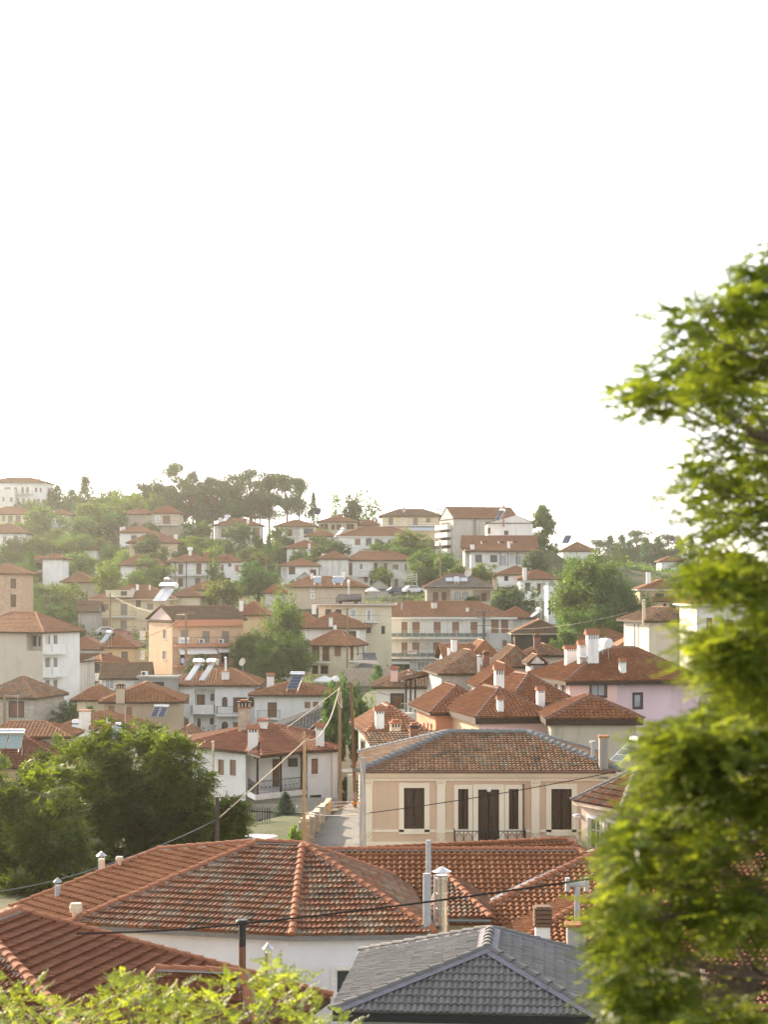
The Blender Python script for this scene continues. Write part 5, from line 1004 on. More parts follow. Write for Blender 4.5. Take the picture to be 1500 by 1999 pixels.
simple('terrace_wall', 'low stone terrace wall right of the ochre hill house', 'wall', ((350, 412, 461, 1023, 1042, 1.0), dict(wall=STONE)))
simple('terrace_wall', 'grey stone terrace wall below the tall pale hill house', 'wall', ((98, 168, 455, 1048, 1060, 1.0), dict(wall=STONE)))

# right side of the hill
h = House('grey_block', 'bare grey four-storey block with orange roof and balconies on its left flank', 'apartment house')
h.block(886, 1012, 430, 1012, 1096, 12, 14, wall=plaster('streaked_grey_render', (.46, .44, .40), .8, (.25, .21, .16)), rm=T_FAR, lod=3, roof=dict(t='gx', rise=2.9, ov=.4, ovs=.2), F_=[(924, 1014, 931, 1046, 'e')], L=[(862, 1022, 880, 1032, 'h'), (862, 1036, 880, 1047, 'h'), (863, 1051, 880, 1062, 'h'), (863, 1066, 880, 1078, 'h')])
for y in (1034, 1049, 1064, 1080): h.balcony('L', 858, y, 882, 1.1, 'solid', .9, .2, WH2, WH2)
h = simple('white_gable_house', 'white gabled house with plain side wall in front of the grey block', 'house', ((952, 1041, 412, 1021, 1060, 9), dict(wall=WH, rm=T_FAR, lod=3, roof=dict(t='gy', rise=1.7, ov=.2, ovs=.4, rx=.62), F_=[(986, 1037, 992, 1043, 'b'), (953, 1030, 958, 1042, 'd')])))
solar_heater(at(978, 1018, 410), -40, 'solar heater leaning above the white gabled wall', 2.6, 1.2, 1.2, .4, 48); h.chimney(984, 985, 1024, .35, 'pipe', 411, TERRA)
h = House('dormer_house', 'white house with plants along its veranda and three dormers in the orange roof')
h.block(920, 1046, 390, 1076, 1112, 7, 0, wall=WH, rm=T_FAR, lod=3, roof=hip(1.6, il=4, ir=4, ov=1.2), F_=[(929.6, 1084, 940, 1096, 'b'), (959, 1085, 970, 1096, 'b'), (977.6, 1084, 989, 1104, 'w'), (995, 1080, 1040, 1104, 'l', 1.4, [(1006, 1085, 1018, 1102, 'w')])])
h.block(908, 1047, 396, 1070, 1085, 9, 0, wall=WH2, rm=T_FAR, lod=3, roof=dict(t='gx', rise=2.7, ov=.6), anchor=False)
for x in (946, 980, 1006): h.block(x-5, x+5, 394.5, 1057, 1064, 3, 0, wall=WH2, rm=T_FAR, lod=3, under=0, roof=dict(t='flat', h=0, ov=.2), fm=TERRA, anchor=False, F_=[(x-3.5, 1058, x+3.5, 1062.5, 'b')])
for x in (977, 992, 1010, 1028): h.post(x, 1078, 1105, 388.6, .16, IRON)
h.chimney(923, 1062, 1072, .8, 'plain', 391); h.chimney(994, 1056, 1070, .6, 'plain', 393)
h = simple('yellow_balcony_house', 'yellow hilltop house with long balcony and blue-white awning on the skyline', 'house', ((746, 860, 470, 1008, 1050, 10), dict(wall=YEL, rm=T_BRN, lod=3, roof=hip(2.0, il=5, ir=5, ov=.8), F_=[(759, 1011, 768, 1025, 'e'), (807, 1011, 816, 1025, 'e'), (832, 1011, 841, 1020, 'e'), (785, 1012, 790, 1018, 'w')])))
h.balcony('F', 740, 1025.5, 858, 1.3); h.awning('F', 797, 1027, 848, 1036, 1.2, plain('pale_blue_canvas', (.55, .60, .66), .8)); h.chimney(789, 990, 1000, .8, 'plain', 475, TAN)
simple('tiled_house', 'low white house with flat orange roof under the veranda house', 'house', ((973, 1046, 375, 1122, 1140, 7), dict(wall=WH, rm=T_FAR, lod=3, roof=hip(1.7), F_=[(985, 1124, 993, 1134, 'h')])))
h = simple('tiled_house', 'white house with tall chimney and dark veranda left of the big plane tree', 'house', ((1016, 1090, 362, 1131, 1170, 8), dict(wall=WH, rm=T_FAR, lod=3, roof=hip(1.9), F_=[(1027, 1139, 1035, 1152, 'b'), (1047, 1138, 1065, 1160, 'l', 1.2, [(1050, 1140, 1056, 1160, 'd')]), (1074, 1135, 1083, 1146, 'a')]))); h.chimney(1025, 1107, 1129, .75, 'plain', 362)
h = simple('white_block', 'blank white cube building with blue drainpipe at the left of the plane tree', 'house', ((1071, 1108, 335, 1149, 1215, 8), dict(wall=WH, roof=dict(t='flat', h=.3, ov=.05), fm=WH, F_=[(1072, 1170, 1076, 1200, 'h')]))); h.chimney(1056, 1165, 1205, .5, 'flue', 322, GPIPE)
solar_heater(at(1045, 1207, 318), -60, 'white solar heater behind the brown workshop roof', 2.0, 1.2, 1.0, .36, 30, 1, PANELW, WFR)
simple('hill_house', 'distant house with pyramid roof on the skyline above the plane tree', 'house', ((1100, 1162, 480, 1076, 1096, 9), dict(wall=WH, rm=T_FAR, lod=3, roof=hip(2.5))))
solar_heater(at(1108, 1062, 478), -30, 'grey solar heater on the skyline left of the distant pyramid roof', 2.4, 2.0, 1.8, .35, 44)
h = House('ochre_house', 'ochre house with layered tile roofs and small porch right of the plane tree')
h.block(1250, 1335, 352, 1151, 1222, 9, 0, wall=OCH, rm=T_FAR, lod=3, roof=hip(1.8, il=2, ir=2), fm=WFR, F_=[(1282, 1160, 1288, 1164, 'b'), (1290, 1160, 1296, 1164, 'b')])
h.block(1282, 1335, 349, 1174, 1222, 3, 0, wall=OCH, rm=T_FAR, lod=3, roof=dict(t='shed', rise=.9, ov=.4), anchor=False, F_=[(1296, 1178, 1302, 1192, 'h'), (1308, 1178, 1320, 1192, 'h')])
h.chimney(1267, 1116, 1134, .8, 'plain', 355)
h = House('tiled_house', 'low orange hip roof with small white attic window under the plane tree')
h.block(1113, 1238, 285, 1251, 1285, 10, 0, wall=WH, rm=T_MID, lod=3, roof=hip(2.3, il=4, ir=4)); h.block(1227, 1239, 286, 1226, 1240, 3, 0, wall=BLUEG, rm=T_MID, lod=3, under=0, roof=dict(t='flat', h=0, ov=.1), fm=WFR, anchor=False, F_=[(1230, 1229, 1237, 1239, 'b')])
simple('tiled_house', 'small orange roof squeezed between attic window and tan wall', 'house', ((1215, 1266, 262, 1262, 1290, 7), dict(wall=WH2, rm=T_MID, lod=3, roof=hip(1.5))))
simple('hill_house', 'far white house corner glimpsed through the blurred tree', 'house', ((1292, 1330, 470, 1096, 1115, 8), dict(wall=WH, rm=T_FAR, lod=3, roof=hip(1.3))))
simple('tiled_house', 'orange roof end with two chimneys above the apricot building, left of the big tree', 'house', ((462, 520, 300, 1201, 1235, 8), dict(wall=OCH, rm=T_NEW, lod=3, roof=hip(2.2, il=5, ir=1)))).chimney(471, 1165, 1192, .6, 'crown', 303)
h.chimney(1168, 1236, 1246, .4, 'pipe', 288, METAL)
simple('tiled_house', 'low grey house with wide orange roof below the long-balcony house', 'house', ((365, 440, 372, 1152, 1180, 8), dict(wall=GREYP, rm=T_FAR, lod=3, roof=hip(2.0), F_=[(392, 1160, 398, 1168, 'b')])))
simple('tiled_house', 'pale gable end house with tile roof right of the yellow house', 'house', ((336, 390, 352, 1165, 1185, 8), dict(wall=CREAM, rm=T_FAR, lod=3, roof=hip(1.6))))
simple('tiled_house', 'small orange roof cluster behind the big leafy street tree', 'house', ((518, 556, 356, 1158, 1180, 7), dict(wall=WH2, rm=T_NEW, lod=3, roof=hip(1.7))))
h = simple('tiled_house', 'orange roof behind the upper right of the big leafy street tree', 'house', ((575, 620, 318, 1222, 1250, 7), dict(wall=WH2, rm=T_MID, lod=3, roof=hip(2.2))))
# parasols, street wall, cars
umbrella(at(567, 1352, 258), 'white parasol left of the leaning blue panel, before the big tree', 1.6, 2.7); umbrella(at(634, 1356, 255), 'white parasol before the cream corner house', 1.6, 2.6); umbrella(at(656, 1354, 258), 'white parasol partly behind another, beside the stone street wall', 1.3, 2.5)
simple('street_wall', 'rough stone street wall between the parasols and the round cypress', 'wall', ((668, 770, 255, 1305, 1335, 1.0), dict(wall=STONE2)))
car(at(210, 1240, 322), 10, ('silver', (.42, .44, .47)), 'silver car parked below the yellow house'); car(at(236, 1242, 320), 8, ('redcar', (.30, .13, .10)), 'dull red car parked beside the silver car below the yellow house')
car(at(808, 1158, 345), 20, ('pale', (.55, .56, .58)), 'pale car parked left of the arched grey-brown house'); car(at(776, 1160, 352), 15, ('navy', (.06, .08, .12)), 'navy car parked behind the laundry lines')
e = empty('clothes_rack', at(796, 1150, 385), 'white clothes-line rack in front of the big white house', 'clothes rack'); mb = MB()
for i in range(5): a, b = at(770, 1114+i*3.2, 385), at(814, 1122+i*3.4, 385); m_ = (a+b)/2-V(0, 0, .25); mb.tube([a, m_, b], .05, 4)
mb.bar(at(770, 1110, 385), at(770, 1156, 385), .06); mb.bar(at(814, 1118, 385), at(814, 1156, 385), .06); mb.build('frame', [WFR], e)
# ---------------------------------------------------------------- ground
def ground_h(x, y):
    x = np.asarray(x, float); y = np.asarray(y, float); A = np.array(ANCH); n = np.zeros_like(x); d = np.zeros_like(x)
    for ax, ay, az in A:
        w = 1/((x-ax)**2+(y-ay)**2+25)**1.6; n += w*az; d += w
    return n/d-.25
for x in range(-300, 301, 60):
    for y, z in ((-30, .8), (0, .8), (30, .8), (60, .8)): ANCH.append((x, y, z))
    for y, z in ((560, 24 if x < 20 else 14), (640, 10), (760, -8), (880, -20)): ANCH.append((x, y, z))
for x, z in ((60, 22), (90, 22), (120, 22)): ANCH.append((x, 650, z))
for x in (-260, -200, 200, 260):
    for y in (120, 200, 280, 360, 440): ANCH.append((x, y, np.interp(y, [120, 240, 450], [0, -3, 22])))
gx = np.linspace(-330, 330, 166); gy = np.linspace(-35, 900, 235); X, Y = np.meshgrid(gx, gy); Z = ground_h(X, Y); PX = CX+F*X/np.maximum(Y, 1)
for x0, x1, D, yb in SIGHT:
    m_ = (PX > x0-12) & (PX < x1+12) & (Y > 40) & (Y < D+6); lim = ZC-(yb-YH)/F*np.minimum(Y, D)-.35; Z = np.where(m_, np.minimum(Z, np.maximum(lim, Z-9)), Z)
for x0, y0, r0, z0 in [(x, y, 4.5, .5) for x, y in ((-3, 104), (-2.6, 110), (-2.2, 116), (-1.8, 121))]: Z = np.where((X-x0)**2+(Y-y0)**2 < r0*r0, np.minimum(np.maximum(Z, .3), z0), Z)
def gz(x, y):
    fx = min(max((x-gx[0])/(gx[1]-gx[0]), 0), len(gx)-1.001); fy = min(max((y-gy[0])/(gy[1]-gy[0]), 0), len(gy)-1.001); i, j = int(fx), int(fy); a, b = fx-i, fy-j
    return float((Z[j, i]*(1-a)+Z[j, i+1]*a)*(1-b)+(Z[j+1, i]*(1-a)+Z[j+1, i+1]*a)*b)
mb = MB(); nx = len(gx); vs = np.stack([X.ravel(), Y.ravel(), Z.ravel()], 1).tolist()
mb.add(vs, [(j*nx+i, j*nx+i+1, (j+1)*nx+i+1, (j+1)*nx+i) for j in range(len(gy)-1) for i in range(nx-1)])
m, t, b = newmat('ground_soil_and_grass'); p = pos(t); c1 = ramp(t, noise(t, .09, 6, p), [(.35, (.05, .075, .022)), (.52, (.085, .095, .04)), (.68, (.16, .13, .085))]); c2 = mix(t, noise(t, 2.5, 5, p), (.4, .4, .4), (1.3, 1.3, 1.3)); t.links.new(mix(t, 1., c1, c2, 'MULTIPLY'), b.inputs['Base Color']); b.inputs['Roughness'].default_value = .95; bump(t, noise(t, 3, 5, p), .6, .2, b)
g = mb.build('ground', [m], smooth=True); g['kind'] = 'structure'
def road(name, L, Rr, mat):
    mb = MB()
    for i in range(len(L)-1): mb.quad(L[i], Rr[i], Rr[i+1], L[i+1])
    o = mb.build(name, [mat]); o['kind'] = 'structure'
m, t, b = newmat('cracked_concrete_lane'); p = pos(t); v = t.nodes.new('ShaderNodeTexVoronoi'); v.feature = 'DISTANCE_TO_EDGE'; v.inputs['Scale'].default_value = .28
nz = t.nodes.new('ShaderNodeVectorMath'); nz.operation = 'ADD'; tn = t.nodes.new('ShaderNodeTexNoise'); tn.inputs['Scale'].default_value = 1.2; t.links.new(p, tn.inputs['Vector']); t.links.new(p, nz.inputs[0]); t.links.new(scaled(t, tn.outputs['Color'], (1.5, 1.5, 0)), nz.inputs[1]); t.links.new(nz.outputs[0], v.inputs['Vector'])
t.links.new(mix(t, ramp(t, v.outputs['Distance'], [(.006, (0,)*3), (.02, (1,)*3)]), (.09, .085, .08), mix(t, noise(t, .9, 6, p), (.15, .148, .145), (.23, .225, .215))), b.inputs['Base Color']); b.inputs['Roughness'].default_value = .85
LP = [(606, 1660, 101), (620, 1622, 110), (642, 1600, 116), (668, 1588, 121), (690, 1581, 124)]; RP = [(714, 1660, 101), (708, 1622, 110), (704, 1600, 116), (703, 1588, 121), (702, 1581, 124)]
road('lane', [V(at(x, y, D).x, D, .62+.02*i) for i, (x, y, D) in enumerate(LP)], [V(at(x, y, D).x, D, .62+.02*i) for i, (x, y, D) in enumerate(RP)], m)
P1 = [at(x, y, D) for x, y, D in ((700, 1314, 262), (703, 1296, 275), (708, 1278, 290))]; P2 = [at(x, y, D) for x, y, D in ((745, 1314, 262), (738, 1296, 275), (733, 1278, 290))]
road('street', [q+V(0, 0, .3) for q in P1], [q+V(0, 0, .3) for q in P2], plain('asphalt', (.11, .11, .115), .9))

# ---------------------------------------------------------------- trees
LG = leafm('leaf_green', (.05, .098, .02), (.13, .195, .04), .48); LD = leafm('leaf_dark_green', (.030, .075, .020), (.08, .15, .034), .42); LP_ = leafm('pine_needles', (.035, .065, .020), (.085, .12, .04), .3)
LY = leafm('leaf_yellow_green', (.07, .12, .018), (.17, .22, .035), .55); LB = leafm('spruce_needles', (.05, .085, .075), (.09, .13, .11), .2); LV = leafm('vine_leaf', (.11, .19, .025), (.22, .30, .05), .5)
LGR = leafm('grey_green_leaf', (.05, .095, .045), (.11, .17, .075), .4); LA = leafm('ailanthus_leaf', (.03, .06, .010), (.17, .215, .033), .52, False)
BARK = wood('bark', (.13, .095, .065)); BARKP = wood('pine_bark', (.15, .085, .055))
def leaf_mesh(name, P, N, size, mat, clump, aspect=.6):
    n = len(P); P = np.asarray(P); N = np.asarray(N)/np.linalg.norm(N, axis=1)[:, None]; r = RNG.normal(size=(n, 3)); T = r-(r*N).sum(1)[:, None]*N; T /= np.linalg.norm(T, axis=1)[:, None]; B = np.cross(N, T)
    s = (size*RNG.uniform(.6, 1.3, n))[:, None]; vs = np.empty((n, 4, 3)); vs[:, 0] = P-T*s*.5; vs[:, 1] = P+B*s*aspect*.5+N*s*.08; vs[:, 2] = P+T*s*.5; vs[:, 3] = P-B*s*aspect*.5+N*s*.08
    me = bpy.data.meshes.new(name); me.from_pydata(vs.reshape(-1, 3).tolist(), [], np.arange(n*4).reshape(n, 4).tolist()); me.materials.append(mat); a = me.attributes.new('clump', 'FLOAT', 'FACE'); a.data.foreach_set('value', np.asarray(clump, np.float32)); return me
def unit(n): r = RNG.normal(size=(n, 3)); return r/np.linalg.norm(r, axis=1)[:, None]
def crown_broad(n, size, mat, lobes=10, name='crown', zc=.55, rz=.44, rad=.44, airy=1.):
    P, N, C = [], [], []; L = []
    for i in range(lobes):
        d = unit(1)[0]; rr = RNG.uniform(.35, .78); L.append((np.array([d[0]*rr*rad, d[1]*rr*rad, zc+d[2]*rr*rz]), RNG.uniform(.15, .25)*(.85 if airy < 1 else 1)))
    L.append((np.array([0, 0, zc]), .26)); per = n//len(L)
    for c, R in L:
        subs = unit(13); cl = RNG.uniform(0, 1, 13)
        k = RNG.integers(0, 13, per); d = subs[k]+RNG.normal(0, .21, (per, 3)); d /= np.linalg.norm(d, axis=1)[:, None]
        p = c+d*(R*RNG.uniform(.55, 1.15, per))[:, None]; P.append(p); N.append(d*.7+RNG.normal(0, .55, (per, 3))+np.array([0, 0, .3])); C.append(cl[k])
    return leaf_mesh(name, np.concatenate(P), np.concatenate(N), size, mat, np.concatenate(C)), L
def trunk_mesh(name, tips, mat, r=.03, z0=.0, fork=.3):
    mb = MB(); mb.tube([V(0, 0, -.05), V(.01, 0, fork*.5), V(0, .01, fork), V(0, 0, .6)], [r*1.3, r, r*.85, r*.35], 7)
    for p in tips:
        p = V(*p); s = V(0, 0, fork*random.uniform(.8, 1.5)); m_ = s+(p-s)*.55+V(0, 0, -.02); mb.tube([s, m_, p], [r*.5, r*.3, r*.1], 5)
    me = bpy.data.meshes.new(name); me.from_pydata(mb.v, [], mb.f); me.materials.append(mat); return me
def crown_pine(n, size, mat, lo=.46):
    P, N, C, tips = [], [], [], []
    for i in range(24):
        a = RNG.uniform(0, 6.28); z = RNG.uniform(lo, .95); rr = RNG.uniform(.05, .44)*(1 if z < .8 else .6); c = np.array([math.cos(a)*rr, math.sin(a)*rr, z]); tips.append(c); k = n//24; d = unit(k)
        p = c+d*np.array([.18, .18, .07])*RNG.uniform(.5, 1.1, k)[:, None]; P.append(p); N.append(d*.6+RNG.normal(0, .6, (k, 3))+[0, 0, .5]); C.append(np.full(k, RNG.uniform()))
    return leaf_mesh('crown', np.concatenate(P), np.concatenate(N), size, mat, np.concatenate(C), .4), tips
def crown_fir(n, size, mat, droop=.35, name='crown', narrow=1.):
    P, N, C = [], [], []; nb = 110; k = n//nb
    for i in range(nb):
        z = .08+.90*(i/nb)**1.05; a = i*2.4+RNG.uniform(-.4, .4); R = .5*narrow*(1-z)**.85*RNG.uniform(.7, 1.12)+.02; t = RNG.uniform(.05, 1, k)**.7
        base = np.stack([np.cos(a)*R*t, np.sin(a)*R*t, z-droop*R*t*t+.03*t], 1); p = base+RNG.normal(0, .018, (k, 3))*(1+t[:, None]); P.append(p); N.append(RNG.normal(0, .5, (k, 3))+[0, 0, .8]); C.append(np.full(k, RNG.uniform()))
    return leaf_mesh(name, np.concatenate(P), np.concatenate(N), size, mat, np.concatenate(C), .45)
def crown_column(n, size, mat, name='crown'):
    P, N, C = [], [], []
    for i in range(110):
        z = RNG.uniform(.08, .98); rr = .40*math.sin(min(1, (1-z)*1.7+.1)*math.pi/2)*RNG.uniform(.3, 1); a = RNG.uniform(0, 6.28); c = np.array([math.cos(a)*rr, math.sin(a)*rr, z]); k = n//110; d = unit(k); P.append(c+d*np.array([.15, .15, .055])*RNG.uniform(.4, 1.1, k)[:, None]); N.append(d+RNG.normal(0, .6, (k, 3))); C.append(np.full(k, RNG.uniform()))
    return leaf_mesh(name, np.concatenate(P), np.concatenate(N), size, mat, np.concatenate(C))
TM = {}
def proto(kind, i):
    if (kind, i) in TM: return TM[kind, i]
    if kind in ('broad', 'light', 'dark', 'greyg'): cm, L = crown_broad(4200, .055, {'broad': LG, 'light': LY, 'dark': LD, 'greyg': LGR}[kind]); tm = trunk_mesh('trunk', [c for c, R in L], BARK)
    elif kind == 'fine': cm, L = crown_broad(9500, .034, LG, 16); tm = trunk_mesh('trunk', [c for c, R in L], BARK)
    elif kind == 'airy': cm, L = crown_broad(900, .05, LG, 13, airy=.6); tm = trunk_mesh('trunk', [c for c, R in L], BARK, .022)
    elif kind == 'bush': cm, L = crown_broad(1800, .09, LG, 7, zc=.45, rz=.42); tm = trunk_mesh('trunk', [c for c, R in L], BARK, .03, 0, .12)
    elif kind == 'pine': cm, tips = crown_pine(7000, .042, LP_, (.30, .36, .42)[i]); tm = trunk_mesh('trunk', tips, BARKP, .026, 0, .45)
    elif kind == 'fir': cm = crown_fir(3300, .055, LD); tm = trunk_mesh('trunk', [], BARK, .02)
    elif kind == 'spruce': cm = crown_fir(9000, .05, LB, .25); tm = trunk_mesh('trunk', [], BARK, .02)
    elif kind == 'poplar': cm = crown_column(7000, .06, LG); tm = trunk_mesh('trunk', [], BARK, .02, 0, .1)
    elif kind == 'cypress': cm = crown_column(5000, .045, LD); tm = trunk_mesh('trunk', [], BARK, .02, 0, .1)
    TM[kind, i] = (cm, tm); return TM[kind, i]
NAMES = dict(broad='broadleaf_tree', light='broadleaf_tree', dark='broadleaf_tree', greyg='broadleaf_tree', fine='broadleaf_tree', airy='broadleaf_tree', bush='bush', pine='pine_tree', fir='fir_tree', spruce='spruce_tree', poplar='poplar_tree', cypress='cypress_tree')
def tree(kind, px, yt, yb, w, D, label, group=None, var=None):
    b = at(px, yb, D); top = at(px, yt, D).z; b.z = max(min(b.z, gz(b.x, b.y)+.1), b.z-5); hgt = top-b.z; wid = w/F*D; var = random.randint(0, 2) if var is None else var; cm, tm = proto(kind, var)
    e = empty(NAMES[kind], b, label, 'bush' if kind == 'bush' else 'tree', group); e.rotation_euler = (0, 0, random.uniform(0, 6.28)); e.scale = (wid*1.08, wid*1.08, hgt)
    for nm, me in (('trunk', tm), ('crown', cm)): o = bpy.data.objects.new(nm, me); COL.objects.link(o); o.parent = e
    return e
PT = 'pines along the hilltop'
for k, (x, yt, w, D, l) in enumerate(((343, 903, 66, 500, 'tallest pine of the hilltop row, rising left of the others'), (377, 916, 50, 505, 'pine right beside the tallest hilltop pine'), (415, 929, 58, 500, 'lower pine in the dip of the hilltop row, above the loggia house roof'), (452, 922, 64, 505, 'dense dark pine in the middle of the hilltop row'), (490, 914, 64, 500, 'high rounded pine just right of the middle of the hilltop row'), (526, 922, 60, 506, 'hilltop pine with bare pale trunk above the white loggia house'), (560, 925, 62, 500, 'flat-topped hilltop pine second from the right end'), (584, 931, 50, 505, 'flat-topped pine at the right end of the hilltop row'), (282, 941, 60, 505, 'short broad pine left of the tallest pine'), (312, 944, 56, 508, 'short pine filling the gap below the tallest pine'))):
    tree('pine', x, yt, 1022, w*1.2, D, l, PT, 2 if x > 500 else k % 2)
for k, (x, yt, w) in enumerate(((362, 936, 60), (398, 942, 64), (434, 938, 66), (470, 940, 66), (508, 938, 66), (298, 956, 60), (330, 946, 56))): tree('pine', x, yt, 1022, w*1.0, 516, 'pine in the rear rank of the hilltop row', 'rear pines of the hilltop row', k % 2)
FT = 'conifers on the far ridge'
for k, (x, yt, w, l) in enumerate(((1168, 1052, 34, 'far conifer just right of the distant pyramid roof'), (1192, 1046, 36, 'far conifer above the left shoulder of the plane tree'), (1216, 1044, 36, 'far conifer above the middle of the plane tree'), (1245, 1034, 40, 'highest far conifer on the ridge'), (1262, 1050, 34, 'small far conifer right after the highest one'), (1286, 1048, 36, 'far conifer before the gap in the ridge'), (1306, 1042, 38, 'far conifer just left of the blurred tree'), (1328, 1054, 36, 'far conifer touching the blurred tree'), (1230, 1056, 40, 'low far conifer in the thick of the ridge wood'), (1276, 1060, 40, 'low far conifer between two taller ones'), (1350, 1050, 36, 'far conifer behind the blurred tree fringe'), (1205, 1060, 40, 'low dark conifer at the near end of the ridge wood'))):
    tree('fir' if k % 3 else 'pine', x, yt, 1122, w*1.8, 640+k % 4*6, l, FT, k % 3)
TL = [('fir', 166, 931, 1010, 95, 500, 'tall conifer on the skyline between hotel and pines'), ('fir', 112, 948, 1010, 75, 505, 'skyline conifer right beside the white hotel'), ('fir', 140, 955, 1012, 80, 510, 'low skyline conifer left of the tall one'), ('broad', 205, 948, 1010, 55, 508, 'leafy skyline tree right of the tall conifer'), ('airy', 232, 942, 1010, 50, 512, 'sparse skyline tree with sky showing through'), ('broad', 255, 956, 1012, 50, 508, 'leafy tree under the sparse skyline tree'),
 ('fir', 612, 962, 1020, 46, 500, 'small conifer right of the last hilltop pine'), ('airy', 655, 952, 1016, 56, 510, 'left airy tree on the skyline above the tan house'), ('airy', 715, 944, 1018, 84, 512, 'wide airy tree with bare arching twigs on the skyline'), ('dark', 686, 961, 1022, 58, 508, 'dense dark tree between the two airy skyline trees'), ('airy', 735, 975, 1018, 50, 505, 'thin airy tree left of the yellow balcony house'), ('airy', 849, 981, 1012, 44, 492, 'small bright tree behind the yellow balcony house'),
 ('poplar', 1060, 986, 1085, 62, 440, 'tall slender windblown poplar beside the white gabled house'),
 ('broad', 78, 984, 1048, 84, 462, 'round tree below the skyline hotel'), ('broad', 186, 972, 1052, 90, 474, 'wide hillside tree below the tall conifer'), ('dark', 226, 998, 1058, 72, 466, 'dark hillside tree left of the ochre hill house'), ('light', 262, 968, 1025, 62, 480, 'light green tree behind the swallowed brown roof'), ('broad', 145, 1000, 1068, 70, 458, 'tree right of the tall pale hill house'),
 ('broad', 66, 1036, 1100, 80, 428, 'tree between the low white house and tiny cottages'), ('dark', 22, 1064, 1130, 80, 400, 'dark tree at the left edge above the brick house'), ('fir', 61, 1076, 1215, 48, 318, 'very dark tall fir beside the brick house'), ('broad', 156, 1068, 1128, 66, 405, 'round tree right of the blank white cube house'), ('light', 213, 1100, 1166, 86, 360, 'bright round tree behind the grey barn'), ('broad', 112, 1128, 1205, 120, 342, 'wide tree left of the grey barn'), ('dark', 110, 1178, 1250, 110, 325, 'dark tree below the wide one, left of the grey barn'), ('broad', 276, 1112, 1150, 60, 388, 'low tree in front of the single-door white house'),
 ('light', 362, 1040, 1092, 76, 440, 'light green tree right of the yellow hill house'), ('light', 398, 1044, 1092, 70, 442, 'light green tree below the terrace wall'), ('broad', 432, 1050, 1096, 66, 445, 'tree below the deep brown loggia'), ('dark', 471, 1014, 1075, 66, 452, 'round dark tree in front of the deep brown loggia'), ('fir', 524, 1046, 1115, 48, 425, 'dark fir between the loggia houses'), ('broad', 487, 1066, 1112, 66, 428, 'tree left of the dark fir'), ('broad', 558, 1060, 1100, 50, 437, 'tree left of the three-shutter house'),
 ('light', 437, 1124, 1192, 88, 352, 'bright tree above the apricot roof'), ('dark', 506, 1092, 1182, 120, 366, 'broad dark tree right of the long-balcony house'),
 ('dark', 650, 1046, 1094, 84, 420, 'dark round tree in front of the wide white hill house'), ('broad', 757, 1050, 1094, 76, 424, 'round tree right of the wide white hill house'), ('light', 803, 1038, 1096, 90, 428, 'light tree left of the grey block'), ('fine', 850, 1058, 1140, 104, 398, 'big tree in front of the grey block balconies'), ('broad', 892, 1096, 1140, 60, 382, 'bushy tree below the veranda house'), ('light', 940, 1100, 1136, 70, 378, 'reddish-tinged bush right below the white veranda'), ('greyg', 1047, 1068, 1120, 64, 380, 'grey-green tree at the right end of the veranda house'),
 ('greyg', 1002, 1132, 1205, 100, 328, 'spreading grey-green tree behind the white flats'), ('greyg', 975, 1160, 1200, 60, 326, 'lower grey-green tree at the corner of the arched house'), ('dark', 925, 1160, 1182, 40, 346, 'dark shrub tree before the arched house'),
 ('fine', 1170, 1058, 1262, 182, 298, 'huge plane tree rising right of centre'), ('fine', 1262, 1155, 1215, 62, 292, 'smaller tree at the right foot of the plane tree'), ('broad', 1110, 1222, 1275, 56, 276, 'small bright tree at the left foot of the plane tree'), ('fine', 1225, 1160, 1255, 80, 294, 'tree filling the lower right of the plane tree'),
 ('fine', 556, 1148, 1345, 100, 264, 'tall leafy street tree with narrow top right of the apricot building'), ('fine', 506, 1200, 1345, 98, 262, 'left half of the leafy street tree pair, reaching the apricot wall'), ('fine', 568, 1222, 1342, 92, 258, 'lower leafy street tree before the cream corner house'), ('dark', 392, 1274, 1340, 80, 256.5, 'dark tree under the white awnings'), ('dark', 445, 1292, 1342, 60, 258, 'low dark tree behind the loggia house roof'),
 ('dark', 660, 1320, 1420, 84, 150, 'dark conifer left of the bare pole tops'), ('dark', 706, 1324, 1420, 62, 154, 'dark conifer right of the bare pole tops'), ('cypress', 737, 1299, 1340, 34, 228, 'small round cypress by the stone street wall'),
 ('dark', 131, 1370, 1420, 70, 197, 'dark tree below the tall apartment block'), ('dark', 185, 1374, 1420, 46, 197, 'small dark tree before the low cream wing'), ('dark', 150, 1352, 1400, 40, 230, 'shrub in the alley by the narrow white house'),
 ('spruce', 557, 1549, 1622, 70, 121, 'blue-green spruce in front of the concrete wall'), ('bush', 680, 1510, 1545, 44, 152, 'bright vine bush at the foot of the two poles'), ('dark', 798, 1480, 1500, 20, 101, 'tiny dark shrub behind the villa roof')]
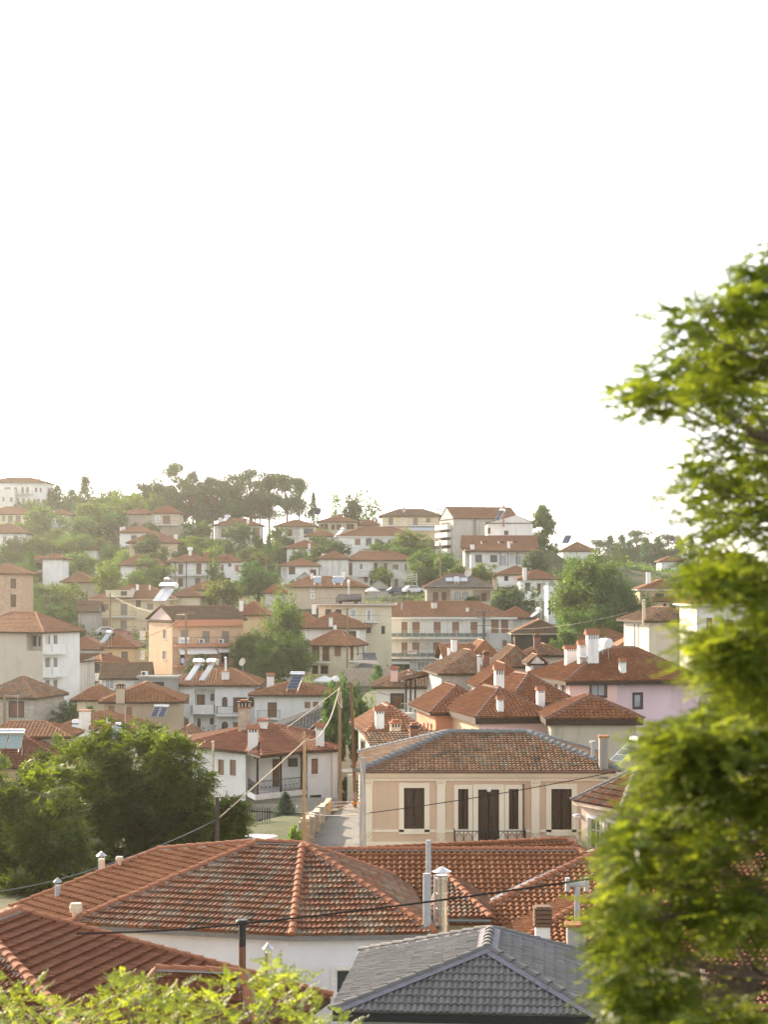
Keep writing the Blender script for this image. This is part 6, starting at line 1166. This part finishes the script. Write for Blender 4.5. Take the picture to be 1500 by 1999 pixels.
TL += [('broad', 40, 1012, 1050, 56, 466, 'tree over the roof of the cream hill house'), ('broad', 108, 1030, 1080, 60, 448, 'tree below the terrace wall of the tall pale hill house'), ('light', 30, 1100, 1150, 60, 372, 'pale tree above the brick house roof'), ('broad', 190, 1040, 1090, 60, 440, 'tree right above the tiny cottages'), ('dark', 215, 1062, 1110, 60, 420, 'dark tree between tiny cottages and yellow hill house'), ('broad', 90, 1150, 1210, 80, 338, 'leafy tree beside the very dark tall fir'), ('dark', 178, 1010, 1060, 60, 462, 'dark tree in the fold below the wide hillside tree'),
 ('broad', 300, 960, 1012, 56, 490, 'leafy tree behind the red roof of the ochre hill house'), ('dark', 130, 968, 1018, 56, 498, 'dark tree under the low skyline conifer'), ('dark', 330, 965, 1020, 60, 498, 'dark tree at the foot of the tallest pine'), ('dark', 400, 965, 1025, 60, 498, 'dark undergrowth tree below the dip of the pine row'), ('dark', 450, 965, 1025, 60, 498, 'dark undergrowth tree below the middle pines'), ('broad', 385, 1010, 1060, 70, 456, 'tree right of the terrace wall'), ('broad', 350, 1062, 1098, 60, 432, 'tree behind the long-balcony house roof'), ('light', 515, 1075, 1110, 50, 422, 'light tree at the foot of the dark fir'), ('broad', 545, 1060, 1105, 40, 432, 'tree in the gap left of the three-shutter house'),
 ('broad', 268, 1080, 1115, 50, 415, 'bush-like tree below the yellow hill house'), ('broad', 320, 1098, 1150, 50, 396, 'tree left of the long thin balcony'), ('light', 300, 1125, 1160, 56, 382, 'light tree behind the yellow house roof'), ('broad', 470, 1130, 1180, 70, 364, 'tree in front of the broad dark tree'), ('light', 410, 1140, 1180, 56, 358, 'light tree beside the bright tree above the apricot roof'), ('fine', 815, 1090, 1150, 70, 392, 'tree right of the big white house'), ('broad', 870, 1080, 1140, 66, 388, 'tree below the grey block balconies'), ('broad', 780, 1062, 1096, 60, 420, 'tree between two others right of the wide white hill house'),
 ('broad', 985, 1140, 1205, 70, 329, 'green tree left part of the spreading grey-green tree'), ('fine', 1120, 1090, 1240, 90, 300, 'left flank tree of the plane tree'), ('fine', 1200, 1080, 1260, 110, 296, 'right flank tree of the plane tree'), ('fine', 1150, 1170, 1275, 120, 290, 'low spreading tree before the plane tree trunk'), ('fine', 470, 1240, 1345, 50, 260, 'leafy street tree brushing the apricot wall'), ('dark', 420, 1292, 1340, 56, 257, 'dark shrub tree under the second awning'), ('fine', 530, 1250, 1350, 100, 257, 'low street tree before the pair'),
 ('broad', 95, 1215, 1262, 60, 312, 'leafy tree over the roof beside the apartment block'), ('dark', 150, 1215, 1256, 50, 318, 'dark tree below the grey barn'), ('broad', 1085, 1240, 1275, 40, 272, 'tree at the end of the brown workshop')]
for k, a in enumerate(TL): tree(*a, var=k % 3)
for k, (x, yt, yb, w, D, l) in enumerate(((576, 1600, 1655, 30, 101, 'tall bright vine clump beside the pale pole'), (556, 1630, 1655, 34, 100, 'low bright vine clump under the spruce'), (530, 1632, 1655, 26, 100.5, 'low bright vine clump behind the van roof'), (500, 1636, 1655, 22, 101, 'small vine sprig behind the middle of the van roof'), (446, 1612, 1655, 40, 99, 'bright vine clump beside the short dark pole'))):
    e = tree('bush', x, yt, yb, w, D, l, 'sunlit vines beside the lane'); e.children[1].data = None if False else e.children[1].data
    for c in e.children:
        if c.name.startswith('crown'):
            if 'vine' not in TM: mm = c.data.copy(); mm.materials[0] = LV; TM['vine'] = mm
            c.data = TM['vine']

for k in range(46):
    x = random.uniform(-25, 335); yb = random.uniform(1012, 1200); D = 505-(yb-1010)*.88; hh = random.uniform(34, 58); tree(random.choice(('broad', 'light', 'dark', 'broad')), x, yb-hh, yb, hh*random.uniform(1.0, 1.4), D+random.uniform(-6, 6), 'round green tree in the wooded slope left of the pines', 'trees of the wooded slope left of the pines', k % 3)
for k in range(18):
    x = random.uniform(85, 330); D = random.uniform(512, 522); tree(random.choice(('broad', 'light', 'dark', 'pine')), x, random.uniform(948, 972), 1016, random.uniform(46, 66), D, 'rounded tree in the skyline belt between the hotel and the pines', 'trees of the skyline belt by the hotel', k % 3)
for k in range(24):
    x = random.uniform(335, 840); yb = random.uniform(1062, 1165); D = 445-(yb-1060)*.85; hh = random.uniform(26, 40); tree(random.choice(('broad', 'light', 'dark')), x, yb-hh, yb, hh*random.uniform(1.1, 1.5), D+random.uniform(8, 14), 'small garden tree between the hill houses right of the slope wood', 'garden trees between the hill houses', k % 3)

for x, y, D in ((-180, 1700, 100), (-260, 1650, 120), (-140, 1560, 140), (-220, 1420, 220), (-160, 1300, 300), (1640, 1700, 100), (1720, 1600, 125), (1640, 1480, 160), (1700, 1350, 230), (1620, 1260, 300)): tree('fine', x, y-700*12/D, y, 36000/D*.9, D, 'leafy garden tree outside the sides of the view', 'garden trees beside the view')

# compound leaves (pinnate fronds) for the near trees
def fronds(P, Dr, length, pairs, ll, lw, droop, name, mat, clump, parent):
    n = len(P); Dr = Dr/np.linalg.norm(Dr, axis=1)[:, None]; L = length*RNG.uniform(.7, 1.25, n); S = np.cross(Dr, [0, 0, 1.])+RNG.normal(0, .25, (n, 3)); S /= np.linalg.norm(S, axis=1)[:, None]; U = np.cross(S, Dr)
    out = []; cl = []
    for j in range(pairs):
        t = (j+.8)/pairs; c = P+Dr*(L*t)[:, None]-np.array([0, 0, 1.])*(droop*L*t*t)[:, None]; k = math.sin(math.pi*min(1, .25+.7*t))
        for sg in (-1, 1):
            d = S*sg+Dr*.35-np.array([0, 0, .25])+RNG.normal(0, .18, (n, 3)); d /= np.linalg.norm(d, axis=1)[:, None]; w = np.cross(d, U); w /= np.linalg.norm(w, axis=1)[:, None]; l = ll*k*RNG.uniform(.8, 1.2, n)[:, None]
            q = np.stack([c, c+d*l*.35+w*lw*.5, c+d*l*.75+w*lw*.42, c+d*l-U*l*.06, c+d*l*.75-w*lw*.42, c+d*l*.35-w*lw*.5], 1); out.append(q); cl.append(clump)
    c = P+Dr*L[:, None]-np.array([0, 0, 1.])*(droop*L)[:, None]; d = Dr; w = S; out.append(np.stack([c, c+d*ll*.35+w*lw*.5, c+d*ll*.75+w*lw*.42, c+d*ll, c+d*ll*.75-w*lw*.42, c+d*ll*.35-w*lw*.5], 1)); cl.append(clump)
    Q = np.concatenate(out); me = bpy.data.meshes.new(name); b = np.array(parent['_b']); m_ = len(Q); me.from_pydata((Q.reshape(-1, 3)-b).tolist(), [], np.arange(m_*6).reshape(m_, 6).tolist()); me.materials.append(mat); a = me.attributes.new('clump', 'FLOAT', 'FACE'); a.data.foreach_set('value', np.concatenate(cl).astype(np.float32))
    o = bpy.data.objects.new(name, me); COL.objects.link(o); o.parent = parent; return o
def branchy(mb, root, tips, r0, r1, groups=7):
    tips = list(tips); random.shuffle(tips)
    for g in range(groups):
        T = tips[g::groups]
        if not T: continue
        c = sum(T, V(0, 0, 0))/len(T); f = root+(c-root)*.55+V(0, 0, -.05*(c-root).length); mb.tube([root, root+(f-root)*.5+V(random.uniform(-.1, .1), 0, .05), f], [r0, r0*.7, r0*.5], 7)
        for t_ in T: mb.tube([f, f+(t_-f)*.5+V(0, 0, -.04*(t_-f).length), t_], [r0*.4, r0*.25, r1], 5)
# three leafy ailanthus trees at the left
def ailanthus(lobes, D, base_px, label, nf):
    b = at(base_px, 1150, D); b.z = gz(b.x, b.y); e = empty('ailanthus_tree', b, label, 'tree', 'leafy trees before the big tiled roof'); P, Dr, C, tips = [], [], [], []; tot = sum(l[2]*l[3] for l in lobes)
    for (x, y, rx, ry, dd) in lobes:
        k = int(nf*rx*ry/tot); c = np.array(at(x, y, D+dd)); s = D/F; ns = 16; subs = unit(ns); cc = RNG.uniform(0, 1, ns); j = RNG.integers(0, ns, k); d = subs[j]+RNG.normal(0, .2, (k, 3)); d /= np.linalg.norm(d, axis=1)[:, None]
        p = c+d*np.array([rx*s, rx*s*.9, ry*s])*RNG.uniform(.45, 1.02, k)[:, None]; P.append(p); Dr.append(d*np.array([1, 1, .5])+RNG.normal(0, .35, (k, 3))+[0, 0, .12]); C.append(cc[j]); tips.append(V(*c)+V(0, 0, -.2)); tips += [V(*(c+q*np.array([rx*s, rx*s, ry*s])*.6)) for q in subs[:4]]
    fronds(np.concatenate(P), np.concatenate(Dr), .75, 7, .23, .085, .4, 'crown', LA, np.concatenate(C), e)
    mb = MB(); mid = at(base_px, 1720, D); mb.tube([b-V(0, 0, .5), b+V(.1, 0, 1.5), mid], [.22, .18, .13], 9); branchy(mb, mid, tips, .09, .012, 8); mb.build('trunk', [BARK], e, smooth=True)
ailanthus([(60, 1560, 62, 60, -2), (20, 1620, 75, 75, 0), (95, 1640, 70, 70, -3), (30, 1700, 85, 70, -2), (110, 1590, 45, 40, 1), (60, 1740, 80, 50, -4), (15, 1520, 50, 45, 2), (-30, 1580, 60, 80, 0), (0, 1680, 60, 80, 0), (130, 1690, 60, 60, -3), (90, 1530, 45, 35, 2), (150, 1740, 60, 40, -4)], 96, 40, 'leafy tree at the left edge with sunlit drooping fronds', 5625)
ailanthus([(170, 1500, 70, 55, 0), (215, 1470, 55, 40, 2), (265, 1490, 60, 55, -1), (130, 1480, 50, 38, 3), (200, 1570, 85, 75, -2), (270, 1580, 70, 70, 0), (150, 1640, 70, 60, 2), (230, 1660, 80, 55, 0), (300, 1650, 60, 45, 2), (212, 1418, 22, 14, 2), (270, 1432, 36, 22, 1), (160, 1710, 80, 45, 4), (260, 1700, 80, 40, 3), (110, 1540, 55, 50, 4), (215, 1520, 70, 50, 3)], 104, 215, 'widest leafy tree in the middle of the left clump', 7125)
ailanthus([(340, 1490, 58, 50, 0), (375, 1520, 36, 40, -1), (320, 1540, 55, 55, 1), (365, 1580, 52, 60, 0), (330, 1630, 55, 45, 2), (385, 1610, 36, 45, 1), (310, 1455, 36, 26, 2), (350, 1660, 60, 40, 2), (300, 1580, 50, 60, 3)], 101, 350, 'leafy tree reaching the white balconied house at the right of the left clump', 3600)
ailanthus([(445, 1610, 28, 34, 0), (452, 1575, 15, 20, 0), (425, 1590, 20, 25, 1), (468, 1590, 12, 18, 0), (440, 1640, 30, 24, 0)], 98, 440, 'small leafy tree behind the short dark pole', 900)
# bright fronds along the bottom left edge
TOPX = [-40, 0, 40, 60, 110, 170, 220, 262, 285, 330, 400, 440, 480, 505, 530, 565, 590, 620, 660, 700, 760]; TOPY = [1900, 1908, 1925, 1915, 1955, 1935, 1915, 1888, 1905, 1945, 1925, 1905, 1885, 1900, 1872, 1868, 1900, 1945, 1985, 1992, 2010]
def edge_tree():
    b = V(-2.6, 17.2, .6); e = empty('locust_tree', b, 'bright yellow-green locust fronds rising over the bottom left edge', 'tree'); P, Dr, C, tips = [], [], [], []
    for i in range(230):
        x = RNG.uniform(-40, 690); yt = np.interp(x, TOPX, TOPY); y = yt+10+abs(RNG.normal(0, 60)) if RNG.uniform() < .55 else RNG.uniform(yt+20, 2120); D = RNG.uniform(15.2, 18.2); c = np.array(at(x, y, D)); k = 5; cc = RNG.uniform(); tips.append(V(*c)-V(0, 0, .1))
        for j in range(k): a = RNG.uniform(0, 6.28); P.append(c+RNG.normal(0, .05, 3)); Dr.append([math.cos(a)*.8, math.sin(a)*.8, RNG.uniform(.1, 1.0)]); C.append(cc)
    fronds(np.array(P), np.array(Dr), .22, 8, .042, .018, .3, 'crown', LFG, np.array(C), e); mb = MB(); mid = V(-2.3, 17, 8.8); mb.tube([b-V(0, 0, .5), b+V(.1, 0, 4), mid], [.14, .11, .07], 9); branchy(mb, mid, tips[::2], .03, .004, 12); mb.build('trunk', [BARK], e, smooth=True)
LFG = leafm('locust_leaf', (.12, .165, .025), (.30, .34, .06), .55, False); edge_tree()
# out-of-focus locust tree at the right edge
BY = [430, 480, 540, 580, 610, 650, 690, 735, 765, 800, 825, 860, 900, 940, 975, 1010, 1060, 1100, 1150, 1200, 1250, 1290, 1330, 1400, 1450, 1500, 1560, 1600, 1650, 1700, 1750, 1800, 1850, 1890, 1930, 1970, 2010]
BX = [1492, 1470, 1392, 1330, 1318, 1325, 1280, 1210, 1192, 1215, 1330, 1375, 1295, 1320, 1275, 1335, 1325, 1295, 1300, 1330, 1330, 1275, 1320, 1325, 1262, 1228, 1240, 1190, 1172, 1160, 1150, 1135, 1140, 1205, 1175, 1160, 1160]
def right_tree():
    b = V(2.75, 10.0, .6); e = empty('locust_tree', b, 'large out-of-focus locust tree filling the right edge', 'tree'); S_ = {0: ([], [], []), 1: ([], [], [])}; tips = []
    UP = [(1228, 775, 38, 26, 12), (1285, 742, 55, 42, 18), (1350, 705, 62, 52, 22), (1430, 680, 75, 70, 34), (1325, 625, 38, 34, 9), (1392, 585, 52, 42, 15), (1462, 560, 46, 52, 18), (1472, 490, 22, 32, 7), (1440, 640, 62, 42, 20), (1370, 770, 60, 30, 14), (1455, 785, 70, 60, 30), (1402, 850, 36, 30, 9), (1482, 870, 56, 60, 24), (1340, 925, 42, 40, 12), (1412, 940, 66, 46, 22), (1300, 985, 24, 18, 4), (1382, 1015, 52, 34, 14), (1472, 985, 60, 66, 26), (1560, 600, 60, 110, 30), (1570, 850, 60, 120, 34)]
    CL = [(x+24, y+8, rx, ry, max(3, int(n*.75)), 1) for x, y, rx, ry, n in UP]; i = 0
    while i < 150:
        y = RNG.uniform(1030, 2080); bx = np.interp(y, BY, BX); wd = 1640-bx; x = bx+(58 if y < 1400 else 38)+wd*RNG.uniform()**1.15
        if 1165 < y < 1305 and 1412 < x < 1500 and RNG.uniform() < .85: continue
        if 1830 < y < 1990 and x > 1390 and RNG.uniform() < .5: continue
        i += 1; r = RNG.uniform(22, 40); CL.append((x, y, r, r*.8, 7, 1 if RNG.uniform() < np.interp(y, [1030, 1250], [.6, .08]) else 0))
    for cx_, cy_, rx, ry, n, k in CL:
        D0 = RNG.uniform(8.5, 11.2) if cx_ > np.interp(cy_, BY, BX)+70 else RNG.uniform(8.5, 9.6); cc = RNG.uniform()
        for q in range(n):
            a_ = RNG.uniform(0, 6.28); r = RNG.uniform()**.6; c = np.array(at(cx_+math.cos(a_)*rx*r, cy_+math.sin(a_)*ry*r, D0+RNG.normal(0, .12))); tips.append(V(*c)); P, Dr, C = S_[k]
            for j in range(11 if k == 0 else 8): a = RNG.uniform(0, 6.28); P.append(c+RNG.normal(0, .045, 3)); Dr.append([math.cos(a)*.9-.2, math.sin(a)*.8, RNG.uniform(-.45, .6)]); C.append(min(1, max(0, cc+RNG.normal(0, .12))))
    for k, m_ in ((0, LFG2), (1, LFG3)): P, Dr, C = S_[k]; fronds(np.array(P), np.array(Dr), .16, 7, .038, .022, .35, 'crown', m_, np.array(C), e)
    mb = MB(); stem = [b-V(0, 0, .5), V(2.75, 10, 6), V(2.65, 10, 11), V(2.6, 9.9, 14.5), V(2.55, 9.9, 17)]; mb.tube(stem, [.2, .16, .12, .08, .03], 10)
    rts = [V(2.7-.01*i, 10, 11.6+.4*i) for i in range(13)]
    for r_ in rts:
        T = [t_ for t_ in tips if min(rts, key=lambda q: abs(q.z-t_.z+.35)) is r_]; T = random.sample(T, int(len(T)*.6))
        if T: branchy(mb, r_, T, .015, .003, max(2, len(T)//10))
    mb.build('trunk', [BARK], e, smooth=True)
LFG2 = leafm('locust_leaf_sunny', (.07, .105, .016), (.29, .33, .05), .55, False); LFG3 = leafm('locust_leaf_shaded', (.055, .09, .015), (.20, .24, .037), .53, False); right_tree()  # sunlit and shaded foliage painted as two leaf colours

# scrub over the hillside: one uncountable mass
P, N, C = [], [], []; K = 5200; sx = RNG.uniform(-150, 150, K); sy = RNG.uniform(230, 560, K); sz = np.array([gz(a_, b_) for a_, b_ in zip(sx, sy)]); sizes = RNG.uniform(.6, 2.2, K); HB = np.array([(a[0], a[1]) for a in ANCH])
for x, y, z, s in zip(sx, sy, sz, sizes):
    if abs(x) > y*.25+10: continue
    k = 22; d = unit(k); d[:, 2] = np.abs(d[:, 2]); P.append(np.array([x, y, z-.2])+d*s*np.array([1.3, 1.3, .9])*RNG.uniform(.6, 1.1, k)[:, None]); N.append(d+RNG.normal(0, .5, (k, 3))); C.append(np.full(k, RNG.uniform()))
me = leaf_mesh('undergrowth', np.concatenate(P), np.concatenate(N), .55, LG, np.concatenate(C)); o = bpy.data.objects.new('undergrowth', me); COL.objects.link(o); tag(o, 'green scrub covering the hillside between houses', 'undergrowth', None, 'stuff')
# ---------------------------------------------------------------- poles, wires, aerials, lamps
pole(664, 1338, 1575, 120, .115, POLE, 'tall weathered wooden pole with ropes at its top, left of the leaning one'); pole(694, 1332, 1590, 121, .105, RUST, 'slightly leaning reddish pole close to the villa corner', lean=-8)
pole(594, 1428, 1655, 100, .09, wood('pale_pole', (.42, .28, .15)), 'pale slim wooden pole rising above the tiled ridge'); pole(424, 1556, 1665, 95, .12, wood('charred_pole', (.07, .055, .045)), 'short dark pole beside the small leafy tree')
pole(708, 1478, 1668, 88, .16, CONC, 'stubby concrete pole against the villa corner wrapped in cables', group=None, mname='shaft')
pole(945, 1192, 1262, 300, .22, plain('dark_lattice', (.10, .095, .09), .6), 'dark metal power pole with three crossarms before the white flats', ((.97, 2.6), (.80, 2.4), (.58, 2.4)), group='power poles')
pole(678, 1186, 1306, 262, .14, POLE, 'slim wooden power pole with one crossarm in front of the cream corner house', ((.98, 1.4),), group='power poles'); pole(363, 1198, 1290, 254, .16, POLE, 'power pole with wide crossarm in front of the shop sign', ((.99, 1.9),), group='power poles')
pole(215, 1157, 1240, 322, .16, POLE, 'bare wooden pole in front of the yellow house', group='power poles'); pole(860, 1058, 1130, 372, .16, POLE, 'wooden pole in front of the big tree by the grey block', ((.97, 1.6),), group='power poles')
pole(1228, 1190, 1275, 250, .09, IRON, 'slim dark street pole in front of the plane tree', group='power poles'); pole(519, 1082, 1122, 418, .12, POLE, 'thin pole beside the dark fir', group='power poles'); pole(8, 1356, 1440, 185, .16, POLE, 'wooden pole at the left edge before the stone house', group='power poles')
pole(1251, 1872, 2060, 43, .022, plain('white_rod', (.75, .72, .66), .4), 'thin white rod standing beside the grey roof', group=None, name='white_rod', mname='rod'); 
e = empty('street_lamp', at(1128, 1668, 84), 'slim street lamp with a pale globe in front of the villa', 'street lamp'); mb = MB(); mb.tube([at(1128, 1700, 84), at(1128, 1596, 84)], .045, 8); mb.build('post', [METAL], e)
mb = MB(); t_ = at(1128, 1593, 84); mb.tube([t_-V(0, 0, .14), t_-V(0, 0, .06), t_+V(0, 0, .03)], [.05, .16, .17], 14); q = mb.build('lamp_globe', [WFR], e); mb = MB(); mb.tube([t_+V(0, 0, .03), t_+V(0, 0, .07), t_+V(0, 0, .12)], [.2, .18, .03], 14); mb.build('lamp_cap', [METAL], e)
W = lambda *p: [at(*q) for q in p]
cable(W((150, 1822, 47), (467, 1804, 46), (1150, 1716, 44), (1560, 1660, 43)), .025, 'thick black cable crossing the big tiled roof', sag=.05)
cable(W((426, 1572, 95), (594, 1588, 92), (722, 1587, 88), (1204, 1506, 89)), .022, 'black cable running in front of the villa to its right eave', sag=.12)
cable(W((-20, 1742, 80), (200, 1690, 84), (422, 1600, 95)), .02, 'grey cable from the short dark pole down to the left edge', plain('grey_cable', (.22, .22, .23), .6), sag=.15)
ROPE = plain('pale_rope', (.50, .42, .33), .8); cable(W((428, 1596, 95), (600, 1442, 100)), .035, 'pale rope rising from the short dark pole to the pale slim pole', ROPE, sag=.02)
cable(W((600, 1443, 100), (622, 1438, 104), (646, 1400, 112), (663, 1342, 120)), .035, 'pale rope looping from the pale slim pole to the tall pole', ROPE, sag=.1); cable(W((560, 1420, 104), (662, 1344, 120)), .022, 'pale rope stretched from the roof to the top of the tall pole', ROPE, sag=.05)
cable(W((664, 1345, 120), (660, 1370, 119.8), (668, 1382, 119.6), (665, 1350, 119.8)), .03, 'short rope loop hanging at the head of the tall pole', ROPE, sag=0)
cable(W((694, 1340, 121), (740, 1352, 140), (862, 1370, 168)), .022, 'black cable from the leaning pole to the grey rendered house', sag=.2)
cable(W((363, 1205, 254), (240, 1252, 250), (90, 1262, 262)), .03, 'thin cable from the crossarm pole past the apricot gable', sag=.6); cable(W((704, 1480, 88), (712, 1560, 87), (706, 1640, 87)), .03, 'tangle cable hanging down the stubby concrete pole', ROPE, sag=.05)
cable(W((215, 1160, 322), (140, 1178, 330), (50, 1200, 330)), .03, 'thin cable left of the bare wooden pole', sag=.8); 
for a_, b_, l in (((0, 1195, 300), (215, 1162, 322), 'power line sloping down from the bare wooden pole to the left edge'), ((215, 1160, 322), (360, 1200, 256), 'power line from the bare wooden pole to the crossarm pole'), ((366, 1200, 254), (678, 1190, 262), 'power line strung across the big street tree'), ((680, 1190, 262), (944, 1200, 300), 'power line across the front of the white flats'), ((946, 1225, 300), (1228, 1195, 250), 'power line from the crossarm mast past the plane tree'), ((1228, 1195, 250), (1400, 1150, 260), 'power line running into the blurred tree'), ((519, 1084, 418), (700, 1068, 440), 'thin line from the pole beside the dark fir')): cable(W(a_, b_), .012, l, BLACKM, sag=1.0, group='power lines')
for k in range(3): cable(W((860, 1062+k*3, 372), (810, 1095+k*3, 384)), .03, 'thin power line between the hillside pole and the big white house', sag=.5, group='power lines by the hillside pole')
# orange aerial on its mast
b = at(713, 1682, 74); e = empty('tv_antenna', b, 'large aerial with orange end plates on a bent mast above the long ridge', 'antenna'); GOLDEN_LIT = plain('golden_lit_aluminium', (.62, .52, .46), .35, .7); ORG = plain('orange_plastic', (.70, .28, .03), .5)  # golden sunlight on the aerial rods is put into their colour
mb = MB(); mb.tube([b-V(0, 0, .5), at(712, 1620, 74), at(709, 1545, 74)], .03, 8); mb.build('mast', [GPIPE], e)
mb = MB()
for (x0, y0, x1, y1) in ((643, 1566, 690, 1565), (644, 1574, 690, 1570), (645, 1583, 690, 1573)):
    a, c = at(x0, y0, 73.6), at(x1, y1, 73.9); mb.bar(a, c, .012)
    for i in range(14): p = a+(c-a)*(i+.5)/14; mb.bar(p-V(0, .09, .0), p+V(0, .09, 0), .007); mb.bar(p-V(0, 0, .035), p+V(0, 0, .035), .007)
mb.build('boom', [GOLDEN_LIT], e)
mb = MB(); mb.obox(at(641.5, 1584, 73.6), V(.07, 0, 0), V(0, .1, 0), V(0, 0, .39)); mb.obox(at(687, 1574, 73.9), V(.1, 0, 0), V(0, .1, 0), V(0, 0, .2)); mb.bar(at(690, 1568, 73.9), at(709, 1567, 74), .02); mb.build('end_plate', [ORG], e)
mb = MB()
for (x0, y0, x1, y1) in ((690, 1550, 707, 1566), (708, 1568, 694, 1586)):
    a, c = at(x0, y0, 73.9), at(x1, y1, 73.9); n = (c-a).normalized(); s_ = V(-n.z, 0, n.x)*.11
    for q in (-1, 0, 1): mb.bar(a+s_*q, c+s_*q, .008)
    for i in range(7): p = a+(c-a)*i/6; mb.bar(p-s_, p+s_, .007)
mb.build('reflector', [GOLDEN_LIT], e)
for (x, y, D, hh, l) in ((162, 1418, 170, 2.2, 'thin aerial beside the tall white chimney'), (244, 1430, 172, 2.6, 'thin aerial with long boom above the dusty orange roof'), (34, 1420, 168, 3.0, 'leaning aerial over the stepped double roof'), (1228, 1262, 200, 2.4, 'aerial behind the lit orange roof of the pink house'), (154, 1240, 288, 2.0, 'aerial on the low white house with orange roof'), (953, 990, 436, 2.2, 'aerial on the ridge of the grey block'), (60, 1345, 200, 1.6, 'dark aerial on the old stone house roof')):
    antenna(at(x, y, D), hh, l)
# ---------------------------------------------------------------- hazy evening air
mb = MB(); mb.obox(V(-340, -38, -28), V(680, 0, 0), V(0, 945, 0), V(0, 0, 92)); hz = mb.build('haze', []) if False else None
me = bpy.data.meshes.new('haze'); x0, x1, y0, y1, z0, z1 = -345, 345, -40, 910, float(Z.min())-1, 62.
me.from_pydata([(x0, y0, z0), (x1, y0, z0), (x1, y1, z0), (x0, y1, z0), (x0, y0, z1), (x1, y0, z1), (x1, y1, z1), (x0, y1, z1)], [], [(3, 2, 1, 0), (4, 5, 6, 7), (0, 1, 5, 4), (1, 2, 6, 5), (2, 3, 7, 6), (3, 0, 4, 7)])
hm = bpy.data.materials.new('haze_air'); hm.use_nodes = True; t = hm.node_tree; t.nodes.remove(t.nodes['Principled BSDF']); pv = t.nodes.new('ShaderNodeVolumePrincipled'); pv.inputs['Color'].default_value = (1, .95, .86, 1); pv.inputs['Density'].default_value = HAZE; pv.inputs['Anisotropy'].default_value = .80; t.links.new(pv.outputs[0], t.nodes['Material Output'].inputs['Volume'])
me.materials.append(hm); o = bpy.data.objects.new('haze', me); COL.objects.link(o); o['kind'] = 'stuff'; o['label'] = 'pale golden evening haze over the town'; o['category'] = 'haze'
